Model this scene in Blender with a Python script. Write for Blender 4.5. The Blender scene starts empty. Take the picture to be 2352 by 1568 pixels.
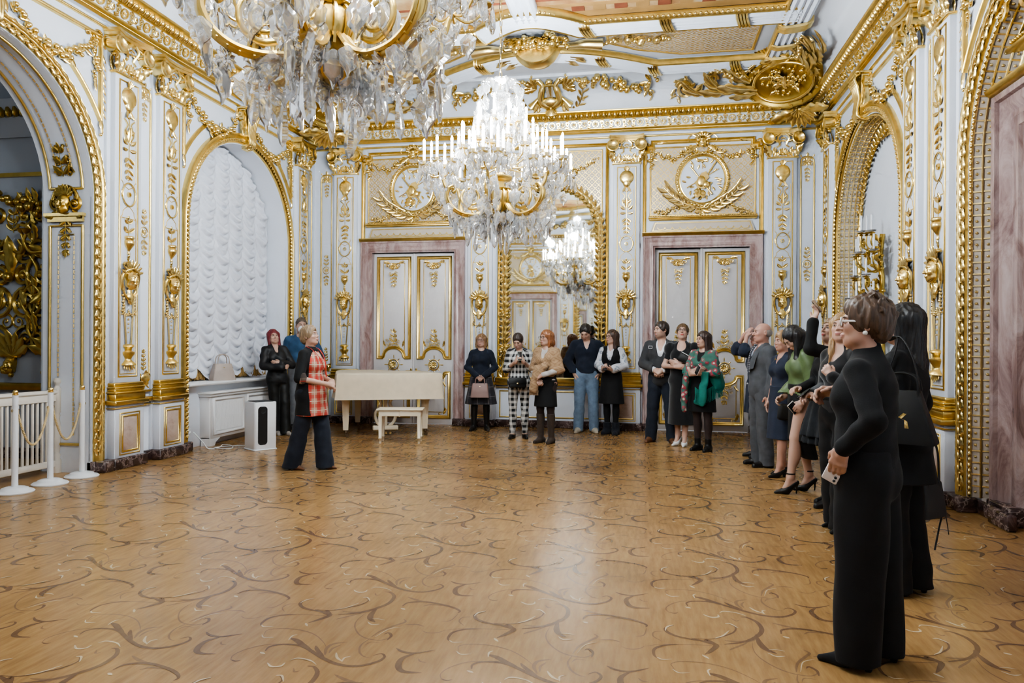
import bpy, math, random
import numpy as np
from mathutils import Matrix, Vector
PI = math.pi
rnd = random.Random(7)
C = bpy.context.scene.collection
XC, HW, YB, YR = -1.617, 4.492, 12.77, -1.19      # room: centre line, half width, far wall, near wall
XL, XR = XC - HW, XC + HW

def tag(o, label=None, cat=None, group=None, kind=None):
    if label: o['label'] = label
    if cat: o['category'] = cat
    if group: o['group'] = group
    if kind: o['kind'] = kind
    return o

def empty(name, loc=(0, 0, 0), rz=0, label=None, cat=None, group=None, kind=None):
    o = bpy.data.objects.new(name, None)
    o.empty_display_size = .1
    C.objects.link(o)
    o.location = loc
    o.rotation_euler = (0, 0, rz)
    return tag(o, label, cat, group, kind)

def copy_tree(o, parent=None):
    c = o.copy()
    C.objects.link(c)
    c.parent = parent
    if parent is None:
        for k in ('label', 'group'):
            if k in c: del c[k]
    for ch in list(o.children):
        copy_tree(ch, c)
    return c

_sph = {}
def unit_sphere(a, b):
    if (a, b) in _sph: return _sph[(a, b)]
    v = [(0, 0, 1)]
    for j in range(1, b):
        t = PI * j / b
        for i in range(a):
            p = 2 * PI * i / a
            v.append((math.sin(t) * math.cos(p), math.sin(t) * math.sin(p), math.cos(t)))
    v.append((0, 0, -1))
    tri, quad = [], []
    for i in range(a):
        tri.append((0, 1 + i, 1 + (i + 1) % a))
        q = 1 + (b - 2) * a
        tri.append((len(v) - 1, q + (i + 1) % a, q + i))
    for j in range(b - 2):
        for i in range(a):
            q = 1 + j * a
            quad.append((q + i, q + a + i, q + a + (i + 1) % a, q + (i + 1) % a))
    r = (np.array(v), np.array(tri), np.array(quad).reshape(-1, 4))
    _sph[(a, b)] = r
    return r

class MB:
    """collects geometry for ONE mesh; wall coordinates are (u right, v up, w out of the wall)"""
    def __init__(s):
        s.V, s.F, s.M, s.n, s.T, s.hard, s.hardF = [], [], [], 0, None, False, set()
    def add(s, v, *fs, m=0):
        v = np.asarray(v, float).reshape(-1, 3)
        if s.T is not None:
            v = v @ s.T[:3, :3].T + s.T[:3, 3]
        s.V.append(v)
        for f in fs:
            f = np.asarray(f, int)
            if f.size == 0: continue
            if f.ndim == 1: f = f[None]
            if s.hard: s.hardF.add(len(s.F))
            s.F.append(f + s.n)
            s.M.append(np.full(len(f), m))
        s.n += len(v)
        return s
    def grid(s, P, m=0, cu=False, cv=False):
        """P: (a,b,3) grid of points"""
        a, b = P.shape[:2]
        i, j = np.meshgrid(np.arange(a if cu else a - 1), np.arange(b if cv else b - 1), indexing='ij')
        i2, j2 = (i + 1) % a, (j + 1) % b
        f = np.stack([i * b + j, i2 * b + j, i2 * b + j2, i * b + j2], -1).reshape(-1, 4)
        return s.add(P.reshape(-1, 3), f, m=m)
    def box(s, a, b, m=0):
        x0, y0, z0 = a; x1, y1, z1 = b
        v = [(x, y, z) for x in (x0, x1) for y in (y0, y1) for z in (z0, z1)]
        s.hard = True; s.add(v, [(0, 1, 3, 2), (4, 6, 7, 5), (0, 4, 5, 1), (2, 3, 7, 6), (0, 2, 6, 4), (1, 5, 7, 3)], m=m); s.hard = False
        return s
    def cbox(s, a, b, c=.01, m=0):
        """box with chamfered edges"""
        a, b = np.array(a, float), np.array(b, float)
        a, b = np.minimum(a, b), np.maximum(a, b)
        c = min(c, (b - a).min() * .45)
        mid, h = (a + b) / 2, (b - a) / 2
        v, idx = [], {}
        for sx in (-1, 1):
            for sy in (-1, 1):
                for sz in (-1, 1):
                    for k in range(3):
                        o = h - c; o[k] = h[k]
                        idx[(sx, sy, sz, k)] = len(v)
                        v.append(mid + o * (sx, sy, sz))
        q, t = [], []
        for k in range(3):
            i, j = [x for x in range(3) if x != k]
            for sg in (-1, 1):
                r = []
                for (p, w) in ((-1, -1), (1, -1), (1, 1), (-1, 1)):
                    key = [0, 0, 0]; key[k] = sg; key[i] = p; key[j] = w
                    r.append(idx[(*key, k)])
                q.append(r)
            for p in (-1, 1):
                for w in (-1, 1):
                    r = []
                    for (sg, kk) in ((-1, i), (1, i), (1, j), (-1, j)):
                        key = [0, 0, 0]; key[k] = sg; key[i] = p; key[j] = w
                        r.append(idx[(*key, kk)])
                    q.append(r)
        for sx in (-1, 1):
            for sy in (-1, 1):
                for sz in (-1, 1):
                    t.append([idx[(sx, sy, sz, k)] for k in range(3)])
        s.hard = True; s.add(v, q, t, m=m); s.hard = False
        return s
    def poly(s, pts, z0, z1, m=0, ax=2, cap=True):
        """extrude a 2-D polygon along axis ax"""
        p = np.asarray(pts, float); n = len(p)
        def lift(z):
            o = np.zeros((n, 3)); k = [i for i in range(3) if i != ax]
            o[:, k[0]] = p[:, 0]; o[:, k[1]] = p[:, 1]; o[:, ax] = z
            return o
        v = np.vstack([lift(z0), lift(z1)])
        i = np.arange(n); j = (i + 1) % n
        fs = [np.stack([i, j, j + n, i + n], 1)]
        if cap: fs += [np.arange(n)[None, ::-1], np.arange(n)[None] + n]
        return s.add(v, *fs, m=m)
    def tube(s, path, r, k=6, m=0, flat=1., up=(0, 0, 1), closed=False, cap=True):
        P = np.asarray(path, float); n = len(P)
        r = np.broadcast_to(np.asarray(r, float), (n,))
        if closed: t = np.roll(P, -1, 0) - np.roll(P, 1, 0)
        else: t = np.gradient(P, axis=0)
        t /= np.linalg.norm(t, axis=1)[:, None] + 1e-12
        up = np.asarray(up, float)
        N = np.cross(t, up); L = np.linalg.norm(N, axis=1)
        if L.min() < .15:                                     # nearly parallel: transport a frame
            a = np.array([1., 0, 0]) if abs(t[0][0]) < .8 else np.array([0, 1., 0])
            N = np.zeros_like(P); cur = np.cross(t[0], a)
            for i in range(n):
                cur = cur - t[i] * cur.dot(t[i]); cur /= np.linalg.norm(cur) + 1e-12
                N[i] = cur
        else: N /= L[:, None]
        B = np.cross(N, t)
        a = np.arange(k) * 2 * PI / k + PI / k
        G = P[:, None] + (N[:, None] * np.cos(a)[None, :, None] + B[:, None] * np.sin(a)[None, :, None] * flat) * r[:, None, None]
        s.grid(G, m, cu=closed, cv=True)
        if cap and not closed:
            s.add(G[0], np.arange(k)[None, ::-1], m=m); s.add(G[-1], np.arange(k)[None], m=m)
        return s
    def sweep(s, path, prof, up=(0, 0, 1), closed=False, m=0, cap=True):
        """profile (p along side normal, q along up), mitred at the corners"""
        P = np.asarray(path, float); n = len(P); up = np.asarray(up, float)
        seg = (np.roll(P, -1, 0) - P) if closed else np.diff(P, axis=0)
        sn = np.cross(up, seg); sn /= np.linalg.norm(sn, axis=1)[:, None] + 1e-12
        if closed: a, b = np.roll(sn, 1, 0), sn
        else: a, b = np.vstack([sn[:1], sn]), np.vstack([sn, sn[-1:]])
        N = a + b; N /= np.linalg.norm(N, axis=1)[:, None] + 1e-12
        N /= np.maximum((N * b).sum(1), .25)[:, None]
        pr = np.asarray(prof, float)
        G = P[:, None] + N[:, None] * pr[None, :, 0:1] + up * pr[None, :, 1:2]
        s.grid(G, m, cu=closed)
        if cap and not closed and len(pr) > 2:
            s.add(G[0], np.arange(len(pr))[None], m=m); s.add(G[-1], np.arange(len(pr))[None, ::-1], m=m)
        return s
    def blob(s, c, r, m=0, seg=(6, 4)):
        v, t, q = unit_sphere(*seg)
        return s.add(v * np.broadcast_to(r, (3,)) + np.asarray(c, float), t, q, m=m)
    def lathe(s, prof, c=(0, 0, 0), n=16, m=0, ax=2, a0=0, a1=2 * PI):
        pr = np.asarray(prof, float); full = abs(a1 - a0 - 2 * PI) < 1e-6
        a = a0 + (a1 - a0) * np.arange(n if full else n + 1) / n
        k = [i for i in range(3) if i != ax]
        G = np.zeros((len(a), len(pr), 3))
        G[:, :, k[0]] = np.cos(a)[:, None] * pr[None, :, 0]
        G[:, :, k[1]] = np.sin(a)[:, None] * pr[None, :, 0]
        G[:, :, ax] = pr[None, :, 1]
        return s.grid(G + np.asarray(c, float), m, cu=full)
    # ---- carved ornament in wall coordinates
    def leaf(s, p, ang, L, W, curl=0., lift=.25, th=.5, lobes=3, base=0., m=0, n=8):
        t = np.linspace(0, 1, n + 1)
        h = ang + curl * t
        d = L / n
        x = p[0] + np.concatenate([[0], np.cumsum(np.cos(h[:-1]) * d)])
        y = p[1] + np.concatenate([[0], np.cumsum(np.sin(h[:-1]) * d)])
        hw = W * (np.maximum(t, .03) ** .55 * np.maximum(1 - t, .0) ** .5 * 1.7) * (1 + (.28 * np.cos(2 * PI * lobes * t) if lobes else 0))
        z = (p[2] if len(p) > 2 else 0) + base + lift * L * t ** 2
        o = np.array([-1, -.5, 0, .5, 1]); hz = np.array([0, .75, .55, .75, 0]) * W * th
        G = np.zeros((n + 1, 5, 3))
        G[:, :, 0] = x[:, None] - np.sin(h)[:, None] * o * hw[:, None]
        G[:, :, 1] = y[:, None] + np.cos(h)[:, None] * o * hw[:, None]
        G[:, :, 2] = z[:, None] + hz * np.minimum(1, hw / (W + 1e-9) + .2)[:, None]
        return s.grid(G, m)
    def scroll(s, c, r, a0, turns, th, m=0, n=None, w=0., eye=True, k=5, inner=.18):
        n = n or max(10, int(abs(turns) * 14))
        t = np.linspace(0, 1, n)
        a = a0 + turns * 2 * PI * t
        R = r * ((1 - t) ** .85 * (1 - inner) + inner)
        P = np.stack([c[0] + R * np.cos(a), c[1] + R * np.sin(a), np.full(n, w) + th * .6 + t * th * .5], 1)
        s.tube(P, th * (1 - .45 * t), k, m)
        if eye: s.blob((c[0], c[1], w + th), th * 1.25, m, (8, 4))
        return P[0]
    def rosette(s, c, r, n=6, m=0, w=0.):
        for i in range(n):
            s.leaf((c[0] + .15 * r * math.cos(i * 2 * PI / n), c[1] + .15 * r * math.sin(i * 2 * PI / n), w), i * 2 * PI / n, r * .9, r * .32, 0, .1, .5, 0, m=m, n=4)
        s.blob((c[0], c[1], w + r * .15), r * .25, m)
    def garland(s, pts, r, m=0, dens=1., w=.02, leaves=True, rs=None):
        """swag of flowers and leaves along a polyline"""
        R = rs or rnd
        P = np.asarray(pts, float)
        L = np.concatenate([[0], np.cumsum(np.linalg.norm(np.diff(P, axis=0), axis=1))])
        n = max(3, int(L[-1] / r * 1.15 * dens))
        for i in range(n):
            f = i / (n - 1); l = f * L[-1]
            x, y = np.interp(l, L, P[:, 0]), np.interp(l, L, P[:, 1])
            q = r * (.45 + .75 * math.sin(PI * f) ** .7)
            for k in range(2):
                s.blob((x + R.uniform(-.6, .6) * q, y + R.uniform(-.6, .6) * q, w + R.uniform(0, .6) * q), q * R.uniform(.35, .55), m, (6, 4))
            if leaves and i % 2 == 0:
                s.leaf((x, y, w * .5), R.uniform(0, 2 * PI), q * 1.7, q * .45, R.uniform(-.6, .6), .2, .4, 0, m=m, n=4)
    def mirrored(s, fn):
        fn()
        old = s.T
        s.T = np.diag([-1., 1, 1, 1]) if old is None else old @ np.diag([-1., 1, 1, 1])
        fn(); s.T = old
    def data(s, name, mats, wall=False, sharp=64):
        V = np.vstack(s.V)
        if wall: V = np.stack([V[:, 0], -V[:, 2], V[:, 1]], 1)
        me = bpy.data.meshes.new(name)
        me.vertices.add(len(V)); me.vertices.foreach_set('co', V.ravel())
        tot = np.concatenate([np.full(len(f), f.shape[1]) for f in s.F])
        loops = np.concatenate([f.ravel() for f in s.F])
        me.loops.add(len(loops)); me.loops.foreach_set('vertex_index', loops.astype(np.int32))
        me.polygons.add(len(tot))
        me.polygons.foreach_set('loop_start', np.concatenate([[0], np.cumsum(tot)[:-1]]).astype(np.int32))
        me.polygons.foreach_set('material_index', np.concatenate(s.M).astype(np.int32))
        me.polygons.foreach_set('use_smooth', np.concatenate([np.full(len(f), i not in s.hardF) for i, f in enumerate(s.F)]))
        for x in (mats if isinstance(mats, (list, tuple)) else [mats]): me.materials.append(x)
        me.update(calc_edges=True)
        me.validate()
        if sharp: me.set_sharp_from_angle(angle=math.radians(sharp))
        return me
    def build(s, name, mats, parent=None, wall=True, loc=(0, 0, 0), rz=0, sharp=64):
        o = bpy.data.objects.new(name, s.data(name, mats, wall, sharp))
        C.objects.link(o)
        o.parent = parent
        o.location = loc; o.rotation_euler = (0, 0, rz)
        return o

def obj(name, mb, mats, parent=None, wall=False, **k):
    return mb.build(name, mats, parent, wall, **k)
def struct(name, mb, mats, wall=False, **k):
    return tag(mb.build(name, mats, None, wall, **k), kind='structure')
def smooth_path(pts, n=24):
    """Catmull-Rom through the points"""
    P = np.asarray(pts, float)
    Q = np.vstack([2 * P[0] - P[1], P, 2 * P[-1] - P[-2]])
    out = []
    m = len(P) - 1
    for i in range(n + 1):
        t = i / n * m; k = min(int(t), m - 1); t -= k
        a, b, c, d = Q[k:k + 4]
        out.append(.5 * (2 * b + (c - a) * t + (2 * a - 5 * b + 4 * c - d) * t * t + (3 * b - a - 3 * c + d) * t ** 3))
    return np.array(out)
def arch_path(r, zs, z0, n=40, w=0.):
    p = [(-r, z0, w)] + [(-r * math.cos(PI * i / n), zs + r * math.sin(PI * i / n), w) for i in range(n + 1)] + [(r, z0, w)]
    return np.array(p)
def rect(x0, y0, x1, y1, w=0.):
    return np.array([(x0, y0, w), (x1, y0, w), (x1, y1, w), (x0, y1, w)], float)
# ------------------------------------------------------------------ materials
def _mat(name):
    m = bpy.data.materials.new(name); m.use_nodes = True
    nt = m.node_tree
    return m, nt, nt.nodes['Principled BSDF']
def N(nt, t, **k):
    n = nt.nodes.new('ShaderNode' + t)
    for a, b in k.items():
        if a.startswith('i_'):
            n.inputs[int(a[2:]) if a[2:].isdigit() else a[2:].replace('_', ' ')].default_value = b
        else: setattr(n, a, b)
    return n
def rgba(c): return (*c, 1.) if len(c) == 3 else c
def ramp(nt, src, stops):
    r = N(nt, 'ValToRGB'); e = r.color_ramp.elements
    e[0].position, e[0].color = stops[0][0], rgba(stops[0][1])
    e[1].position, e[1].color = stops[-1][0], rgba(stops[-1][1])
    for p, c in stops[1:-1]:
        x = e.new(p); x.color = rgba(c)
    nt.links.new(src, r.inputs[0])
    return r
def noise(nt, scale, det=3, rough=.5, vec=None, dist=0.):
    n = N(nt, 'TexNoise'); n.inputs['Scale'].default_value = scale
    n.inputs['Detail'].default_value = det; n.inputs['Roughness'].default_value = rough
    n.inputs['Distortion'].default_value = dist
    if vec is None:
        tc = N(nt, 'TexCoord'); vec = tc.outputs['Object']
    nt.links.new(vec, n.inputs['Vector'])
    return n
def bump(nt, b, h, strength=.3, dist=.01):
    n = N(nt, 'Bump'); n.inputs['Strength'].default_value = strength; n.inputs['Distance'].default_value = dist
    nt.links.new(h, n.inputs['Height']); nt.links.new(n.outputs[0], b.inputs['Normal'])
def simple(name, col, rough=.5, metal=0., var=.0, scale=8., bmp=0., bscale=40., coat=0., spec=.5, sheen=0.):
    m, nt, b = _mat(name)
    b.inputs['Roughness'].default_value = rough; b.inputs['Metallic'].default_value = metal
    b.inputs['Coat Weight'].default_value = coat; b.inputs['Specular IOR Level'].default_value = spec
    b.inputs['Sheen Weight'].default_value = sheen
    n = noise(nt, scale)
    lo, hi = tuple(x * (1 - var) for x in col), tuple(min(1, x * (1 + var)) for x in col)
    r = ramp(nt, n.outputs['Fac'], [(.3, lo), (.7, hi)])
    nt.links.new(r.outputs[0], b.inputs['Base Color'])
    if bmp: bump(nt, b, noise(nt, bscale, 4).outputs['Fac'], bmp, .01)
    return m
def gold(name, col, rough, var=.12):
    m, nt, b = _mat(name)
    b.inputs['Metallic'].default_value = 1.; b.inputs['Roughness'].default_value = rough
    n = noise(nt, 9, 3)
    r = ramp(nt, n.outputs['Fac'], [(.3, tuple(x * (1 - var) for x in col)), (.7, tuple(min(1, x * (1 + var)) for x in col))])
    nt.links.new(r.outputs[0], b.inputs['Base Color'])
    bump(nt, b, noise(nt, 60, 3).outputs['Fac'], .12, .006)
    return m
GOLD = gold('gilding', (.86, .66, .27), .26)
GOLD2 = gold('gilded_molding', (.78, .57, .19), .33)
GOLDP = gold('pale_gilding', (.84, .66, .31), .30)
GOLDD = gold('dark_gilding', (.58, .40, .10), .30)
BRASS = gold('brass', (.82, .62, .26), .22)
WHITE = simple('white_paint', (.765, .80, .86), .5, var=.012, scale=2., bmp=.04, bscale=30)
WHITE2 = simple('warm_white_paint', (.78, .775, .77), .45, var=.012, scale=2.)
DOORW = simple('door_paint', (.70, .67, .655), .42, var=.015, scale=2.)
BEIGE = simple('beige_panel', (.62, .53, .43), .55, var=.04, scale=3.)
def marble(name, stops, scale, rough, vein=None, dist=1.1, stretch=(1, 1, 1)):
    m, nt, b = _mat(name)
    tc = N(nt, 'TexCoord'); mp = N(nt, 'Mapping'); mp.inputs['Scale'].default_value = stretch
    nt.links.new(tc.outputs['Object'], mp.inputs['Vector'])
    n = noise(nt, scale, 10, .68, mp.outputs[0], dist)
    r = ramp(nt, n.outputs['Fac'], stops)
    b.inputs['Roughness'].default_value = rough
    out = r.outputs[0]
    if vein:
        v = N(nt, 'TexVoronoi', feature='DISTANCE_TO_EDGE'); v.inputs['Scale'].default_value = scale * .9
        n2 = noise(nt, scale * 1.3, 4, .6, mp.outputs[0])
        mx = N(nt, 'MixRGB'); mx.inputs[0].default_value = .35
        nt.links.new(mp.outputs[0], mx.inputs[1]); nt.links.new(n2.outputs['Color'], mx.inputs[2])
        nt.links.new(mx.outputs[0], v.inputs['Vector'])
        f = ramp(nt, v.outputs['Distance'], [(0, (1, 1, 1)), (.025, (.25, .25, .25)), (.06, (0, 0, 0))])
        m2 = N(nt, 'MixRGB'); m2.inputs[2].default_value = rgba(vein)
        nt.links.new(f.outputs[0], m2.inputs[0]); nt.links.new(out, m2.inputs[1]); out = m2.outputs[0]
    nt.links.new(out, b.inputs['Base Color'])
    return m
MARBLE = marble('pink_marble', [(.30, (.17, .085, .075)), (.42, (.33, .21, .19)), (.55, (.47, .35, .325)), (.72, (.58, .48, .455))], 3.2, .28, stretch=(1.6, 1.6, .55))
PLINTH = marble('dark_marble', [(.32, (.022, .013, .012)), (.5, (.055, .032, .030)), (.62, (.14, .09, .085)), (.75, (.30, .22, .20))], 5.5, .25, vein=(.34, .26, .23))
MARBLE2 = marble('grey_pink_marble', [(.28, (.09, .05, .045)), (.42, (.20, .125, .115)), (.56, (.33, .24, .225)), (.74, (.46, .37, .35))], 2.6, .26, stretch=(1.5, 1.5, .6))
PANELM = marble('rose_marble', [(.3, (.42, .27, .20)), (.5, (.60, .47, .40)), (.7, (.68, .57, .50))], 6., .35)
def lattice(name, s, zig=False):
    """diagonal gilt trellis on a beige ground, from object coordinates"""
    m, nt, b = _mat(name)
    tc = N(nt, 'TexCoord'); sp = N(nt, 'SeparateXYZ'); nt.links.new(tc.outputs['Object'], sp.inputs[0])
    def M(op, a, c=None):
        n = N(nt, 'Math', operation=op)
        for i, x in enumerate((a, c)):
            if x is None: continue
            if isinstance(x, (int, float)): n.inputs[i].default_value = x
            else: nt.links.new(x, n.inputs[i])
        return n.outputs[0]
    X, Y = sp.outputs['X'], sp.outputs['Y' if zig else 'Z']
    def line(e, w):
        f = M('FRACT', M('DIVIDE', e, s)); return M('GREATER_THAN', M('ABSOLUTE', M('SUBTRACT', f, .5)), .5 - w)
    a, c = M('ADD', X, Y), M('SUBTRACT', X, Y)
    g = M('MAXIMUM', line(a, .085), line(c, .085))
    fa = M('ABSOLUTE', M('SUBTRACT', M('FRACT', M('DIVIDE', a, s)), .5)); fc = M('ABSOLUTE', M('SUBTRACT', M('FRACT', M('DIVIDE', c, s)), .5))
    dot = M('LESS_THAN', M('MAXIMUM', fa, fc), .12 if not zig else .2)
    g = M('MAXIMUM', g, dot)
    mx = N(nt, 'MixRGB'); mx.inputs[1].default_value = (.60, .52, .44, 1); mx.inputs[2].default_value = (.80, .60, .24, 1)
    nt.links.new(g, mx.inputs[0]); nt.links.new(mx.outputs[0], b.inputs['Base Color'])
    nt.links.new(g, b.inputs['Metallic']); b.inputs['Roughness'].default_value = .34
    bump(nt, b, g, .5, .004)
    return m
LATT = lattice('gilt_trellis', .115)
LATT2 = lattice('ceiling_trellis', .15, True)
# painted ceiling field: warm ochres, brick red and a cloudy centre
def painting():
    m, nt, b = _mat('ceiling_painting')
    n = noise(nt, 1.1, 5, .6)
    r = ramp(nt, n.outputs['Fac'], [(.3, (.20, .065, .03)), (.45, (.34, .18, .07)), (.55, (.46, .32, .16)), (.7, (.55, .52, .46))])
    nt.links.new(r.outputs[0], b.inputs['Base Color']); b.inputs['Roughness'].default_value = .6
    return m
PAINT = painting()
OCHRE = simple('ochre_paint', (.34, .19, .06), .6, var=.15, scale=4)
BRICK = simple('brick_red_paint', (.20, .055, .025), .6, var=.2, scale=5)
SKYP = simple('cloud_paint', (.36, .33, .28), .6, var=.12, scale=1.5)
# parquet
def wood(name, c0, c1, rough=.3):
    m, nt, b = _mat(name)
    tc = N(nt, 'TexCoord'); mp = N(nt, 'Mapping'); mp.inputs['Scale'].default_value = (9, 1.3, 1); mp.inputs['Rotation'].default_value = (0, 0, .6)
    nt.links.new(tc.outputs['Object'], mp.inputs['Vector'])
    n = noise(nt, 3.5, 6, .6, mp.outputs[0]); n2 = noise(nt, .9, 4, .6)
    mxf = N(nt, 'Math', operation='ADD'); nt.links.new(n.outputs['Fac'], mxf.inputs[0]); nt.links.new(n2.outputs['Fac'], mxf.inputs[1])
    h = N(nt, 'Math', operation='MULTIPLY'); h.inputs[1].default_value = .5; nt.links.new(mxf.outputs[0], h.inputs[0])
    r = ramp(nt, h.outputs[0], [(.36, c0), (.62, c1)])
    nt.links.new(r.outputs[0], b.inputs['Base Color'])
    b.inputs['Roughness'].default_value = rough; b.inputs['Specular IOR Level'].default_value = .5
    bump(nt, b, n.outputs['Fac'], .05, .003)
    return m
WOOD = wood('parquet_ground', (.262, .142, .050), (.415, .238, .094), .245)
WOODD = wood('parquet_dark_inlay', (.115, .058, .028), (.19, .105, .052), .245)
WOODM = wood('parquet_mid_inlay', (.18, .098, .045), (.265, .15, .072), .245)
WOODL = wood('parquet_light_inlay', (.50, .37, .215), (.60, .46, .29), .245)
m, nt, b = _mat('mirror_glass'); b.inputs['Metallic'].default_value = 1; b.inputs['Roughness'].default_value = .02; b.inputs['Base Color'].default_value = (.86, .88, .86, 1)
MIRROR = m
m, nt, b = _mat('crystal'); b.inputs['Base Color'].default_value = (1, 1, 1, 1); b.inputs['Roughness'].default_value = .05
b.inputs['Transmission Weight'].default_value = .80; b.inputs['IOR'].default_value = 1.28; b.inputs['Coat Weight'].default_value = .7; b.inputs['Coat Roughness'].default_value = .03
CRYSTAL = m
m, nt, b = _mat('candle_glow'); b.inputs['Base Color'].default_value = (1, .97, .92, 1)
b.inputs['Emission Color'].default_value = (1, .96, .90, 1); b.inputs['Emission Strength'].default_value = 60
GLOW = m
m, nt, b = _mat('added_glow_candle_tube'); b.inputs['Base Color'].default_value = (.92, .92, .90, 1)
b.inputs['Emission Color'].default_value = (1, .97, .95, 1); b.inputs['Emission Strength'].default_value = 7  # emission added to the tubes to imitate the white-out round the flames
CANDLE = m
CANDLE2 = simple('unlit_candle', (.80, .81, .83), .4)
DARK = simple('black_plastic', (.012, .012, .013), .45)
PLASTW = simple('white_plastic', (.80, .81, .82), .35)
CREAM = simple('cream_lacquer', (.70, .60, .44), .38, var=.03)
CLOTH = simple('cream_cloth', (.66, .555, .40), .85, var=.05, scale=10, bmp=.25, bscale=260)
CURT = simple('white_voile', (.74, .755, .81), .8, var=.02)
CURTT = simple('tan_fringe', (.42, .26, .09), .8, var=.4, scale=60)
FENCE = simple('fence_paint', (.68, .62, .53), .5, var=.03)
WCORD = simple('gold_cord', (.62, .47, .24), .6, var=.2, scale=90, bmp=.5, bscale=120)
# ------------------------------------------------------------------ smooth solids: signed distances + surface nets
class Sd:
    def __init__(s, T=None, fold=None): s.p, s.T, s.fold = [], T, fold
    def _add(s, f, lo, hi, k, op, T):
        T = T if T is not None else s.T
        lo, hi = np.array(lo, float), np.array(hi, float)
        if T is not None:
            R, o, sc = T
            cs = np.array([[(lo, hi)[i][0], (lo, hi)[j][1], (lo, hi)[q][2]] for i in (0, 1) for j in (0, 1) for q in (0, 1)])
            cs = (cs * sc) @ R.T + o
            lo, hi = cs.min(0), cs.max(0)
        s.p.append((f, lo, hi, k, op, T)); return s
    def cone(s, a, b, ra, rb=None, k=.02, op='u', T=None, sq=None):
        a, b = np.array(a, np.float32), np.array(b, np.float32); rb = ra if rb is None else rb
        ab = b - a; L2 = float(ab @ ab) + 1e-9
        def f(x, y, z):
            px, py, pz = x - a[0], y - a[1], z - a[2]
            t = np.clip((px * ab[0] + py * ab[1] + pz * ab[2]) / L2, 0, 1)
            dx, dy, dz = px - t * ab[0], py - t * ab[1], pz - t * ab[2]
            if sq: dx, dy, dz = dx / sq[0], dy / sq[1], dz / sq[2]
            return np.sqrt(dx * dx + dy * dy + dz * dz) - (ra + t * (rb - ra))
        m = max(ra, rb) * (max(sq) if sq else 1)
        return s._add(f, np.minimum(a, b) - m, np.maximum(a, b) + m, k, op, T)
    def ell(s, c, r, k=.02, op='u', T=None):
        c, r = np.array(c, np.float32), np.broadcast_to(np.array(r, np.float32), (3,))
        def f(x, y, z):
            a, b, d = (x - c[0]) / r[0], (y - c[1]) / r[1], (z - c[2]) / r[2]
            k0 = np.sqrt(a * a + b * b + d * d)
            k1 = np.sqrt((a / r[0]) ** 2 + (b / r[1]) ** 2 + (d / r[2]) ** 2) + 1e-6
            return k0 * (k0 - 1) / k1
        return s._add(f, c - r, c + r, k, op, T)
    def fn(s, f, lo, hi, k=.01, op='u', T=None): return s._add(f, lo, hi, k, op, T)
    def cut(s, p, n, k=.004):
        """keep only the side of the plane the normal points away from"""
        p, n = np.array(p, float), np.array(n, float); n = n / np.linalg.norm(n)
        s.p.append((lambda x, y, z: (x - p[0]) * n[0] + (y - p[1]) * n[1] + (z - p[2]) * n[2], None, None, k, 'i', None)); return s
    def mesh(s, h):
        un = [q for q in s.p if q[4] == 'u']
        lo = np.min([q[1] for q in un], 0) - 3 * h; hi = np.max([q[2] for q in un], 0) + 3 * h
        n = np.maximum(4, np.ceil((hi - lo) / h).astype(int) + 1)
        ax = [(lo[i] + h * np.arange(n[i])).astype(np.float32) for i in range(3)]
        F = np.full(n, .06, np.float32)
        for f, l, u, k, op, T in s.p:
            if l is None: sl = (slice(None),) * 3
            else:
                a = np.clip(((l - .05 - lo) / h).astype(int), 0, n - 1); b = np.clip(((u + .05 - lo) / h).astype(int) + 2, 1, n)
                if (b <= a).any(): continue
                sl = tuple(slice(a[i], b[i]) for i in range(3))
            x, y, z = ax[0][sl[0]][:, None, None], ax[1][sl[1]][None, :, None], ax[2][sl[2]][None, None, :]
            if T is not None:
                R, o, sc = T; R = R.astype(np.float32)
                x, y, z = x - np.float32(o[0]), y - np.float32(o[1]), z - np.float32(o[2])
                x, y, z = ((x * R[0, i] + y * R[1, i] + z * R[2, i]) / np.float32(sc) for i in range(3))
                d = f(x, y, z) * np.float32(sc)
            else: d = f(x, y, z)
            c = F[sl]
            if op == 'u':
                hh = np.maximum(k - np.abs(c - d), 0) / k; F[sl] = np.minimum(c, d) - hh * hh * k * .25
            else:
                if op == 's': d = -d
                hh = np.maximum(k - np.abs(c - d), 0) / k; F[sl] = np.maximum(c, d) + hh * hh * k * .25
        if s.fold:                                           # soft drapery creases
            amp, fz, fx = s.fold
            x, y, z = ax[0][:, None, None], ax[1][None, :, None], ax[2][None, None, :]
            F += np.float32(amp) * (np.sin(fz * z + fx * .6 * x + 2 * np.sin(fx * .5 * y)) * np.sin(fx * x + 1.7 + fz * .35 * z) + .5 * np.sin(fz * 1.9 * z - fx * x * .8) * np.sin(fx * 1.3 * y + 1))
        return nets(F, lo, h)
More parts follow.
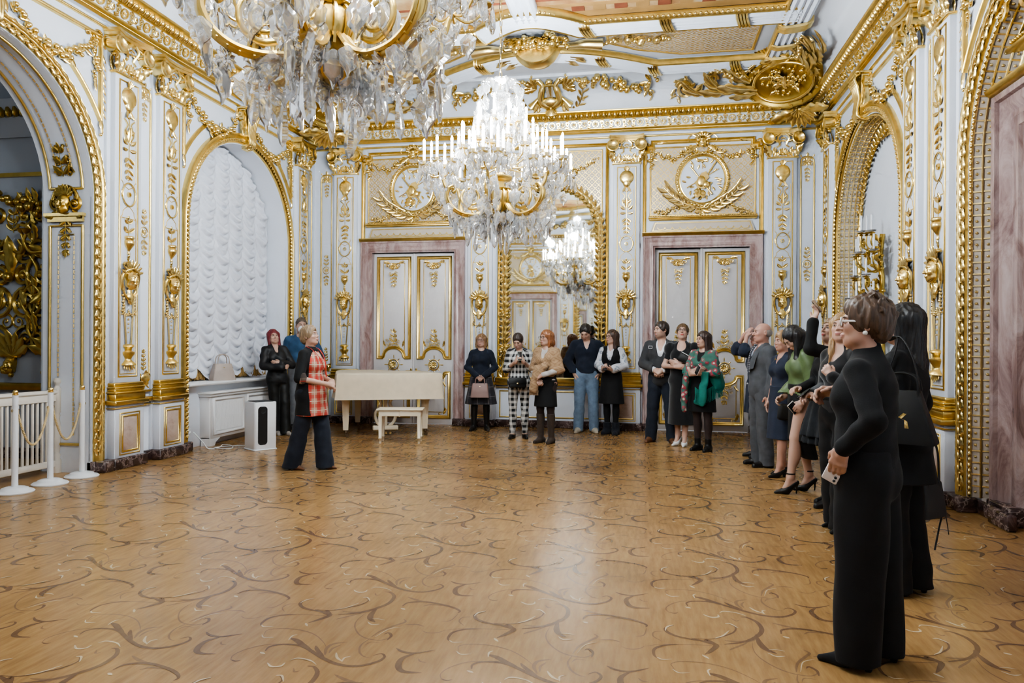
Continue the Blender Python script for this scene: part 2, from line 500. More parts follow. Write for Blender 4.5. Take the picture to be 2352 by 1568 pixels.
def nets(F, lo, h):
    I = F < 0
    n = np.array(F.shape)
    cnt = np.zeros(n - 1, np.int8)
    for i in (0, 1):
        for j in (0, 1):
            for k in (0, 1): cnt += I[i:n[0] - 1 + i, j:n[1] - 1 + j, k:n[2] - 1 + k]
    act = (cnt > 0) & (cnt < 8)
    idx = np.argwhere(act)
    vid = np.full(n - 1, -1, np.int64); vid[act] = np.arange(len(idx))
    acc = np.zeros((len(idx), 3)); num = np.zeros(len(idx))
    cor = [(i, j, k) for i in (0, 1) for j in (0, 1) for k in (0, 1)]
    val = {c: F[idx[:, 0] + c[0], idx[:, 1] + c[1], idx[:, 2] + c[2]] for c in cor}
    for c in cor:
        for a in range(3):
            if c[a]: continue
            d = list(c); d[a] = 1; d = tuple(d)
            va, vb = val[c], val[d]; m = (va < 0) != (vb < 0)
            t = np.where(m, va / np.where(m, va - vb, 1), 0)
            for q in range(3): acc[:, q] += np.where(m, c[q] + (t if q == a else 0), 0)
            num += m
    V = lo + h * (idx + acc / num[:, None])
    Q = []
    for a in range(3):
        b, c = (a + 1) % 3, (a + 2) % 3
        s0 = [slice(1, -1)] * 3; s0[a] = slice(0, -1); s1 = list(s0); s1[a] = slice(1, None)
        A, B = I[tuple(s0)], I[tuple(s1)]
        e = np.argwhere(A != B); 
        if not len(e): continue
        inn = A[tuple(e.T)]
        e = e + np.array([0 if i == a else 1 for i in range(3)])
        def v(db, dc):
            q = e.copy(); q[:, b] += db; q[:, c] += dc
            return vid[tuple(q.T)]
        q = np.stack([v(-1, -1), v(0, -1), v(0, 0), v(-1, 0)], 1)
        q[~inn] = q[~inn][:, ::-1]
        Q.append(q)
    Q = np.vstack(Q)
    return V, Q[(Q >= 0).all(1)]
def rotm(yaw=0, pitch=0, roll=0):
    """local -Y is the face direction; pitch > 0 looks down"""
    cz, sz = math.cos(yaw), math.sin(yaw); cx, sx = math.cos(pitch), math.sin(pitch); cy, sy = math.cos(roll), math.sin(roll)
    Rz = np.array([[cz, -sz, 0], [sz, cz, 0], [0, 0, 1]]); Rx = np.array([[1, 0, 0], [0, cx, -sx], [0, sx, cx]]); Ry = np.array([[cy, 0, sy], [0, 1, 0], [-sy, 0, cy]])
    return Rz @ Rx @ Ry
def head_prims(s, T, neck=True, nose=1., jaw=1., ears=True):
    """a human head about .23 tall, centred between the ears, facing -Y"""
    k = .02
    s.ell((0, .014, .028), (.074, .094, .088), k, T=T)
    s.ell((0, -.022, -.03), (.061 * jaw, .070, .088), .03, T=T)
    s.ell((0, -.052, -.092), (.030 * jaw, .030, .026), .035, T=T)
    for x in (-1, 1):
        s.ell((.036 * x, -.058, -.022), (.026, .026, .026), .02, T=T)          # cheeks
        s.ell((.045 * x, -.02, -.07), (.022 * jaw, .035, .03), .03, T=T)       # jaw corners
    s.ell((0, -.072, .030), (.046, .018, .014), .02, T=T)                      # brow
    for x in (-1, 1): s.ell((.031 * x, -.098, .008), (.018, .018, .013), .012, 's', T=T)
    for x in (-1, 1): s.ell((.031 * x, -.078, .006), (.0135, .0125, .0115), .003, T=T)
    s.cone((0, -.086, .018), (0, -.106 - .004 * nose, -.027), .0070, .0095 * nose, .010, T=T)
    for x in (-1, 1): s.ell((.0105 * x, -.098, -.030), (.0075, .009, .0062), .007, T=T)
    s.ell((0, -.090, -.056), (.024, .013, .0075), .008, T=T)
    s.ell((0, -.088, -.067), (.020, .013, .0080), .008, T=T)
    if ears:
        for x in (-1, 1):
            s.ell((.077 * x, .014, -.004), (.010, .019, .031), .008, T=T)
            s.ell((.085 * x, .008, .0), (.006, .009, .016), .004, 's', T=T)
# ------------------------------------------------------------------ floor, walls, ceiling
# one repeat of the marquetry (metres): (wood, half width, spine)
TILE = [('M', 0.0032, [(-0.037, 0.409), (0.001, 0.387), (0.048, 0.399), (0.079, 0.439)]),
 ('M', 0.0026, [(0.068, 0.43), (0.167, 0.477), (0.293, 0.496), (0.395, 0.509), (0.463, 0.536)]),
 ('D', 0.0099, [(0.464, 0.534), (0.553, 0.575), (0.63, 0.654), (0.675, 0.752), (0.668, 0.859), (0.625, 0.923), (0.589, 0.927)]),
 ('D', 0.0066, [(0.132, 0.311), (0.12, 0.347), (0.125, 0.415), (0.174, 0.465), (0.244, 0.486)]),
 ('L', 0.0035, [(0.134, 0.318), (0.158, 0.297), (0.204, 0.31)]),
 ('D', 0.0082, [(0.227, 0.736), (0.185, 0.692), (0.189, 0.64), (0.236, 0.59), (0.315, 0.563), (0.377, 0.547)]),
 ('L', 0.0042, [(0.225, 0.739), (0.191, 0.704), (0.181, 0.65)]),
 ('D', 0.0043, [(0.319, 0.578), (0.412, 0.589), (0.492, 0.656), (0.532, 0.708), (0.545, 0.772), (0.513, 0.812)]),
 ('L', 0.0039, [(0.508, 0.719), (0.47, 0.644), (0.424, 0.599)]),
 ('L', 0.0043, [(0.496, 0.812), (0.523, 0.814), (0.558, 0.762)]),
 ('D', 0.0118, [(0.309, 0.576), (0.377, 0.547), (0.424, 0.515), (0.396, 0.448), (0.36, 0.392)]),
 ('D', 0.0088, [(0.38, 0.541), (0.383, 0.569), (0.428, 0.529)]),
 ('L', 0.0056, [(0.347, 0.386), (0.376, 0.347)]),
 ('M', 0.0056, [(0.483, 0.466), (0.499, 0.489), (0.554, 0.547), (0.595, 0.605)]),
 ('M', 0.0098, [(0.47, 0.58), (0.551, 0.582), (0.615, 0.623), (0.639, 0.7)]),
 ('D', 0.0134, [(0.637, 0.663), (0.64, 0.572), (0.66, 0.507), (0.701, 0.469)]),
 ('L', 0.0039, [(0.66, 0.468), (0.693, 0.435), (0.735, 0.446)]),
 ('L', 0.003, [(0.67, 0.509), (0.705, 0.514), (0.744, 0.504)]),
 ('M', 0.0035, [(0.603, 0.585), (0.597, 0.482), (0.618, 0.395), (0.674, 0.307), (0.737, 0.26), (0.809, 0.251), (0.847, 0.293), (0.837, 0.339), (0.813, 0.346)]),
 ('D', 0.0063, [(0.845, 0.258), (0.847, 0.311), (0.822, 0.348), (0.805, 0.327)]),
 ('M', 0.0066, [(0.753, 0.281), (0.777, 0.376), (0.831, 0.463), (0.857, 0.507), (0.835, 0.542)]),
 ('M', 0.0049, [(0.865, 0.467), (0.927, 0.482), (0.973, 0.463)]),
 ('L', 0.0023, [(0.772, 0.284), (0.805, 0.394), (0.865, 0.437)]),
 ('M', 0.0042, [(0.753, 0.257), (0.74, 0.181), (0.76, 0.108), (0.797, 0.062), (0.834, 0.049)]),
 ('M', 0.003, [(0.758, 0.184), (0.776, 0.222), (0.825, 0.22)]),
 ('M', 0.0032, [(0.211, -0.099), (0.193, -0.046), (0.215, 0.022), (0.275, 0.089), (0.358, 0.116), (0.432, 0.114)]),
 ('D', 0.0037, [(0.209, -0.094), (0.238, -0.104), (0.258, -0.09)]),
 ('D', 0.009, [(0.317, 0.026), (0.312, 0.074), (0.352, 0.11), (0.43, 0.119), (0.489, 0.098), (0.561, 0.047), (0.63, -0.001), (0.718, -0.044), (0.809, -0.046), (0.878, 0.007), (0.901, 0.067), (0.874, 0.104), (0.842, 0.076)]),
 ('D', 0.0127, [(0.358, 0.191), (0.404, 0.171), (0.461, 0.125), (0.516, 0.092)]),
 ('D', 0.0087, [(0.527, 0.127), (0.56, 0.079), (0.622, 0.017)]),
 ('L', 0.0037, [(0.365, 0.163), (0.359, 0.215), (0.375, 0.238)]),
 ('L', 0.0058, [(0.301, 0.007), (0.334, -0.008)]),
 ('M', 0.0032, [(0.211, 0.203), (0.199, 0.262), (0.263, 0.297), (0.366, 0.295), (0.463, 0.253), (0.544, 0.176), (0.594, 0.108)]),
 ('L', 0.0033, [(0.201, 0.201), (0.23, 0.169), (0.279, 0.181)]),
 ('M', 0.0077, [(0.617, 0.037), (0.592, 0.107), (0.602, 0.165), (0.66, 0.199)]),
 ('M', 0.0053, [(0.626, 0.06), (0.621, 0.113), (0.642, 0.161)]),
 ('L', 0.0055, [(0.658, 0.072), (0.686, 0.02), (0.727, -0.013)]),
 ('L', 0.0037, [(0.725, -0.018), (0.72, 0.026), (0.743, 0.047)]),
 ('D', 0.0074, [(0.921, 0.178), (0.96, 0.147), (1.027, 0.139), (1.112, 0.193)]),
 ('D', 0.0122, [(1.027, 0.139), (0.987, 0.069), (0.998, -0.014), (1.039, -0.058), (1.12, -0.052)]),
 ('M', 0.0037, [(1.063, 0.084), (1.081, 0.057), (1.111, 0.053)]),
 ('D', 0.0085, [(-0.25, 0.723), (-0.232, 0.784), (-0.141, 0.813), (-0.024, 0.784), (0.046, 0.75), (0.086, 0.711), (0.083, 0.679)]),
 ('L', 0.007, [(-0.248, 0.691), (-0.217, 0.674)]),
 ('M', 0.0055, [(-0.133, 0.746), (-0.098, 0.778), (-0.029, 0.772)]),
 ('M', 0.0084, [(-0.268, 0.87), (-0.2, 0.832), (-0.136, 0.815)]),
 ('M', 0.0032, [(0.087, 0.672), (0.072, 0.572), (0.029, 0.549)]),
 ('M', 0.0035, [(0.157, 0.517), (0.12, 0.567), (0.124, 0.624), (0.17, 0.643)]),
 ('L', 0.0057, [(0.393, -0.093), (0.431, -0.125), (0.47, -0.113), (0.472, -0.075)]),
 ('L', 0.0044, [(0.484, -0.048), (0.509, -0.02), (0.576, -0.032), (0.623, -0.068)]),
 ('M', 0.0042, [(0.537, -0.119), (0.558, -0.153), (0.578, -0.139)])]
PER = 1.015
def make_floor():
    mb = MB()
    x0, x1, y0, y1 = XL - 4.2, XR + .6, YR - .1, YB + .1
    mb.grid(np.array([[(x, y, 0) for y in np.linspace(y0, y1, 9)] for x in np.linspace(x0, x1, 9)]), 0)
    st = []
    for k, w, P in TILE:
        p = smooth_path(P, max(6, 3 * len(P)))
        t = np.linspace(0, 1, len(p))
        hw = w * 1.25 * np.maximum(.12, np.sin(PI * np.clip(t * .93 + .05, 0, 1)) ** .7)
        d = np.gradient(p, axis=0); d /= np.linalg.norm(d, axis=1)[:, None] + 1e-9
        nn = np.stack([-d[:, 1], d[:, 0]], 1)
        a, b = p + nn * hw[:, None], p - nn * hw[:, None]
        st.append(('MDL'.index(k) + 1, np.stack([a, b], 1)))
    ox, oy = -2.1, 3.2
    for i in range(-9, 6):
        for j in range(-6, 11):
            for k, (m, G) in enumerate(st):
                Q = G + np.array([ox + i * PER, oy + j * PER])
                if Q[..., 0].min() < XL or Q[..., 0].max() > XR or Q[..., 1].min() < YR or Q[..., 1].max() > YB: continue
                z = .0004 * m + .00002 * (k % 9)
                mb.grid(np.concatenate([Q, np.full(Q.shape[:2] + (1,), z)], -1), m)
    struct('floor', mb, [WOOD, WOODM, WOODD, WOODL], sharp=0)
make_floor()

ZC = 5.12            # top of the flat walls
AR, AZ = 1.39, 3.10  # arch clear radius and springing height
BAY = 5.79
def wall_arches(mb, u0, u1, arches, ztop=ZC + .1):
    """wall plane at w=0 with arched openings (centre, radius)"""
    n = 32; x = u0
    for c, r in sorted(arches):
        mb.add([(x, 0, 0), (c - r, 0, 0), (c - r, ztop, 0), (x, ztop, 0)], (0, 1, 2, 3))
        a = np.linspace(PI, 0, n + 1)
        lo = np.stack([c + r * np.cos(a), AZ + r * np.sin(a), 0 * a], 1); hi = lo.copy(); hi[:, 1] = ztop
        mb.grid(np.stack([lo, hi], 1), 0)
        x = c + r
    mb.add([(x, 0, 0), (u1, 0, 0), (u1, ztop, 0), (x, ztop, 0)], (0, 1, 2, 3))
def reveal(mb, c, r, d, z0=0., m=0, sy=1):
    p = arch_path(r, AZ, z0, 36) + np.array([c, 0, 0])
    q = p.copy(); q[:, 2] = -d
    mb.grid(np.stack([p, q], 1), m)
# left wall: window niche and the open arch to the next room
mb = MB(); wall_arches(mb, YR, YB, [(10.30, AR), (BAY, AR)]); reveal(mb, 10.30, AR, .38); reveal(mb, BAY, AR, .62)
struct('wall_left', mb, WHITE, True, loc=(XL, 0, 0), rz=PI / 2)
mb = MB(); wall_arches(mb, -YB, -YR, [(-10.30, AR), (-BAY, AR)])
reveal(mb, -10.30, AR, .10); reveal(mb, -BAY, AR, .10)
struct('wall_right', mb, WHITE, True, loc=(XR, 0, 0), rz=-PI / 2)
DH, DZ = .78, 3.135   # door opening half width and height
DU = 2.557            # door centre from the middle of the wall
def wall_doors(name, loc, rz):
    mb = MB(); xs = [-HW, -DU - DH, -DU + DH, DU - DH, DU + DH, HW]
    for a, b in ((0, 1), (2, 3), (4, 5)):
        mb.add([(xs[a], 0, 0), (xs[b], 0, 0), (xs[b], ZC + .1, 0), (xs[a], ZC + .1, 0)], (0, 1, 2, 3))
    for a, b in ((1, 2), (3, 4)):
        mb.add([(xs[a], DZ, 0), (xs[b], DZ, 0), (xs[b], ZC + .1, 0), (xs[a], ZC + .1, 0)], (0, 1, 2, 3))
        for x in (xs[a], xs[b]): mb.add([(x, 0, 0), (x, 0, -.14), (x, DZ, -.14), (x, DZ, 0)], (0, 1, 2, 3))
        mb.add([(xs[a], DZ, 0), (xs[b], DZ, 0), (xs[b], DZ, -.14), (xs[a], DZ, -.14)], (0, 1, 2, 3))
    return struct(name, mb, WHITE, True, loc=loc, rz=rz)
wall_doors('wall_back', (XC, YB, 0), 0)
wall_doors('wall_rear', (XC, YR, 0), PI)

# cornice: one mitred loop round the room, profile (inset, height)
def loop(mb, prof, m):
    G = np.array([[(x, y, z) for (x, y) in ((XL + i, YR + i), (XR - i, YR + i), (XR - i, YB - i), (XL + i, YB - i))] for i, z in prof])
    mb.grid(G.transpose(1, 0, 2), m, cu=True)
cor = MB()
loop(cor, [(0, 5.055), (.022, 5.06), (.03, 5.075), (.022, 5.09), (0, 5.095)], 1)
loop(cor, [(.0, 5.13), (.05, 5.14)], 0)
loop(cor, [(.05, 5.14), (.075, 5.155), (.085, 5.165), (.085, 5.172), (.10, 5.178), (.118, 5.20), (.12, 5.212)], 1)
loop(cor, [(.12, 5.212), (.165, 5.345)], 0)
loop(cor, [(.165, 5.345), (.19, 5.352), (.20, 5.365), (.225, 5.39), (.25, 5.42), (.262, 5.435), (.29, 5.44), (.30, 5.455), (.30, 5.475), (.27, 5.48)], 1)
cornice = struct('trim_1', cor, [WHITE, GOLD2])
def along_walls(fn, i, z, step):
    """call fn(point, inward normal, tangent) along the four walls"""
    for (a, b, nrm) in (((XL + i, YB - i), (XR - i, YB - i), (0, -1)), ((XR - i, YB - i), (XR - i, YR + i), (-1, 0)), ((XL + i, YR + i), (XL + i, YB - i), (1, 0)), ((XR - i, YR + i), (XL + i, YR + i), (0, 1))):
        a, b = np.array(a), np.array(b); L = np.linalg.norm(b - a); n = int(L / step); t = (b - a) / L
        for k in range(n):
            p = a + t * (k + .5) * L / n
            fn(np.array([p[0], p[1], z]), np.array([nrm[0], nrm[1], 0.]), np.array([t[0], t[1], 0.]), k)
egg = MB()
def f(p, n, t, k):
    v, tr, q = unit_sphere(8, 5)
    R = np.stack([t * .032, (n * .7 + np.array([0, 0, -.7])) * .025, (n * .62 + np.array([0, 0, .78])) * .048])
    egg.add(v @ R + p, tr, q)
    R2 = np.stack([t * .008, (n * .7 + np.array([0, 0, -.7])) * .02, (n * .62 + np.array([0, 0, .78])) * .045])
    egg.add(v @ R2 + p + t * .047, tr, q)
along_walls(f, .235, 5.39, .094)
obj('egg_and_dart', egg, GOLD, cornice)
# frieze: roundels joined by scrolling foliage
fr = MB()
fz = MB()
def unit_frieze(r):
    m_ = MB()
    m_.lathe([(.040, 0), (.046, .018), (.058, .018), (.064, 0)], (0, 0, 0), 14, 0, 2)
    m_.rosette((0, 0, 0), .038, 6)
    for s_ in (-1, 1):
        old = m_.T; m_.T = np.diag([s_, 1., 1, 1])
        m_.scroll((.105, .012, 0), .036, PI * .9, -1.2, .012, n=12, k=4)
        m_.scroll((.118, -.035, 0), .026, PI * .6, 1.1, .011, n=10, k=4)
        m_.leaf((.07, .05, 0), .1, .09, .024, -.7, .1, .6, 2, n=5); m_.leaf((.07, -.055, 0), -.1, .10, .024, .7, .1, .6, 2, n=5)
        m_.leaf((.15, 0, 0), .9, .06, .014, -.5, .1, .5, 0, n=4); m_.leaf((.15, 0, 0), -.9, .06, .014, .5, .1, .5, 0, n=4)
        m_.T = old
    m_.leaf((.185, -.055, 0), PI / 2, .11, .02, 0, .1, .5, 3, n=6)
    return m_
uf = unit_frieze(rnd)
UV = np.vstack(uf.V)
def f(p, n, t, k):
    up = np.array([0, 0, 1.]) - n * -.32; up /= np.linalg.norm(up); out = np.cross(t, up); out = out if out.dot(n) > 0 else -out
    V = p + UV[:, :1] * t + UV[:, 1:2] * up + (UV[:, 2:3] + .003) * out
    fr.add(V, *[]); n0 = fr.n - len(V)
    for F_ in uf.F: fr.F.append(F_ + n0); fr.M.append(np.zeros(len(F_), int))
along_walls(f, .1425, 5.2785, .37)
obj('scrolling_frieze', fr, GOLD, cornice)
# cove and flat ceiling
ce = MB()
th_ = np.linspace(0, PI / 2, 9)
loop(ce, [(.27 + .42 * (1 - math.cos(a)), 5.47 + .47 * math.sin(a)) for a in th_], 0)
ZF = 5.985
loop(ce, [(.69, 5.94), (.69, ZF)], 0)
ce.add([(XL + .6, YR + .6, ZF), (XR - .6, YR + .6, ZF), (XR - .6, YB - .6, ZF), (XL + .6, YB - .6, ZF)], (0, 1, 2, 3))
ceil = struct('ceiling', ce, simple('cove_paint', (.70, .715, .745), .55, var=.012, scale=2.))

# ceiling ribs: fluted bands; plan measured from the room centre (x, dy from BAY)
RIBP = [(-.18, .12), (-.18, .02), (-.16, .0), (-.13, -.022), (-.10, -.0), (-.085, .012), (-.07, .0), (-.04, -.022), (-.01, 0), (0, .012), (.01, 0), (.04, -.022), (.07, 0), (.085, .012), (.10, 0), (.13, -.022), (.16, .0), (.18, .02), (.18, .12)]
def arc(x0, x1, y, bow, n=18):
    return [(x0 + (x1 - x0) * i / n, y - bow * math.sin(PI * i / n)) for i in range(n + 1)]
ZR = 5.87
def rib(mb, pts, m=0, closed=False):
    P = np.array([(x + XC, y + BAY, ZR) for x, y in pts])
    mb.sweep(P, RIBP, closed=closed, m=m)
def edge(mb, pts, off, prof, m=1, closed=False, z=ZR):
    mb.sweep(np.array([(x + XC, y + BAY, z) for x, y in pts]), [(a + off, b) for a, b in prof], closed=closed, m=m)
OY, OX, CY = 6.10, 3.62, 4.45   # outer rib, side rib, cross rib
ribs = MB()
EDG = [(-.02, .09), (-.02, .01), (-.008, -.006), (.008, -.006), (.02, .01), (.02, .09)]
outer_pts, cross_pts = {}, {}
for sg in (1, -1):
    o = [(-OX, OY)] + arc(-1.72, 1.72, OY, .78) + [(OX, OY)]
    c = [(-OX, CY)] + arc(-.72, .72, CY, -.0)[:1] + arc(-.72, .72, CY, .42)[1:-1] + [(.72, CY), (OX, CY)]
    o = [(x, y * sg) for x, y in o]; c = [(x, y * sg) for x, y in c]
    outer_pts[sg], cross_pts[sg] = o, c
    for q in (o, c): rib(ribs, q if sg > 0 else q[::-1])
    edge(ribs, o if sg > 0 else o[::-1], -.20, EDG); edge(ribs, c if sg > 0 else c[::-1], -.22, [(-.04, .09), (-.04, .02), (-.015, 0), (.015, -.005), (.04, .01), (.04, .09)])
    edge(ribs, c if sg > 0 else c[::-1], .195, [(-.02, .05), (-.02, 0), (0, -.01), (.02, 0), (.02, .05)])
    rib(ribs, [(0, (CY - .42) * sg), (0, (CY - 1.4) * sg)])
for sx in (-1, 1):
    q = [(sx * OX, -OY - .17), (sx * OX, OY + .17)]
    rib(ribs, q); edge(ribs, q, .2 * sx, EDG)
ribo = struct('trim_2', ribs, [WHITE, GOLD2])
# gilt trellis fields between the ribs and the painted field in the middle
for sg in (1, -1):
    fld = MB()
    a = [(-OX + .42, CY * sg + .36 * sg), (OX - .42, CY * sg + .36 * sg), (OX - .42, (OY - .36) * sg), (1.9, (OY - .36) * sg)] + [(x, (y - .36) * sg) for x, y in arc(-1.72, 1.72, OY, .78)[::-1]] + [(-1.9, (OY - .36) * sg), (-OX + .42, (OY - .36) * sg)]
    for s0 in (-1, 1):                                    # two fields, either side of the urn
        b = [(s0 * 1.05, (CY + .36) * sg), (s0 * (OX - .42), (CY + .36) * sg), (s0 * (OX - .42), (OY - .36) * sg), (s0 * 2.15, (OY - .36) * sg), (s0 * 1.5, (OY - .62) * sg), (s0 * 1.05, (OY - .95) * sg)]
        P = [(x + XC, y + BAY) for x, y in b]
        fld.poly(P, ZF - .012, ZF - .002, 0)
        fld.sweep(np.array([(x, y, ZF - .012) for x, y in P]), [(-.02, 0), (-.015, -.012), (.015, -.012), (.02, 0)], closed=True, m=1)
    o = obj('trellis_field', fld, [LATT2, GOLD2], ceil)
pf = MB()
X0, X1, Y0_, Y1_ = XC - OX + .2, XC + OX - .2, BAY - CY + .26, BAY + CY - .26
pf.box((X0, Y0_, ZF - .015), (X1, Y1_, ZF - .004), 0)
for k, (d, w, mm) in enumerate(((.0, .16, 1), (.30, .09, 1), (.52, .05, 2))):
    for (a, b) in (((X0 + d, Y1_ - d - w), (X1 - d, Y1_ - d)), ((X0 + d, Y0_ + d), (X1 - d, Y0_ + d + w)), ((X0 + d, Y0_ + d + w), (X0 + d + w, Y1_ - d - w)), ((X1 - d - w, Y0_ + d + w), (X1 - d, Y1_ - d - w))):
        pf.box((a[0], a[1], ZF - .019 - .002 * k), (b[0], b[1], ZF - .015), mm)
n = 22
for i in range(n):
    x = X0 + .3 + (X1 - X0 - .6) * (i + .5) / n
    for yy in (Y1_ - .255, Y0_ + .195):
        pf.box((x - .085, yy - .06, ZF - .022), (x + .085, yy + .085, ZF - .015), 2 if i % 2 else 1)
pf.poly([(XC + 2.6 * math.cos(a), BAY + 3.0 * math.sin(a)) for a in np.linspace(0, 2 * PI, 40, endpoint=False)], ZF - .024, ZF - .015, 3)
obj('painted_field', pf, [PAINT, OCHRE, BRICK, SKYP], ceil)
# egg strip round the painted field
es = MB()
for sg in (1, -1):
    q = np.array([(x + XC, y + BAY - sg * .26) for x, y in cross_pts[sg]])
    L = np.concatenate([[0], np.cumsum(np.linalg.norm(np.diff(q, axis=0), axis=1))])
    for l in np.arange(.05, L[-1], .07):
        es.blob((np.interp(l, L, q[:, 0]), np.interp(l, L, q[:, 1]), ZR + .02), (.028, .04, .022), seg=(6, 4))
obj('egg_strip', es, GOLDP, ribo)
# gold ribbons bound round the ribs
rb = MB()
def ribbon(x, y, ang, wd=.11):
    for k in range(4):
        o_ = (k - 1.5) * wd / 3.2
        ca, sa = math.cos(ang), math.sin(ang)
        pts = [(-.2, .08), (-.195, -.0), (-.12, -.034), (0, -.04), (.12, -.034), (.195, 0), (.2, .08)]
        P = [(XC + x + o_ * ca + (p * .25 + o_ * .2) * ca - p * sa, BAY + y + o_ * sa + p * .25 * sa + p * ca, ZR + q) for p, q in pts]
        rb.tube(P, wd / 5.2, 5)
for sg in (1, -1):
    for x in (-3.0, -1.75, -.95, .95, 1.75, 3.0): ribbon(x, sg * OY - (.78 * sg * math.sin(PI * (x + 1.72) / 3.44) if abs(x) < 1.72 else 0), .0)
    for x in (-2.9, -1.9, -.8, .8, 1.9, 2.9): ribbon(x, sg * CY, .0)
    for sx in (-1, 1):
        for y in (5.4, 3.2, 1.2): ribbon(sx * OX, sg * y, PI / 2)
        ribbon(sx * OX, sg * 4.75, PI / 2, .16); ribbon(sx * OX, sg * 5.9, PI / 2, .18)
obj('ribbon_binding', rb, GOLD, ribo)

# baseboards: dark marble plinths that step round the pilasters
PU = (1.29, 3.845)                 # pilaster offsets on the end walls
PS = (7.65, 8.44, 12.13)           # pilaster positions along the side walls
PS_ALL = PS + tuple(2 * BAY - y for y in PS)
def baseboard(name, spans, loc, rz, h=.13):
    mb = MB()
    for u0, u1, d in spans:
        mb.cbox((u0, 0, -.05), (u1, h, d), .012)
    return struct(name, mb, PLINTH, True, loc=loc, rz=rz)
def stepped(edges, pil, d0=.05, d1=.165, hw=.285):
    out = []
    for a, b in edges:
        x = a
        for p in sorted(pil):
            if a - .01 <= p - hw and p + hw <= b + .01:
                if p - hw > x: out.append((x, p - hw, d0))
                out.append((p - hw, p + hw, d1)); x = p + hw
        if b > x: out.append((x, b, d0))
    return out
en = [(-HW, -DU - DH - .2), (-DU - DH - .2, -DU - DH, ), (-DU + DH, DU - DH), (DU + DH, HW)]
en = [(-HW, -DU - DH), (-DU + DH, DU - DH), (DU + DH, HW)]
bp = [s_ * p for s_ in (-1, 1) for p in PU]
baseboard('baseboard_back', stepped(en, bp), (XC, YB, 0), 0)
baseboard('baseboard_rear', stepped(en, bp), (XC, YR, 0), PI)
baseboard('baseboard_left', stepped([(YR, BAY - AR), (BAY + AR, 10.30 - AR - .17), (10.30 + AR + .17, YB)], PS_ALL) + [(8.74, 8.95, .09), (11.65, 11.87, .09), (7.2, 7.36, .17)], (XL, 0, 0), PI / 2)
baseboard('baseboard_right', stepped([(-YB, -10.30 - AR), (-10.30 - AR, -10.30 + AR), (-10.30 + AR, -BAY - AR), (-BAY + AR, -YR)], [-y for y in PS_ALL]) + [(-11.87, -11.6, .09), (-8.95, -8.74, .09), (-7.37, -7.1, .13), (-7.1, -6.72, -.02), (-6.76, -6.42, .03)], (XR, 0, 0), -PI / 2)
# ------------------------------------------------------------------ carved and gilded wall ornament
def head_mask(res=.0075, sc=1.):
    s = Sd(); head_prims(s, None, ears=False, nose=1.2)
    s.cut((0, .02, 0), (0, 1, 0))
    return s.mesh(res)
MASKV, MASKQ = head_mask()
def put_mask(mb, u, v, w, sc, m=0):
    V = MASKV * sc
    mb.add(np.stack([V[:, 0] + u, V[:, 2] + v, -V[:, 1] + w], 1), MASKQ, m=m)
def flat_frame(mb, pts, wd, h, m=0, closed=True, w=0.):
    """thin raised molding round a rectangle or path"""
    mb.sweep(pts, [(-wd / 2, w), (-wd / 2, w + h * .6), (-wd * .2, w + h), (wd * .2, w + h), (wd / 2, w + h * .6), (wd / 2, w)], closed=closed, m=m, cap=False)
def sprig(mb, u, v, h, wd, w=.004, down=False, m=0):
    """small upright spray of leaves"""
    sg = -1 if down else 1
    mb.tube([(u, v, w + .003), (u, v + sg * h, w + .003)], [.006, .002], 4, m)
    n = max(2, int(h / (wd * .45)))
    for i in range(n):
        y = v + sg * h * (i + .3) / n; f = 1 - .55 * i / n
        for x in (-1, 1):
            mb.leaf((u, y, w), PI / 2 - x * (PI / 2 - sg * .45), wd * .62 * f, wd * .17, x * sg * .7, .15, .6, 0, m=m, n=4)
            mb.scroll((u + x * wd * .33 * f, y + sg * h / n * .55, w), wd * .13 * f, 0, 1.1 * x, wd * .055, m, n=8, k=4)
    mb.leaf((u, v + sg * h * .82, w), sg * PI / 2, h * .25, wd * .12, 0, .1, .5, 0, m=m, n=4)
def rocaille(mb, u, v, r, w=.006, m=0):
    """oval boss inside a scrolled border"""
    mb.blob((u, v + .08 * r, w), (r * .86, r * .62, r * .17), m, (14, 8)); mb.blob((u, v - .3 * r, w), (r * .5, r * .5, r * .15), m, (12, 6))
    mb.mirrored(lambda: (mb.scroll((u + r * .82, v + r * .30, w), r * .34, PI * .75, -1.3, r * .15, m, n=14), mb.scroll((u + r * .66, v - r * .55, w), r * .30, PI * .3, 1.2, r * .13, m, n=12),
                         mb.leaf((u + .1 * r, v - r * .6, w), -PI / 2 + .4, r * .7, r * .16, .5, .2, .5, 0, m=m)))
    for k in range(5): mb.leaf((u, v + r * .62, w), PI / 2 + (k - 2) * .42, r * .5, r * .13, 0, .3, .5, 0, m=m, n=4)

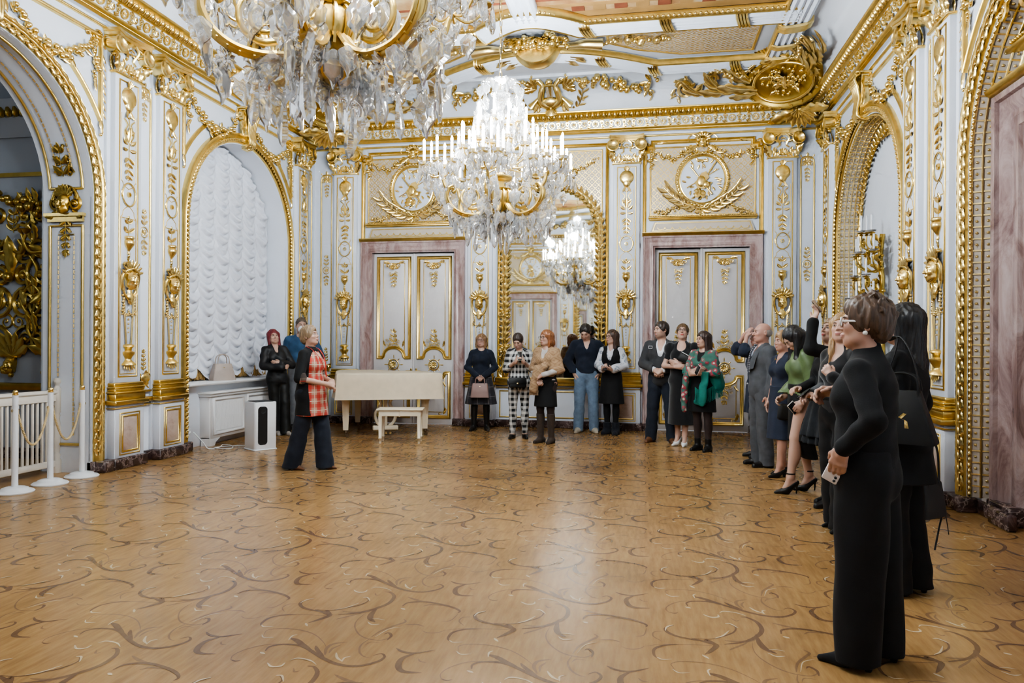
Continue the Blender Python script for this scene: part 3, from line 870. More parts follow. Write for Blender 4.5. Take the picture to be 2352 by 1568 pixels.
def make_pilaster():
    t = empty('pilaster')
    sh = MB(); sh.cbox((-.285, .13, -.02), (.285, ZC, .035), .006); sh.cbox((-.225, .98, 0), (.225, 4.60, .095), .008)
    obj('shaft', sh, WHITE, t, True)
    pl = MB()
    flat_frame(pl, rect(-.155, 1.07, .155, 4.525), .018, .012, w=.094)
    flat_frame(pl, np.array([(-.122, 3.38, 0), (-.122, 4.15, 0)]), .008, .006, closed=False, w=.094); flat_frame(pl, np.array([(.122, 4.15, 0), (.122, 3.38, 0)]), .008, .006, closed=False, w=.094)
    q = [(-.122, 3.38)] + [(-.122 + .03 * math.sin(a), 3.36 - .04 * (1 - math.cos(a))) for a in np.linspace(0, PI / 2, 5)] + [(-.06, 3.30), (0, 3.275), (.06, 3.30)] + [(.122 - .03 * math.sin(a), 3.36 - .04 * (1 - math.cos(a))) for a in np.linspace(PI / 2, 0, 5)] + [(.122, 3.38)]
    flat_frame(pl, np.array([(x, y, 0) for x, y in q]), .008, .006, closed=False, w=.094)
    q2 = [(x, 3.28 - (y - 3.275) * 1.6 - .2) for x, y in q]
    flat_frame(pl, np.array([(x, y, 0) for x, y in q2]), .008, .006, closed=False, w=.094)
    flat_frame(pl, rect(-.128, 1.10, .128, 2.93), .010, .006, w=.094)
    obj('panel_molding', pl, GOLD2, t, True)
    # upper cartouche and arabesque
    W = .097
    c = MB(); c.T = np.diag([.72, 1., 1, 1]); rocaille(c, 0, 4.335, .20, W)
    obj('cartouche', c, GOLD, t, True)
    a = MB(); f0 = W
    a.lathe([(.030, 0), (.038, .010), (.046, 0)], (0, 4.145, f0), 12, 0, 2)
    def half():
        a.scroll((.075, 4.10, f0), .040, PI, -1.1, .012, n=12, k=4); a.scroll((.085, 4.02, f0), .032, PI * .4, 1.2, .012, n=12, k=4)
        a.tube(smooth_path([(.085, 4.09, f0 + .005), (.03, 4.03, f0 + .005), (.075, 3.93, f0 + .005), (.02, 3.83, f0 + .005)], 12), .010, 4)
        a.leaf((.02, 3.80, f0), .35, .11, .030, .9, .2, .5, 2, n=5); a.leaf((.015, 3.74, f0), -.3, .10, .027, .9, .2, .5, 0, n=5)
        a.leaf((.01, 3.90, f0), .9, .10, .026, -.4, .2, .5, 0, n=5)
    a.mirrored(half); a.tube([(0, 4.13, f0 + .004), (0, 3.40, f0 + .004)], [.007, .004], 4)
    a.leaf((0, 3.82, f0), PI / 2, .19, .036, 0, .12, .6, 0); sprig(a, 0, 3.66, .13, .17, f0, True)
    a.rosette((0, 3.57, f0), .062, 7); sprig(a, 0, 3.52, .14, .15, f0, True)
    obj('arabesque', a, GOLD, t, True)
    me = MB()
    th = np.linspace(0, 2 * PI, 28, endpoint=False)
    me.tube(np.stack([.108 * np.cos(th), 3.24 - .03 + .135 * np.sin(th), 0 * th + W + .008], 1), .011, 6, closed=True)
    me.rosette((0, 3.21, W), .058, 8); me.lathe([(.012, 0), (.018, .02), (.03, .018), (.034, 0)], (0, 3.21, W), 12, 0, 2)
    for y in (3.36, 3.06): me.rosette((0, y, W + .005), .032, 5)
    for x in (-.115, .115): me.leaf((x, 3.17, W), PI / 2, .09, .018, 0, .1, .5, 0, n=4)
    obj('medallion', me, GOLD, t, True)
    ur = MB()
    sprig(ur, 0, 2.73, .22, .18, W)
    ur.lathe([(0, 2.50), (.025, 2.51), (.012, 2.54), (.03, 2.57), (.065, 2.62), (.07, 2.66), (.055, 2.675), (.07, 2.70), (.06, 2.72), (0, 2.725)], (0, 0, W), 14, 0, 1, 0, PI)
    ur.mirrored(lambda: ur.scroll((.075, 2.655, W), .02, 0, 1, .006, n=8, k=4))
    ur.mirrored(lambda: ur.scroll((.035, 2.455, W), .03, PI * .5, -1.2, .009, n=10, k=4)); ur.leaf((0, 2.42, W), PI / 2, .09, .025, 0, .2)
    obj('urn', ur, GOLD, t, True)
    # mask on a tapering herm
    mk = MB()
    mk.cbox((-.10, 2.375, W), (.10, 2.40, W + .06), .006); mk.cbox((-.08, 2.40, W), (.08, 2.415, W + .045), .004)
    for i in range(9):
        an = PI / 2 + (i - 4) * .33
        mk.leaf((.04 * math.cos(an), 2.26 + .04 * math.sin(an), W + .05), an, .15, .028, 0, .1, .5, 2, 0, m=0)
    put_mask(mk, 0, 2.215, W + .02, 1.02)
    def cape():
        mk.tube(smooth_path([(.01, 2.335, W + .08), (.10, 2.30, W + .05), (.135, 2.22, W + .03), (.115, 2.10, W + .02), (.06, 2.02, W + .015)], 14), [.012, .014, .016, .018, .019, .020, .021, .021, .02, .02, .018, .016, .014, .012, .008], 7)
        mk.tube(smooth_path([(.115, 2.13, W + .03), (.10, 2.04, W + .03), (.03, 1.98, W + .03)], 8), .015, 5)
        mk.scroll((.135, 2.255, W + .01), .032, 0, 1.2, .012, n=12)
    mk.mirrored(cape)
    mk.leaf((0, 2.10, W + .02), -PI / 2, .19, .075, 0, .1, .55, 2)
    obj('mask', mk, GOLD, t, True)
    he = MB()
    he.mirrored(lambda: he.tube([(.085, 2.0, W + .012), (.042, 1.45, W + .012)], [.013, .010], 5))
    R = random.Random(3)
    def fest():
        for i in range(7): he.blob((.098 + R.uniform(-.012, .012), 2.02 - i * .036, W + .014), R.uniform(.012, .02))
        for i in range(5): he.blob((.085 - i * .02, 1.785 + .018 * abs(i - 2), W + .014), R.uniform(.011, .017))
    he.mirrored(fest)
    for i in range(6): he.blob((0, 1.84 - .05 * i, W + .01), (.013 - .001 * i, .02 - .002 * i, .012))
    obj('herm_festoon', he, GOLDP, t, True)
    co = MB()
    co.lathe([(.03, 1.45), (.075, 1.44), (.08, 1.42), (.055, 1.40), (.05, 1.37), (.085, 1.355), (.085, 1.335), (.06, 1.30), (.045, 1.27), (.06, 1.25), (.10, 1.215), (.10, 1.20), (.0, 1.195)], (0, 0, W - .01), 12, 0, 1, 0, PI)
    for i in range(5): co.leaf(((i - 2) * .034, 1.20, W + .02), -PI / 2 + (i - 2) * .2, .075 - .012 * abs(i - 2), .018, 0, .2, .5, 0, n=4)
    obj('console', co, GOLD2, t, True)
    # capital
    cp = MB()
    ab = [(-.315, .10), (-.29, .21), (-.15, .165), (0, .15), (.15, .165), (.29, .21), (.315, .10), (.315, -.0), (-.315, -.0)]
    cp.poly(ab, 5.03, 5.065, 0, ax=1); cp.poly([(x * .95, w_ * .93) for x, w_ in ab], 4.99, 5.03, 0, ax=1); cp.poly([(x * .92, w_ * .8) for x, w_ in ab], 4.955, 4.99, 0, ax=1)
    def vol():
        for z in np.linspace(.03, .17, 5): pass
        cp.lathe([(0, 0), (.095, 0), (.104, .05), (.10, .12), (.104, .155), (.09, .16), (.085, .15), (0, .15)], (.235, 4.895, .03), 20, 0, 2)
        cp.scroll((.235, 4.895, .183), .094, PI * .5, -2.4, .016, n=40, k=5)
        cp.leaf((.20, 4.79, .12), -.9, .10, .03, 1.2, .2); cp.blob((.255, 4.775, .11), .032); cp.blob((.21, 4.765, .12), .024)
        cp.leaf((.195, 4.60, .10), PI / 2 - .12, .23, .055, -.9, .35, .7, 3, n=10); cp.leaf((.15, 4.60, .10), PI / 2 + .42, .17, .040, -.9, .25, .7, 3); cp.leaf((.11, 4.60, .10), PI / 2 + .8, .12, .030, -.9, .2, .7, 2); cp.leaf((.21, 4.60, .05), PI / 2 - .3, .20, .04, -.6, .3)
        cp.tube(smooth_path([(.03, 4.97, .16), (.09, 4.90, .15), (.05, 4.80, .11), (.10, 4.76, .10)], 10), .016, 5)
        cp.scroll((.095, 4.785, .095), .042, PI, -1.2, .014, n=12, k=4); cp.scroll((.05, 4.74, .095), .032, 0, 1.1, .013, n=10, k=4); cp.leaf((.02, 4.86, .12), -.2, .13, .03, .7, .2)
        cp.tube(smooth_path([(.08, 4.62, .10), (.05, 4.60, .105), (.0, 4.64, .11)], 8), .008, 4)
        cp.tube(smooth_path([(.10, 4.95, .14), (.17, 4.93, .15), (.2, 4.97, .16)], 8), .022, 6)
    cp.mirrored(vol)
    for i in range(7): cp.leaf((0, 4.64, .10), PI / 2 + (i - 3) * .42, .11, .030, 0, .2, .7, 0, n=5)
    cp.blob((0, 4.645, .11), .03); cp.rosette((0, 4.99, .16), .055, 6); sprig(cp, 0, 4.93, .09, .09, .13, True)
    cp.cbox((-.25, 4.575, -.01), (.25, 4.605, .125), .006)
    bk = MB(); bk.poly([(-.19, 4.60), (.19, 4.60), (.21, 4.80), (.25, 4.96), (-.25, 4.96), (-.21, 4.80)], .0, .097, 0)
    o = obj('capital', cp, GOLD, t, True); obj('capital_bell', bk, WHITE, o, True)
    # pedestal with a rose marble tablet
    ba = MB()
    for z0, z1, d, x in ((.955, 1.0, .125, .25), (.935, .955, .15, .265), (.90, .935, .135, .255), (.875, .90, .165, .275), (.80, .875, .145, .262), (.745, .80, .175, .29), (.70, .715, .15, .275)):
        ba.cbox((-x, z0, -.01), (x, z1, d), .010)
    obj('base_molding', ba, GOLD2, t, True)
    pd = MB(); pd.cbox((-.25, .12, -.01), (.25, .745, .13), .008)
    obj('pedestal', pd, WHITE, t, True)
    pn = MB(); pn.cbox((-.125, .205, .12), (.125, .605, .1335), .003)
    o = obj('pedestal_panel', pn, PANELM, t, True)
    fm = MB(); flat_frame(fm, rect(-.13, .20, .13, .61), .022, .016, w=.13); flat_frame(fm, rect(-.165, .165, .165, .645), .014, .010, w=.13)
    obj('panel_frame', fm, GOLD2, o, True)
    return t
PIL = []
def place_wall(o, wall, u):
    """stand a wall piece on one of the four walls; u runs along the wall in world metres"""
    if wall == 'back': o.location, o.rotation_euler = (XC + u, YB, 0), (0, 0, 0)
    if wall == 'rear': o.location, o.rotation_euler = (XC - u, YR, 0), (0, 0, PI)
    if wall == 'left': o.location, o.rotation_euler = (XL, u, 0), (0, 0, PI / 2)
    if wall == 'right': o.location, o.rotation_euler = (XR, u, 0), (0, 0, -PI / 2)
    return o
p0 = make_pilaster(); first = [p0]
def put(proto_list, wall, u, label, cat, group):
    o = proto_list[0] if not proto_list[1:] else copy_tree(proto_list[0])
    proto_list.append(o)
    place_wall(o, wall, u)
    return tag(o, label, cat, group)
GP = 'white and gold pilasters'
for wall, u, lb in (('back', -PU[1], 'white gilded pilaster on the far wall between the left corner and the left door'),
                    ('back', -PU[0], 'white gilded pilaster between the left far door and the tall mirror'),
                    ('back', PU[0], 'white gilded pilaster between the tall mirror and the right far door'),
                    ('back', PU[1], 'white gilded pilaster on the far wall right of the right door'),
                    ('left', PS[0], 'white gilded pilaster beside the big open arch on the left wall'),
                    ('left', PS[1], 'white gilded pilaster just left of the curtained window arch'),
                    ('left', PS[2], 'white gilded pilaster just right of the curtained window, in the left corner'),
                    ('right', PS[0], 'white gilded pilaster beside the big marble doorway arch on the right wall'),
                    ('right', PS[1], 'white gilded pilaster on the right wall just nearer than the candelabrum arch'),
                    ('right', PS[2], 'white gilded pilaster on the right wall in the far right corner'),
                    ('rear', PU[0], None)):
    put(first, wall, u, lb or 'white gilded pilaster seen only in the mirror', 'pilaster', GP)

# narrow gilt panels between neighbouring pilasters and in the corners
def make_narrow():
    t = empty('narrow_panel')
    mb = MB(); w0 = .0
    pth = np.array([(-.105, 1.02, 0), (-.105, 4.50, 0), (-.095, 4.56, 0), (-.06, 4.60, 0), (0, 4.61, 0), (.06, 4.60, 0), (.095, 4.56, 0), (.105, 4.50, 0), (.105, 1.02, 0)])
    flat_frame(mb, pth[::-1], .026, .02, closed=True, w=w0)
    obj('molding', mb, GOLD2, t, True)
    a = MB(); a.rosette((0, 4.53, .0), .075, 8); a.mirrored(lambda: (a.scroll((.06, 4.49, 0), .04, PI * .6, -1.2, .010, n=12, k=4), a.leaf((.08, 4.60, .0), .8, .06, .016, .5)))
    a.leaf((0, 4.58, 0), PI / 2, .10, .03, 0, .2); sprig(a, 0, 4.44, .24, .11, 0, True)
    obj('crest', a, GOLDP, t, True)
    b = MB(); b.rosette((0, 2.83, 0), .045, 8); th = np.linspace(0, 2 * PI, 18, endpoint=False)
    b.tube(np.stack([.065 * np.cos(th), 2.83 + .065 * np.sin(th), 0 * th + .006], 1), .008, 5, closed=True)
    sprig(b, 0, 2.91, .20, .12); sprig(b, 0, 2.75, .20, .12, .004, True)
    obj('rosette_ornament', b, GOLDP, t, True)
    c = MB(); rocaille(c, 0, 1.02, .10, .036); sprig(c, 0, 1.12, .26, .10)
    obj('foot_cartouche', c, GOLD, t, True)
    return t
nar = [make_narrow()]
for wall, u, lb in (('back', -4.25, 'tall narrow gilt-framed panel in the left corner of the far wall'), ('back', 4.25, 'tall narrow gilt-framed panel in the right corner of the far wall'),
                    ('left', 8.045, 'tall narrow gilt-framed panel between the two pilasters left of the window'), ('right', 8.045, 'tall narrow gilt-framed panel between the two pilasters on the right wall'),
                    ('left', 12.52, 'tall narrow gilt-framed panel on the left wall in its far corner'), ('right', 12.52, 'tall narrow gilt-framed panel on the right wall in its far corner')):
    put(nar, wall, u, lb or 'tall narrow gilt-framed panel seen only in the mirror', 'wall panel', 'narrow gilt panels')
# dado between: white wainscot with gilt rail
def dado(name, spans, loc, rz):
    mb = MB()
    for a, b in spans:
        mb.cbox((a, .70, -.01), (b, .715, .05), .004, 1); mb.cbox((a, .745, -.01), (b, .80, .075), .012, 1); mb.cbox((a, .86, -.01), (b, .885, .05), .006, 1)
        if b - a > .25: flat_frame(mb, rect(a + .07, .18, b - .07, .64), .022, .014, m=1, w=0)
    return struct(name, mb, [WHITE, GOLD2], True, loc=loc, rz=rz)
sp = [(-HW, -PU[1] - .29), (-PU[0] + .29, PU[0] - .29), (PU[1] + .29, HW)]
dado('trim_3', sp, (XC, YB, 0), 0); dado('trim_4', sp, (XC, YR, 0), PI)
for nm, x, rz, sg in (('trim_5', XL, PI / 2, 1), ('trim_6', XR, -PI / 2, -1)):
    ss = [(7.94, 8.15), (12.42, YB), (4.2 - 2.8, 3.43)]
    dado(nm, [(min(a * sg, b * sg), max(a * sg, b * sg)) for a, b in ss[:2]], (x, 0, 0), rz)

# doors with marble surrounds and overdoors
def make_door(handle=True, ajar=False):
    t = empty('door')
    fr = MB()
    P = np.array([(-DH, 0, 0), (-DH, DZ, 0), (DH, DZ, 0), (DH, 0, 0)])
    prof = [(0, -.14), (0, .045), (.03, .055), (.035, .07), (.07, .07), (.085, .055), (.10, .06), (.13, .085), (.165, .09), (.17, .11), (.195, .115), (.205, .09), (.205, -.01)]
    fr.sweep(P, prof, m=0); 
    obj('marble_frame', fr, MARBLE, t, True)
    ft = MB(); ft.mirrored(lambda: ft.cbox((DH - .005, 0, -.01), (DH + .215, .13, .125), .01)); obj('frame_plinth', ft, PLINTH, t, True)
    cn = MB(); cn.sweep(np.array([(-1.0, 3.335, 0), (1.0, 3.335, 0)]), [(0, -.01), (-.005, .10), (.012, .125), (.03, .13), (.04, .15), (.055, .15), (.06, .12), (.06, -.01)]); obj('frame_cornice', cn, GOLD2, t, True)
    for sx in (-1, 1):
        lf = MB(); x0, x1 = (-DH, -.002) if sx < 0 else (.002, DH); w0 = -.06 if (sx > 0 or not ajar) else -.10
        lf.cbox((x0, .01, w0 - .05), (x1, DZ - .005, w0), .004)
        leaf = obj('door_leaf', lf, DOORW, t, True)
        c = sx * .385
        pm = MB(); a_ = np.linspace(0, PI, 12)
        up = [(c - .30, 3.04), (c + .30, 3.04), (c + .30, 1.215), (c + .22, 1.215)] + [(c + .20 * math.cos(q), 1.235 + .165 * math.sin(q)) for q in a_] + [(c - .22, 1.215), (c - .30, 1.215)]
        lo = [(c - .29, .14), (c + .29, .14), (c + .29, .94), (c + .22, .94)] + [(c + .20 * math.cos(q), .93 - .13 * math.sin(q)) for q in a_] + [(c - .22, .94), (c - .29, .94)]
        for q, s_ in ((up, 1), (lo, -1)):
            Q = np.array([(x, y, 0) for x, y in q])
            pm.sweep(Q[::-1] if s_ > 0 else Q, [(-.03 * 1, w0), (-.03, w0 + .02), (-.012, w0 + .034), (0, w0 + .024), (.012, w0 + .03), (.028, w0 + .014), (.03, w0)], closed=True, m=0)
            ctr = np.array([c, (Q[:, 1].max() + Q[:, 1].min()) / 2, 0]); I = ctr + (Q - ctr) * np.array([.68, .90 if s_ > 0 else .78, 1])
            flat_frame(pm, I[::-1] if s_ > 0 else I, .012, .010, m=0, w=w0)
        obj('panel_molding', pm, GOLD2, leaf, True)
        od = MB()
        for i in range(7): od.leaf((c, 2.86, w0 + .01), PI / 2 + (i - 3) * .5, .10, .026, 0, .2, .6, 0, n=5)
        od.scroll((c, 2.86, w0), .055, 0, 1.4, .010, n=14)
        od.mirrored(lambda: None)
        for s_ in (-1, 1):
            od.scroll((c + s_ * .10, 2.90, w0), .045, PI * (.5 + .5 * s_), -1.2 * s_, .011, n=12); od.leaf((c + s_ * .09, 2.96, w0), PI / 2 - s_ * 1.2, .12, .026, -s_ * .6)
            od.scroll((c + s_ * .05, 2.76, w0), .035, 0, s_ * 1.1, .008, n=10, k=4)
        sprig(od, c, 2.78, .26, .14, w0, True)
        for z, sg in ((1.415, 1), (.79, -1)):
            for s_ in (-1, 1):
                for i, (dx, dy, r) in enumerate(((.04, .05, .045), (.10, .03, .05), (.05, .15, .035), (.11, .11, .03))):
                    od.scroll((c + s_ * dx, z + sg * dy, w0), r, i, s_ * 1.2, .007, n=10, k=4)
                od.leaf((c + s_ * .16, z - sg * .0, w0), PI / 2 - s_ * .5 * sg + (PI if sg < 0 else 0), .12, .022, s_ * .5)
            sprig(od, c, z + sg * .06, .26, .15, w0, sg < 0)
        for s_ in (-1, 1):
            od.leaf((c + s_ * .18, .19, w0), PI / 2 - s_ * .7, .14, .03, s_ * .9); od.scroll((c + s_ * .13, .20, w0), .03, 0, s_ * 1.1, .008, n=10, k=4)
        th = np.linspace(0, 2 * PI, 24, endpoint=False)
        od.tube(np.stack([c + .095 * np.cos(th), 1.085 + .095 * np.sin(th), 0 * th + w0 + .012], 1), .012, 6, closed=True)
        od.rosette((c, 1.085, w0), .075, 10)
        for i in range(8): od.leaf((c + .105 * math.cos(i * PI / 4), 1.085 + .105 * math.sin(i * PI / 4), w0), i * PI / 4, .05 + .03 * (i % 2 == 0), .012, 0, .1, .5, 0, n=4)
        obj('gilt_ornament', od, GOLD, leaf, True)
        if handle:
            h = MB(); hx = sx * .05
            h.lathe([(.0, .0), (.016, .0), (.016, .01), (.008, .015), (.008, .05), (0, .05)], (hx, .975, w0), 10, 0, 2); h.tube([(hx, .975, w0 + .045), (hx + sx * .09, .975, w0 + .045)], [.010, .008], 6); h.cbox((hx - .018, .93, w0), (hx + .018, 1.02, w0 + .006), .003)
            obj('door_handle', h, BRASS, leaf, True)
    st = MB(); st.cbox((-.02, .01, -.06), (.02, DZ - .005, -.04), .006); obj('meeting_stile', st, DOORW, t, True)
    return t
for i, (wall, u, aj) in enumerate((('back', -DU, 0), ('back', DU, 1), ('rear', -DU, 0), ('rear', DU, 0))):
    d = make_door(True, aj) if i < 2 else copy_tree(dd)
    if i == 0: dd = d
    d.name = 'door_%d' % (i + 1)
    place_wall(d, wall, u); tag(d, kind='structure')
    if i == 0:
        lb = ['double white doors with gilt panels in a pink marble frame, left of the mirror', 'double white doors with gilt panels in a pink marble frame, right of the mirror']
    if i < 2: d['label'] = lb[i]

def make_overdoor(mirrorhead=False):
    t = empty('overdoor_panel')
    fr = MB(); hw, z0, z1 = .965, 3.395, 4.95
    pth = np.array([(hw, z0, 0), (hw, 4.80, 0), (hw - .06, 4.80, 0), (hw - .06, 4.86, 0), (hw - .14, 4.86, 0), (hw - .14, z1, 0), (-hw + .14, z1, 0), (-hw + .14, 4.86, 0), (-hw + .06, 4.86, 0), (-hw + .06, 4.80, 0), (-hw, 4.80, 0), (-hw, z0, 0)])
    fr.sweep(pth, [(-.035, 0), (-.035, .03), (-.018, .045), (-.006, .03), (.01, .04), (.026, .028), (.035, 0)])
    obj('outer_molding', fr, GOLD2, t, True)
    tr = MB(); hx, za, zb = .865, 3.69, 4.855
    tr.poly([(-hx, za), (hx, za), (hx, zb - .09), (hx - .09, zb), (-hx + .09, zb), (-hx, zb - .09)], .002, .012)
    ob = obj('trellis_panel', tr, LATT, t, True)
    tf = MB(); flat_frame(tf, np.array([(-hx, za, 0), (hx, za, 0), (hx, zb - .09, 0), (hx - .09, zb, 0), (-hx + .09, zb, 0), (-hx, zb - .09, 0)]), .028, .026, w=.0); obj('panel_molding', tf, GOLD2, ob, True)
    # oval medallion
    ov = MB(); th = np.linspace(0, 2 * PI, 48, endpoint=False); oz, ra, rb_ = 4.285, .375, .40
    ov.add(np.vstack([[(0, oz, .05)], np.stack([ra * np.cos(th), oz + rb_ * np.sin(th), 0 * th + .03], 1)]), [(0, 1 + i, 1 + (i + 1) % 48) for i in range(48)])
    oo = obj('oval_ground', ov, WHITE, t, True)
    rg = MB(); rg.tube(np.stack([(ra + .04) * np.cos(th), oz + (rb_ + .04) * np.sin(th), 0 * th + .025], 1), .038, 8, closed=True)
    for i in range(44):
        a = i * 2 * PI / 44; rg.blob(((ra + .048) * math.cos(a), oz + (rb_ + .048) * math.sin(a), .045), (.03, .03, .032), seg=(6, 4))
    rg.tube(np.stack([(ra - .003) * np.cos(th), oz + (rb_ - .003) * np.sin(th), 0 * th + .034], 1), .011, 5, closed=True)
    obj('oval_ring', rg, GOLD, t, True)
    # trophy of musical instruments
    tp = MB(); w_ = .048
    tp.tube([(.22, oz + .29, w_ + .01), (-.12, oz - .24, w_ + .012)], [.016, .010], 6); tp.tube([(-.20, oz + .22, w_ + .01), (.16, oz - .26, w_ + .01)], [.014, .018], 6)
    tp.tube([(.27, oz + .17, w_), (-.26, oz - .14, w_ + .01)], .008, 5)
    tp.poly([(x, oz + y) for x, y in ((-.02, .10), (.06, .13), (.11, .02), (.06, -.03), (.10, -.10), (.03, -.17), (-.08, -.15), (-.13, -.05), (-.07, .0))], w_, w_ + .035); tp.blob((-.02, oz - .04, w_ + .03), (.075, .10, .03), seg=(14, 8)); tp.blob((.06, oz - .09, w_ + .025), (.06, .06, .03), seg=(12, 8)); tp.tube([(-.06, oz + .10, w_ + .03), (.07, oz - .16, w_ + .05)], .006, 4)
    tp.lathe([(.012, 0), (.016, .08), (.05, .12)], (.12, oz - .18, w_ + .01), 10, 0, 1); tp.leaf((-.05, oz - .13, w_), -PI / 2 - .3, .2, .08, .3); tp.leaf((.01, oz - .18, w_), -PI / 2 + .1, .15, .05, -.3)
    tp.tube([(0, oz + .18, w_), (0, oz + .34, w_)], .007, 4); tp.blob((0, oz + .30, w_), .028); tp.leaf((0, oz + .33, w_), -.4, .09, .03, .6); tp.leaf((0, oz + .33, w_), PI + .4, .09, .03, -.6)
    R = random.Random(5)
    for i in range(26):
        a = R.uniform(0, 2 * PI); r = R.uniform(.16, .30)
        tp.leaf((r * math.cos(a), oz + r * math.sin(a) * 1.02, w_ - .006), a + R.uniform(-.7, .7), .085, .022, R.uniform(-.6, .6), .2, .5, 0, n=4)
    obj('instrument_trophy', tp, GOLD, oo, True)
    hd = MB(); put_mask(hd, 0, 4.93, .05, .88)
    for i in range(9): hd.leaf((.07 * math.cos(PI * (i + .5) / 9), 4.96 + .06 * math.sin(PI * (i + .5) / 9), .07), PI * (i + .5) / 9, .07, .025, .5 * (i - 4) / 4, .2)
    hd.lathe([(.10, 5.045), (.085, 5.06), (.09, 5.075), (.06, 5.085), (0, 5.088)], (0, 0, .04), 12, 0, 1, 0, PI)
    def hs():
        hd.blob((.075, 4.96, .05), (.03, .05, .03)); hd.blob((.085, 4.90, .05), (.025, .045, .028)); hd.tube(smooth_path([(.09, 5.0, .04), (.17, 5.05, .03), (.24, 4.99, .03), (.22, 4.93, .03)], 12), .012, 5)
        hd.scroll((.13, 4.79, .05), .075, PI * .75, -1.5, .022, n=18); hd.leaf((.08, 4.86, .03), -.3, .2, .05, -.9); hd.leaf((.20, 4.78, .03), -.6, .16, .035, .6)
    hd.mirrored(hs)
    obj('crowned_head', hd, GOLD, t, True)
    g = MB(); R = random.Random(11)
    g.mirrored(lambda: (g.garland(smooth_path([(.20, 4.87, 0), (.32, 4.72, 0), (.48, 4.66, 0), (.66, 4.70, 0), (.80, 4.79, 0)], 12), .055, w=.02, rs=R), g.garland([(.83, 4.82, 0), (.845, 4.66, 0), (.83, 4.50, 0)], .06, w=.03, rs=R), g.rosette((.83, 4.83, .02), .06, 6)))
    obj('flower_garland', g, GOLD, t, True)
    cr = MB(); R2 = random.Random(2)
    def crn():
        cr.rosette((.90, 4.86, .02), .05, 6); cr.scroll((.93, 4.90, .01), .05, 0, 1.3, .014, n=14); cr.scroll((.84, 4.93, .01), .04, 0, -1.3, .012, n=12)
        cr.leaf((.94, 4.78, .02), -PI / 2, .22, .03, 0, .1, .6, 3); cr.leaf((.80, 4.94, .02), PI, .2, .03, 0, .1, .6, 3)
    for s_ in (-1., 1.):
        cr = MB(); cr.T = np.diag([s_, 1, 1, 1]); crn(); obj('corner_scroll', cr, GOLD, t, True)
    lb = MB()
    def branch():
        p = smooth_path([(.03, 3.80, .03), (.16, 3.83, .04), (.32, 3.90, .05), (.48, 4.00, .05), (.64, 4.16, .05)], 20); lb.tube(p, np.linspace(.026, .010, 21), 6)
        for i in range(3, 21, 3):
            d = p[i] - p[i - 1]; h = math.atan2(d[1], d[0])
            for s_ in (-1, 1): lb.leaf(p[i], h + s_ * .85, .20, .036, -s_ * .9, .35, .6, 2, n=8)
        q = smooth_path([(.10, 3.80, .02), (.32, 3.86, .02), (.46, 3.82, .02), (.60, 3.76, .02), (.76, 3.74, .02)], 14); lb.tube(q, .010, 5)
        for i in range(3, 15):
            [lb.blob(q[i] + np.array([R2.uniform(-.045, .045), R2.uniform(-.045, .045), .02]), R2.uniform(.014, .03)) for _ in range(3)]; lb.leaf(q[i], R2.uniform(-1.5, 1.5), .06, .016, .4, .2, .5, 0, n=4)
    lb.mirrored(branch); obj('laurel_branch', lb, GOLDP, t, True)
    bw = MB()
    bw.mirrored(lambda: (bw.leaf((.0, 3.80, .03), .25, .17, .05, .5), bw.leaf((0, 3.79, .02), -.6, .15, .04, .4), bw.leaf((.02, 3.80, .05), .9, .12, .035, -.4), bw.leaf((.0, 3.77, .02), -1.2, .1, .03, .3)))
    bw.blob((0, 3.80, .05), (.035, .03, .03)); obj('ribbon_bow', bw, GOLD, t, True)
    if not mirrorhead:
        s2 = MB(); s2.cbox((-.885, 3.605, -.005), (.885, 3.635, .085), .01); s2.cbox((-.90, 3.635, -.005), (.90, 3.655, .10), .006)
        for i in range(62): s2.blob((-.88 + 1.76 * i / 61, 3.668, .075), (.013, .014, .014), seg=(6, 4))
        obj('beaded_shelf', s2, GOLD2, t, True)
        vs = MB(); vs.poly([(-.87, 3.40), (.87, 3.40), (.80, 3.58), (-.80, 3.58)], .0, .035); vo = obj('scroll_panel', vs, BEIGE, t, True)
        v2 = MB()
        v2.sweep(np.array([(-.82, 3.425, 0), (.82, 3.425, 0), (.775, 3.56, 0), (-.775, 3.56, 0)]), [(-.008, .035), (-.008, .045), (.008, .045), (.008, .035)], closed=True)
        for i in range(12):
            x = -.69 + 1.38 * i / 11
            v2.scroll((x, 3.495, .035), .048, PI * 1.1, -1.5, .012, n=18); v2.tube(smooth_path([(x - .05, 3.48, .04), (x - .02, 3.445, .04), (x + .05, 3.45, .04), (x + .075, 3.49, .04)], 8), .009, 4)
        obj('running_scroll', v2, GOLD, vo, True)
    return t
od = [make_overdoor()]
for wall, u, lb in (('back', -DU, 'gilded overdoor panel with oval instrument trophy above the left far door'), ('back', DU, 'gilded overdoor panel with oval instrument trophy above the right far door'), ('rear', DU, None)):
    put(od, wall, u, lb or 'gilded overdoor panel seen only in the mirror', 'overdoor', 'gilded overdoors')

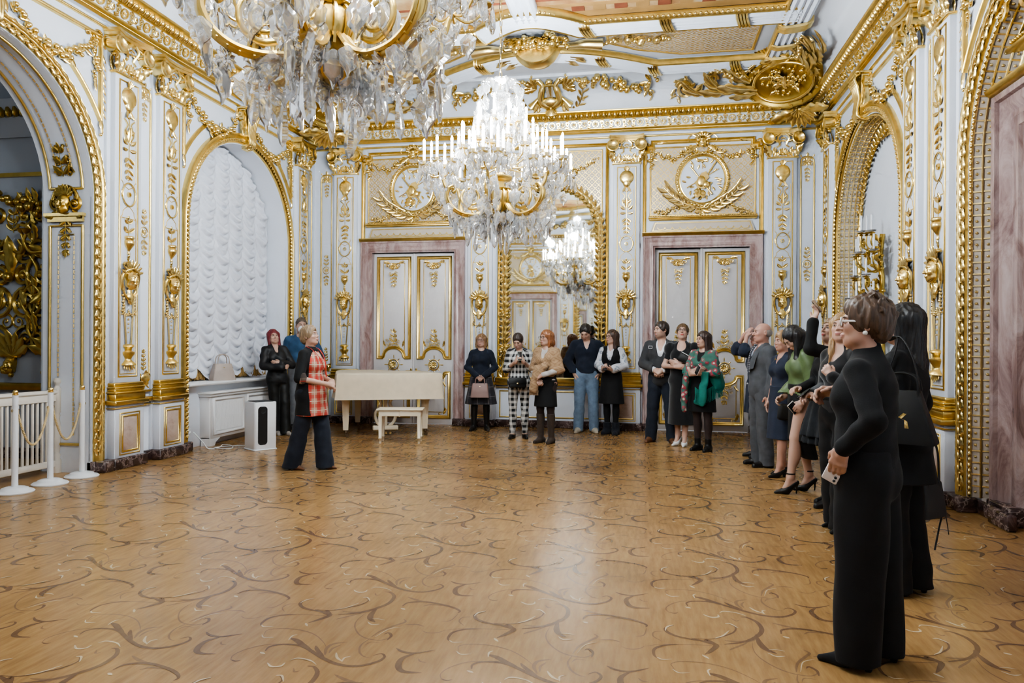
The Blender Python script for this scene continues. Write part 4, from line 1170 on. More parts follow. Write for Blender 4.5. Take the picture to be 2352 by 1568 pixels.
def make_mirror():
    t = empty('wall_mirror')
    r, zs, z0 = .80, 3.42, .885
    P = arch_path(r, zs, z0, 40)
    gl = MB(); gl.add(np.vstack([P, [(0, zs, 0)]]) + np.array([0, 0, .02]), [(len(P), i, i + 1) for i in range(len(P) - 1)] + [(len(P), len(P) - 1, 0)])
    obj('mirror_glass', gl, MIRROR, t, True, sharp=0)
    f = MB(); Q = arch_path(r + .045, zs, z0, 60)
    L = np.concatenate([[0], np.cumsum(np.linalg.norm(np.diff(Q, axis=0), axis=1))])
    f.tube(np.stack([np.interp(np.linspace(0, L[-1], 160), L, Q[:, 0]), np.interp(np.linspace(0, L[-1], 160), L, Q[:, 1]), np.full(160, .05)], 1), .042 + .012 * np.abs(np.sin(np.linspace(0, 26 * PI, 160))), 8)
    R = random.Random(4)
    for l in np.arange(.25, L[-1], .105):
        x, y = np.interp(l, L, Q[:, 0]), np.interp(l, L, Q[:, 1]); x2, y2 = np.interp(l + .02, L, Q[:, 0]), np.interp(l + .02, L, Q[:, 1])
        up = 1 if l < L[-1] / 2 else -1
        h = math.atan2((y2 - y) * up, (x2 - x) * up)
        for s_ in (-1, 1): f.leaf((x, y, .05), h + s_ * .38, .17, .035, s_ * .75, .35, .6, 0, n=6)
        f.leaf((x, y, .085), h, .15, .03, 0, .25, .6, 0, n=5)
    fo = obj('palm_frame', f, GOLD, t, True)
    for l in np.arange(.5, L[-1], .62):
        fl = MB(); x, y = np.interp(l, L, Q[:, 0]), np.interp(l, L, Q[:, 1])
        for i in range(9): fl.blob((x + R.uniform(-.07, .07), y + R.uniform(-.06, .06), .10 + R.uniform(0, .03)), R.uniform(.018, .030))
        obj('flower_cluster', fl, GOLDP, fo, True)
    b = MB()
    b.mirrored(lambda: (b.scroll((.86, .965, .02), .10, PI * .5, -1.8, .026, n=26), b.leaf((.86, 1.03, .03), PI / 2, .3, .07, 0, .3, .6, 3), b.leaf((.80, 1.0, .03), PI * .7, .2, .05, .6), b.leaf((.92, 1.0, .03), PI * .3, .2, .05, -.6)))
    obj('base_volute', b, GOLD, t, True)
    o = MB(); hw = .955; z1 = 4.95
    o.sweep(np.array([(hw, .89, 0), (hw, z1, 0), (-hw, z1, 0), (-hw, .89, 0)]), [(-.03, 0), (-.03, .025), (-.012, .04), (0, .025), (.012, .035), (.03, .02), (.03, 0)])
    obj('outer_molding', o, GOLD2, t, True)
    s_ = MB(); hx, zt = .865, 4.86
    A = arch_path(r + .09, zs, 3.42, 30)[1:-1]; A[:, 0] = np.clip(A[:, 0], -hx, hx)
    T = A.copy(); T[:, 1] = zt; A[:, 2] = .008; T[:, 2] = .008
    s_.grid(np.stack([A, T], 1)); so = obj('trellis_spandrel', s_, LATT, t, True)
    m2 = MB(); flat_frame(m2, np.array([(hx, 3.4, 0), (hx, zt, 0), (-hx, zt, 0), (-hx, 3.4, 0)]), .024, .022, closed=False); obj('spandrel_molding', m2, GOLD2, so, True)
    k = MB(); rocaille(k, 0, 4.36, .17, .06); k.mirrored(lambda: (k.leaf((.1, 4.4, .05), .3, .3, .06, -.6, .3, .6, 3), k.leaf((.1, 4.3, .05), -.2, .25, .05, -.5)))
    R2 = random.Random(8)
    k.mirrored(lambda: k.garland(smooth_path([(.1, 4.62, 0), (.4, 4.52, 0), (.8, 4.72, 0)], 10), .045, w=.02, rs=R2)); obj('crest', k, GOLD, t, True)
    sl = MB(); sl.cbox((-1.0, .80, 0), (1.0, .885, .10), .012); obj('sill_molding', sl, GOLD2, t, True)
    return t
mi = [make_mirror()]
put(mi, 'back', 0, 'tall arched mirror in a gilded palm frame between the two far doors', 'mirror', None)
put(mi, 'rear', 0, 'second arched gilded mirror, seen only as a reflection in the far one', 'mirror', None)
# ------------------------------------------------------------------ arches of the side walls
def path_pts(P, step):
    L = np.concatenate([[0], np.cumsum(np.linalg.norm(np.diff(P, axis=0), axis=1))])
    out = []
    for l in np.arange(step / 2, L[-1], step):
        p = np.array([np.interp(l, L, P[:, k]) for k in range(3)]); q = np.array([np.interp(min(l + .01, L[-1]), L, P[:, k]) for k in range(3)])
        out.append((p, math.atan2(q[1] - p[1], q[0] - p[0]), l / L[-1]))
    return out
def make_arch(leafy=False, wide=.17):
    """gilt band round an arch; local u=0 is the arch centre"""
    t = empty('arch_molding')
    b = MB(); R0 = AR
    P = arch_path(R0, AZ, .13, 56)
    b.sweep(P, [(.0, -.02), (.0, .02), (.012, .02)], m=1)
    b.sweep(P, [(.012, .02), (.015, .045), (.03, .05), (.035, .035), (wide - .07, .055), (wide - .05, .075), (wide - .025, .06), (wide - .01, .065), (wide, .03), (wide, -.0)], m=0)
    bo = obj('arch_band', b, [GOLD2, WHITE], t, True)
    o = MB(); R = random.Random(9); w = .05
    if leafy:
        for p, h, f in path_pts(arch_path(R0 + .078, AZ, .16, 56), .115):
            up = h if f < .5 else h + PI
            sd = (-math.sin(up), math.cos(up))
            for s_ in (-1, 1): o.leaf((p[0] - math.cos(up) * .05 + s_ * .034 * sd[0], p[1] - math.sin(up) * .05 + s_ * .034 * sd[1], w), up + s_ * .22, .150, .038, -s_ * .25, .06, .55, 2, n=8); o.blob((p[0] + s_ * .03 * sd[0], p[1] + s_ * .03 * sd[1], w + .012), .013)
            o.leaf((p[0] - math.cos(up) * .06, p[1] - math.sin(up) * .06, w + .010), up, .13, .020, 0, .05, .8, 0, n=6)
    else:
        for p, h, f in path_pts(arch_path(R0 + .062, AZ, .16, 56), .062):
            up = h if f < .5 else h + PI
            o.leaf((p[0] - math.cos(up) * .03, p[1] - math.sin(up) * .03, w), up + .4, .075, .022, -.6, .3, .7, 0, n=4); o.leaf((p[0] - math.cos(up) * .03, p[1] - math.sin(up) * .03, w), up - .4, .075, .022, .6, .3, .7, 0, n=4)
            o.blob((p[0], p[1], w + .02), (.012, .012, .012), seg=(5, 3))
    obj('leaf_roll', o, GOLD, bo, True)
    # keystone console
    k = MB(); zt = AZ + AR
    prof = [(-.02, .02), (.0, .10), (.05, .15), (.14, .15), (.26, .13), (.42, .16), (.50, .20), (.56, .18), (.58, .05)]
    for i in range(6):
        x0 = -.105 + i * .042
        P2 = np.array([(x0 * (.62 + .9 * z) , zt - .03 + z, w_) for z, w_ in prof])
        k.tube(P2, .022, 6, up=(1, 0, 0))
    k.blob((0, zt - .01, .10), (.075, .035, .06), seg=(10, 6)); k.blob((0, zt - .05, .08), (.05, .025, .045), seg=(8, 5))
    k.poly([(-.06, zt - .02), (.06, zt - .02), (.15, zt + .53), (-.15, zt + .53)], 0, .12)
    def kv():
        k.scroll((.135, zt + .44, .05), .085, PI * .5, -2, .020, n=30); k.lathe([(0, 0), (.075, 0), (.08, .08), (0, .10)], (.135, zt + .44, .02), 14, 0, 2)
        k.leaf((.15, zt + .36, .08), -PI / 2, .24, .05, .3, .1); k.leaf((.05, zt + .52, .12), .3, .2, .05, -.5)
    k.mirrored(kv); k.cbox((-.20, zt + .53, 0), (.20, zt + .565, .20), .01)
    obj('keystone', k, GOLD, t, True)
    # spandrels
    s = MB(); ox, zt2 = 1.50, 4.94
    a0 = math.acos(min(1, ox / 1.78))
    Rs = 1.74
    zlow = AZ + math.sqrt(Rs * Rs - (ox - .0) ** 2)
    def sp():
        a1 = math.asin((zlow - AZ) / Rs); aa = np.linspace(a1, 1.02, 14)
        cur = np.array([(Rs * math.cos(q), AZ + Rs * math.sin(q), 0) for q in aa])
        prof = [(-.026, 0), (-.026, .025), (-.008, .04), (.006, .028), (.02, .034), (.026, .0)]
        s.sweep(np.array([(ox, zlow, 0), (ox, zt2 - .02, 0)]), prof, cap=False); s.sweep(np.array([(ox, zt2, 0), (.28, zt2, 0)]), prof, cap=False); s.sweep(cur, prof, cap=False)
    s.mirrored(sp); obj('spandrel_molding', s, GOLD2, t, True)
    g = MB(); R3 = random.Random(6)
    def gl():
        g.garland(smooth_path([(.22, zt + .40, 0), (.42, zt + .16, 0), (.70, zt + .02, 0), (1.02, zt + .06, 0), (1.26, zt + .22, 0), (1.40, zt + .38, 0)], 16), .075, w=.03, rs=R3)
        g.rosette((1.42, zt2 - .06, .03), .08, 7); g.scroll((1.46, zt2 - .0, .02), .06, 0, 1.3, .016, n=14); g.scroll((1.30, zt2 - .02, .02), .05, PI, -1.3, .014, n=14)
        g.garland([(1.41, zt2 - .14, 0), (1.41, zt2 - .34, 0), (1.41, zt2 - .52, 0)], .06, w=.02, rs=R3); g.leaf((1.41, zt2 - .46, .02), -PI / 2, .2, .03, 0, .1)
        g.leaf((ox, zlow + .06, .02), -PI / 2, .22, .035, 0, .1, .6, 2); g.blob((ox, zlow - .16, .02), .02)
        for i in range(8): g.leaf((ox + .02, 4.75 - i * .09, .02), -PI / 2 + .2, .12, .018, .3, .15, .6, 0, n=4)
    g.mirrored(gl); obj('flower_garland', g, GOLD, t, True)
    return t
ar = [make_arch()]
put(ar, 'left', 10.30, 'gilded arch molding with keystone and flower swags round the curtained window', 'arch', 'gilded arch moldings')
put(ar, 'right', 10.30, 'gilded arch molding with keystone and flower swags round the candelabrum niche', 'arch', 'gilded arch moldings')
ab = [make_arch(True, .155)]
put(ab, 'left', BAY, 'broad leafy gilded arch molding round the open archway at far left', 'arch', 'gilded arch moldings')
put(ab, 'right', BAY, 'broad leafy gilded arch molding round the marble doorway at far right', 'arch', 'gilded arch moldings')

# lattice reveals on the right wall
def make_lattice(r, d, ncol, step, w0=0., z0=.13):
    t = empty('trellis_reveal')
    P = arch_path(r, AZ, z0, 44)
    b = MB(); q0, q1 = P.copy(), P.copy() * np.array([(r - .10) / r, 1, 1]); q0[:, 2] = w0; 
    ins = arch_path(r - d[0], AZ, z0, 44); ins[:, 2] = w0 - d[1]
    b.grid(np.stack([q0, ins], 1)); obj('ground', b, BEIGE, t, True)
    g = MB()
    for i in range(ncol + 1):
        f = i / ncol; rr = r - d[0] * f - .004
        Q = arch_path(rr, AZ, z0, 44); Q[:, 2] = w0 - d[1] * f + .006
        g.tube(Q, .011 if 0 < i < ncol else .018, 5)
    A = arch_path(r - .004, AZ, z0, 60); B = arch_path(r - d[0] - .004, AZ, z0, 60); B[:, 2] -= d[1]; A[:, 2] += w0 + .006; B[:, 2] += w0 + .006
    LA = np.concatenate([[0], np.cumsum(np.linalg.norm(np.diff(A, axis=0), axis=1))])
    for l in np.arange(step, LA[-1], step):
        a = [np.interp(l, LA, A[:, k]) for k in range(3)]; c = [np.interp(l, LA, B[:, k]) for k in range(3)]
        g.tube([a, c], .009, 4)
        for i in range(ncol):
            f = (i + .5) / ncol; l2 = l - step / 2
            p = np.array([np.interp(l2, LA, A[:, k]) for k in range(3)]) * (1 - f) + np.array([np.interp(l2, LA, B[:, k]) for k in range(3)]) * f
            g.blob(p, (.014, .014, .014), seg=(5, 3))
    obj('trellis', g, GOLDP, t, True)
    bd = MB()
    q = np.array([p for p, h, f in path_pts(arch_path(r - .012, AZ, z0, 60), .0085)]); q[:, 2] = w0 + .012; bd.tube(q, .006 + .011 * np.abs(np.sin(np.arange(len(q)) * PI / 6)), 6)
    obj('bead_edge', bd, GOLD, t, True)
    return t
l1 = make_lattice(AR - .012, (.03, .26), 4, .105); place_wall(l1, 'right', 10.30); tag(l1, 'gilt trellis lining the candelabrum niche on the right wall', 'trellis lining', 'gilt trellis linings')
l2 = make_lattice(AR - .012, (.10, .24), 3, .105); place_wall(l2, 'right', BAY); tag(l2, 'gilt trellis lining the big doorway arch at far right', 'trellis lining', 'gilt trellis linings')
# white panel at the back of the candelabrum niche, with a leafy inner frame
nb = MB(); P = arch_path(AR + .05, AZ, .0, 40); P[:, 2] = -.27
nb.add(np.vstack([P, [(0, AZ, -.27)]]), [(len(P), i, i + 1) for i in range(len(P) - 1)] + [(len(P), len(P) - 1, 0)])
place_wall(struct('wall_niche', nb, WHITE, True, sharp=0), 'right', 10.30)
nf = empty('niche_frame'); f = MB(); r1 = AR - .10
f.sweep(arch_path(r1, AZ, 1.0, 44) + np.array([0, 0, -.27]), [(-.05, 0), (-.05, .02), (-.03, .04), (-.01, .02), (.015, .035), (.05, .02), (.05, 0)], cap=False); obj('molding', f, GOLD2, nf, True)
f = MB()
for p, h, q in path_pts(arch_path(r1 - .06, AZ, 1.0, 44) + np.array([0, 0, -.27]), .10):
    if q < .05 or q > .95: continue
    up = h if q < .5 else h + PI
    top = abs(q - .5) < .22
    for s_ in (-1, 1): f.leaf((p[0], p[1], p[2] + .01), up + s_ * .6, .17 if top else .10, .034 if top else .02, s_ * .5, .3, .6, 2 if top else 0, n=6)
    f.blob((p[0], p[1], p[2] + .03), .018)
obj('leaf_border', f, GOLD, nf, True)
place_wall(nf, 'right', 10.30); tag(nf, 'arched gilt frame with leaf border round the white niche panel behind the candelabrum', 'niche frame')
cs = MB(); cs.cbox((-1.3, .90, -.28), (1.3, .95, -.02), .012); cs.cbox((-1.28, .84, -.27), (1.28, .90, -.05), .01); ap = MB(); ap.cbox((-1.39, .0, -.26), (1.39, .86, -.09), .004)
sh_ = place_wall(struct('trim_7', cs, GOLD2, True), 'right', 10.30); place_wall(struct('wall_apron', ap, WHITE, True), 'right', 10.30)

# big doorway recess on the right wall: marble case under a gilded lunette
rc = MB(); P = arch_path(AR - .09, AZ, .0, 40); P[:, 2] = -.24
Pq = P.copy(); Pq[:, 2] = -.25
rc.grid(np.stack([P, Pq], 1))
P = P[P[:, 1] > 3.6]; P[:, 2] = -.25
rc.add(np.vstack([P, [(0, AZ + .52, -.25)]]), [(len(P), i, i + 1) for i in range(len(P) - 1)] + [(len(P), len(P) - 1, 0)])
place_wall(struct('wall_recess', rc, WHITE, True, sharp=0), 'right', BAY)
dr = empty('door'); dr.name = 'door_5'
fr = MB(); DW, DT = .80, 3.25
fr.sweep(np.array([(-DW, 0, 0), (-DW, DT, 0), (DW, DT, 0), (DW, 0, 0)]), [(0, -.30), (0, -.17), (.05, -.165), (.06, -.14), (.14, -.14), (.17, -.165), (.21, -.16), (.26, -.115), (.32, -.11), (.33, -.075), (.38, -.07), (.395, -.10), (.395, -.25)])
obj('marble_frame', fr, MARBLE2, dr, True)
fr = MB(); fr.sweep(np.array([(-1.2, DT + .395, 0), (1.2, DT + .395, 0)]), [(0, -.25), (0, -.06), (.02, -.03), (.05, -.02), (.06, -.05), (.06, -.25)]); obj('frame_cornice', fr, GOLD2, dr, True)
fr = MB(); fr.mirrored(lambda: fr.cbox((DW - .01, 0, -.26), (DW + .40, .16, -.055), .01)); obj('frame_plinth', fr, PLINTH, dr, True)
fr = MB(); fr.cbox((-DW - .05, 0, -.52), (DW + .05, DT + .05, -.50), .004); fr.cbox((-DW - .06, 0, -.52), (-DW, DT + .06, -.29), .004); fr.cbox((DW, 0, -.52), (DW + .06, DT + .06, -.29), .004); fr.cbox((-DW, DT, -.52), (DW, DT + .06, -.29), .004); lf5 = obj('door_leaf', fr, MARBLE2, dr, True)
place_wall(dr, 'right', BAY); tag(dr, 'marble door case under the big trellised arch at far right', kind='structure')
lu = empty('lunette'); a_ = MB()
a_.cbox((-1.05, DT + .70, -.25), (1.05, DT + .74, -.10), .01)
for i in range(52): a_.blob((-1.02 + 2.04 * i / 51, DT + .77, -.12), (.018, .018, .018), seg=(6, 4))
obj('beaded_shelf', a_, GOLD2, lu, True)
a_ = MB(); Q = arch_path(1.10, AZ, DT + .78, 40); Q = Q[Q[:, 1] > DT + .77]; a_.sweep(Q + np.array([0, 0, -.25]), [(-.03, 0), (-.03, .03), (0, .045), (.03, .03), (.03, 0)], cap=False); obj('molding', a_, GOLD2, lu, True)
a_ = MB()
def lun():
    a_.scroll((.35, DT + .92, -.24), .13, PI, -1.6, .03, n=22); a_.leaf((.55, DT + .85, -.24), .9, .32, .06, -.7, .3, .6, 3); a_.leaf((.75, DT + .82, -.24), .7, .25, .05, .6, .3, .6, 3); a_.scroll((.78, DT + .95, -.24), .09, 0, 1.5, .022, n=18); a_.blob((.66, DT + .88, -.22), .04)
a_.mirrored(lun); rocaille(a_, 0, DT + .98, .2, -.22); obj('gilt_ornament', a_, GOLD, lu, True)
place_wall(lu, 'right', BAY); tag(lu, 'gilded scroll lunette above the marble door case at far right', 'lunette')

# left: panelled soffit of the open archway
def make_soffit():
    t = empty('arch_soffit'); D = .62
    fr, bd = MB(), MB()
    def at(l, dep, lift=.0):                       # l: (u,v) on arch, dep 0..D
        return (l[0], l[1], -dep)
    def line(mb, a0, a1, dep, r, zc=None, beads=False):
        aa = np.linspace(a0, a1, 26)
        P = np.array([((AR - .012) * math.cos(a), AZ + (AR - .012) * math.sin(a), -dep) for a in aa])
        if beads:
            for p, h, f in path_pts(P, .055): mb.tube([p, p + np.array([math.cos(h), math.sin(h), 0]) * .042], r, 5)
        else: mb.tube(P, r, 6)
    for a0, a1 in ((.07, 1.45), (PI - 1.45, PI - .07)):
        for d in (.10, .52): line(fr, a0, a1, d, .017)
        for d in (.21, .41): line(bd, a0 + .15, a1, d, .009, beads=True)
        for a in (a0, a1):
            p = ((AR - .012) * math.cos(a), AZ + (AR - .012) * math.sin(a)); fr.tube([(p[0], p[1], -.10), (p[0], p[1], -.52)], .017, 6)
        a = a0 + .15 if a0 < 1 else a1 - .15
        p = ((AR - .012) * math.cos(a), AZ + (AR - .012) * math.sin(a)); bd.tube([(p[0], p[1], -.21), (p[0] , p[1] + .05, -.31), (p[0], p[1], -.41)], .009, 5)
    for sx in (-1, 1):
        x = sx * (AR - .012)
        fr.tube([(x, .32, -.10), (x, 2.78, -.10)], .017, 6); fr.tube([(x, .32, -.52), (x, 2.78, -.52)], .017, 6); fr.tube([(x, .32, -.10), (x, .32, -.52)], .017, 6); fr.tube([(x, 2.78, -.10), (x, 2.78, -.52)], .014, 6)
        for d in (.21, .41):
            for z in np.arange(.42, 2.66, .055): bd.tube([(x, z, -d), (x, z + .042, -d)], .008, 5)
        bd.tube([(x, 2.68, -.21), (x, 2.68, -.41)], .008, 5)
        fr.box((min(x, x - sx * .03), 2.82, -.53), (max(x, x - sx * .03), 2.88, -.08)); fr.box((min(x, x - sx * .055), 2.88, -.56), (max(x, x - sx * .055), 2.915, -.06))
    obj('panel_molding', fr, GOLD2, t, True); obj('bead_molding', bd, GOLDP, t, True)
    for sx in (-1, 1):                              # mask cartouches, built facing out of the jamb
        m = MB(); k = MB(); put_mask(k, 0, 3.02, .04, .95)
        for i in range(7): k.leaf((0, 3.10, .03), PI / 2 + (i - 3) * .4, .14, .035, 0, .2)
        k.mirrored(lambda: (k.scroll((.12, 3.02, .02), .08, PI * .5, -1.5, .022, n=18), k.leaf((.10, 2.95, .02), -.9, .16, .04, .8)))
        th = np.linspace(.1, PI - .1, 16); k.tube(np.stack([.16 * np.cos(th), 3.05 + .17 * np.sin(th), 0 * th + .02], 1), .02, 6)
        sprig(k, 0, 2.86, .42, .16, .01, True); sprig(k, 0, 3.32, .34, .22, .03)
        k.mirrored(lambda: (k.scroll((.075, 3.37, .03), .05, 0, 1.4, .012, n=12), k.scroll((.06, 3.48, .03), .04, 2, -1.3, .01, n=12)))
        for V in k.V:
            m.V.append(np.stack([sx * (AR - .01) - sx * V[:, 2] - sx * np.maximum(0, V[:, 1] - 3.1) ** 2 * .35, V[:, 1], V[:, 0] - .31], 1))
        for F in k.F: m.F.append(F + m.n)
        m.M += k.M; m.n += k.n
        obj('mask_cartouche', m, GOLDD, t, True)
    return t
so = make_soffit(); place_wall(so, 'left', BAY); tag(so, 'white jamb and soffit paneling with gilt moldings and masks inside the open archway at left', 'arch lining')

# window niche on the left: voile curtain, sill, radiator cover
win = MB(); win.box((-1.45, .85, -.75), (1.45, 4.6, -.70)); wo = struct('window_1', win, DARK, True); place_wall(wo, 'left', 10.30)
wf = MB(); [wf.box((x - .03, .85, -.70), (x + .03, 4.6, -.66)) for x in (-1.3, -.45, .45, 1.3)]; [wf.box((-1.4, z - .03, -.70), (1.4, z + .03, -.66)) for z in (.9, 2.2, 3.1)]
obj('window_frame', wf, WHITE2, wo, True)
def make_curtain():
    t = empty('curtain'); nc, W, zt = 7, 2.72, AZ + AR - .05
    nu, nv = 7 * 16, 300
    G = np.zeros((nu + 1, nv + 1, 3)); R = np.random.RandomState(3)
    ph = R.uniform(0, 6.28, nc + 1); jit = R.uniform(.85, 1.15, (nc + 1,))
    for i in range(nu + 1):
        s_ = i / nu; u = -W / 2 + W * s_
        c = min(int(s_ * nc), nc - 1); f = s_ * nc - c
        sag = 4 * f * (1 - f)
        top = AZ + math.sqrt(max(0, (AR - .03) ** 2 - u * u)) if abs(u) < AR - .03 else AZ
        bot = 1.10 - .17 * sag + .02 * math.sin(c * 2.1)
        v = np.linspace(bot, top, nv + 1)
        q = (v + .15 * sag) / (.135 * jit[c]) + ph[c] * .5 + .4 * np.sin(v * 3.1 + c * 2.2)
        fr_ = q - np.floor(q)
        puff = (np.sin(PI * fr_ ** .65)) * .085 * (sag ** .6) * (.65 + .35 * np.sin(np.floor(q) * 2.3 + c * 1.9)) + .02 * np.sin(v * 37 + s_ * 40) * sag * .4
        G[i, :, 0] = u + .012 * np.sin(v * 9 + c) ; G[i, :, 1] = v
        G[i, :, 2] = -.36 + puff + .025 * sag - .01 + .012 * np.sin(s_ * 180 + v * 11) * (1 - sag)
    m_ = MB(); m_.grid(G); obj('voile', m_, CURT, t, True, sharp=0)
    fr_ = MB(); n = 260
    P = np.array([(-W / 2 + W * i / n, 1.14 - (.0), -.385 + .015 * math.sin(i * 1.9)) for i in range(n + 1)]); Q = P.copy(); Q[:, 1] = .925 + .012 * np.sin(np.arange(n + 1) * 1.3)
    Q[:, 2] += .03 * np.sin(np.arange(n + 1) * .9)
    fr_.grid(np.stack([P, Q], 1))
    for i in range(0, n, 2): fr_.tube([P[i], Q[i] + np.array([0, -.0, .02])], [.006, .010], 4)
    obj('tan_underskirt', fr_, CURTT, t, True)
    return t
cu = make_curtain(); place_wall(cu, 'left', 10.30); tag(cu, 'white ruched voile curtain with tan fringe filling the arched window', 'curtain')
sl = MB(); sl.cbox((-AR + .005, .865, -.70), (AR - .005, .905, .06), .012); place_wall(struct('trim_8', sl, WHITE2, True), 'left', 10.30)
ap = MB(); ap.cbox((-AR, 0, -.30), (AR, .87, -.10), .004); place_wall(struct('wall_window_apron', ap, WHITE, True), 'left', 10.30)
ra = empty('radiator_cover'); b = MB()
b.cbox((-.93, .10, -.11), (.93, .70, .06), .008); b.cbox((-.96, .70, -.11), (.96, .735, .09), .008); b.cbox((-.98, .735, -.11), (.98, .765, .11), .010)
ro = obj('case', b, WHITE2, ra, True)
for sx in (-1, 1):
    f = MB(); flat_frame(f, rect(sx * .45 - .39, .17, sx * .45 + .39, .66), .035, .022, w=.06)
    for i in range(34):
        x = sx * .45 - .33 + .66 * i / 33
        f.tube([(x, .21, .062), (x, .62, .062)], .007, 5)
    obj('grille', f, WHITE2, ra, True)
    fb = MB(); fb.poly([(sx * .93, .12), (sx * .93, .0), (sx * .80, .0), (sx * .77, .05), (sx * .62, .12)][::sx], -.08, .055); obj('foot', fb, WHITE2, ra, True)
place_wall(ra, 'left', 10.30); tag(ra, 'white radiator cover with slatted grilles under the curtained window', 'radiator cover')
os_ = empty('power_outlet'); b = MB(); b.cbox((-.075, .20, -.10), (.075, .275, -.085), .004); obj('plate', b, PLASTW, os_, True)
for x in (-.037, .037):
    b = MB(); b.lathe([(.0, .0), (.020, .0), (.022, .004), (.026, .006), (.028, 0)], (x, .2375, -.086), 14, 0, 2); b.blob((x - .007, .2375, -.083), .004); b.blob((x + .007, .2375, -.083), .004); obj('socket', b, PLASTW, os_, True)
place_wall(os_, 'left', 9.07); tag(os_, 'small white double power outlet under the window sill', 'outlet')
# small white sensor box beside the right far door
b = MB(); b.cbox((-.03, 3.13, 0), (.03, 3.23, .035), .006); b.blob((0, 3.165, .03), (.014, .014, .010)); se = obj('motion_sensor', b, PLASTW, None, True); place_wall(se, 'back', DU - 1.05); tag(se, 'tiny white sensor box at the upper left corner of the right marble door frame', 'sensor')

# room beyond the open archway
nr = MB(); X2, Yn = XL - .62, 7.95
nr.box((X2 - 4, Yn, 0), (X2 + .02, Yn + .05, 5.6)); nr.box((X2 - 4, 3.0, 0), (X2 - 3.95, Yn, 5.6)); nr.box((X2 - 4, 3.0, 5.55), (X2 + .02, Yn, 5.6)); nr.box((X2 - 4, 3.0, 0), (X2 + .02, 3.05, 5.6)); nr.box((X2 - .02, BAY + AR, 0), (X2, Yn, 5.6)); nr.box((X2 - .02, 3.0, 0), (X2, BAY - AR, 5.6)); nr.box((X2 - .02, BAY - AR, 4.52), (X2, BAY + AR, 5.6))
struct('wall_next_room', nr, simple('dim_light_wall_paint', (.40, .42, .45), .6))  # wall paint darkened: the room's dimmer light is put into the colour
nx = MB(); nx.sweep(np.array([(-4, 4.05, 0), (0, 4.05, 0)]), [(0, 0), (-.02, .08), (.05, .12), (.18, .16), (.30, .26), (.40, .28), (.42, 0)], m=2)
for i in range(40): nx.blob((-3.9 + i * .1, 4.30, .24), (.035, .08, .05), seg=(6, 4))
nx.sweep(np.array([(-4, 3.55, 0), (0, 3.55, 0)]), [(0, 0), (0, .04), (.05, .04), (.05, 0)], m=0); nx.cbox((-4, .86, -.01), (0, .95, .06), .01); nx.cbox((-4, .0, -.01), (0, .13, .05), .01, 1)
no = struct('trim_9', nx, [GOLDD, PLINTH, bpy.data.materials['dim_light_wall_paint']], True, loc=(X2, Yn, 0))  # darker gilding and cornice paint here stand in for the room's dim light
gs = empty('wall_ornament', (X2, Yn, 0)); R = random.Random(12)
for u0 in (-.55, -1.15):
    go = MB()
    for i in range(7): go.leaf((u0, 1.28, .03), PI / 2 + (i - 3) * .38, .34, .075, 0, .2, .5, 3)
    put_mask(go, u0, 1.18, .03, 1.0)
    for i in range(6): go.blob((u0 + R.uniform(-.08, .08), 1.10 + R.uniform(-.05, .05), .09), .035)
    for z, r in ((1.72, .10), (1.95, .07)):
        for s_ in (-1, 1): go.scroll((u0 + s_ * r * .9, z, .01), r, PI / 2, s_ * 1.2, .014, n=16)
    for s_ in (-1, 1):
        go.scroll((u0 + s_ * .17, 2.30, .02), .12, PI * .5, s_ * 1.4, .035, n=20); go.leaf((u0 + s_ * .05, 2.45, .03), PI / 2 - s_ * .5, .34, .07, -s_ * .8, .3, .5, 3); go.leaf((u0 + s_ * .12, 2.15, .03), -PI / 2 + s_ * .4, .26, .06, s_ * .6)
        go.tube(smooth_path([(u0 + s_ * .02, 2.62, .05), (u0 + s_ * .22, 2.58, .12), (u0 + s_ * .30, 2.70, .16), (u0 + s_ * .27, 2.80, .16)], 12), .022, 6)
        go.lathe([(0, 0), (.03, .02), (.06, .06), (.05, .07), (0, .07)], (u0 + s_ * .27, 2.80, .16), 10, 0, 1)
    go.leaf((u0, 2.3, .04), PI / 2, .5, .11, 0, .1, .6, 3); go.blob((u0, 2.28, .08), .07); go.scroll((u0, 3.0, .01), .12, 0, 1.2, .012, n=18); sprig(go, u0, 2.85, .4, .2)
    for s_ in (-1, 1):
        for z, r, tr in ((1.50, .16, 1.5), (1.95, .20, 1.7), (2.62, .15, 1.5), (3.05, .12, 1.4)):
            go.scroll((u0 + s_ * .20, z, .015), r, PI * (.5 if z < 2.3 else 1.3), s_ * tr, .030, n=26); go.leaf((u0 + s_ * .30, z + .10, .02), PI / 2 - s_ * .5, .26, .05, s_ * .8, .25, .6, 3)
        go.tube(smooth_path([(u0 + s_ * .06, 1.35, .02), (u0 + s_ * .36, 1.62, .03), (u0 + s_ * .14, 2.0, .03), (u0 + s_ * .38, 2.35, .03), (u0 + s_ * .10, 2.75, .03)], 24), .026, 6)
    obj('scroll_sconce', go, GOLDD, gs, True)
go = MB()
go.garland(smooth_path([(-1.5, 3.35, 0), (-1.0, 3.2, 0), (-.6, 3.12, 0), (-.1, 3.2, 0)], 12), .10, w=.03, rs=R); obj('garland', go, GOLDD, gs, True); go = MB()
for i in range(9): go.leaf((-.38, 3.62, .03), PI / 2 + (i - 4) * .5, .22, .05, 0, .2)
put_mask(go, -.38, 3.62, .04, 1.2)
obj('shell_mask', go, GOLDD, gs, True); tag(gs, 'dim gilded scrollwork, masks and sconces on the wall seen through the open archway', 'wall ornament')

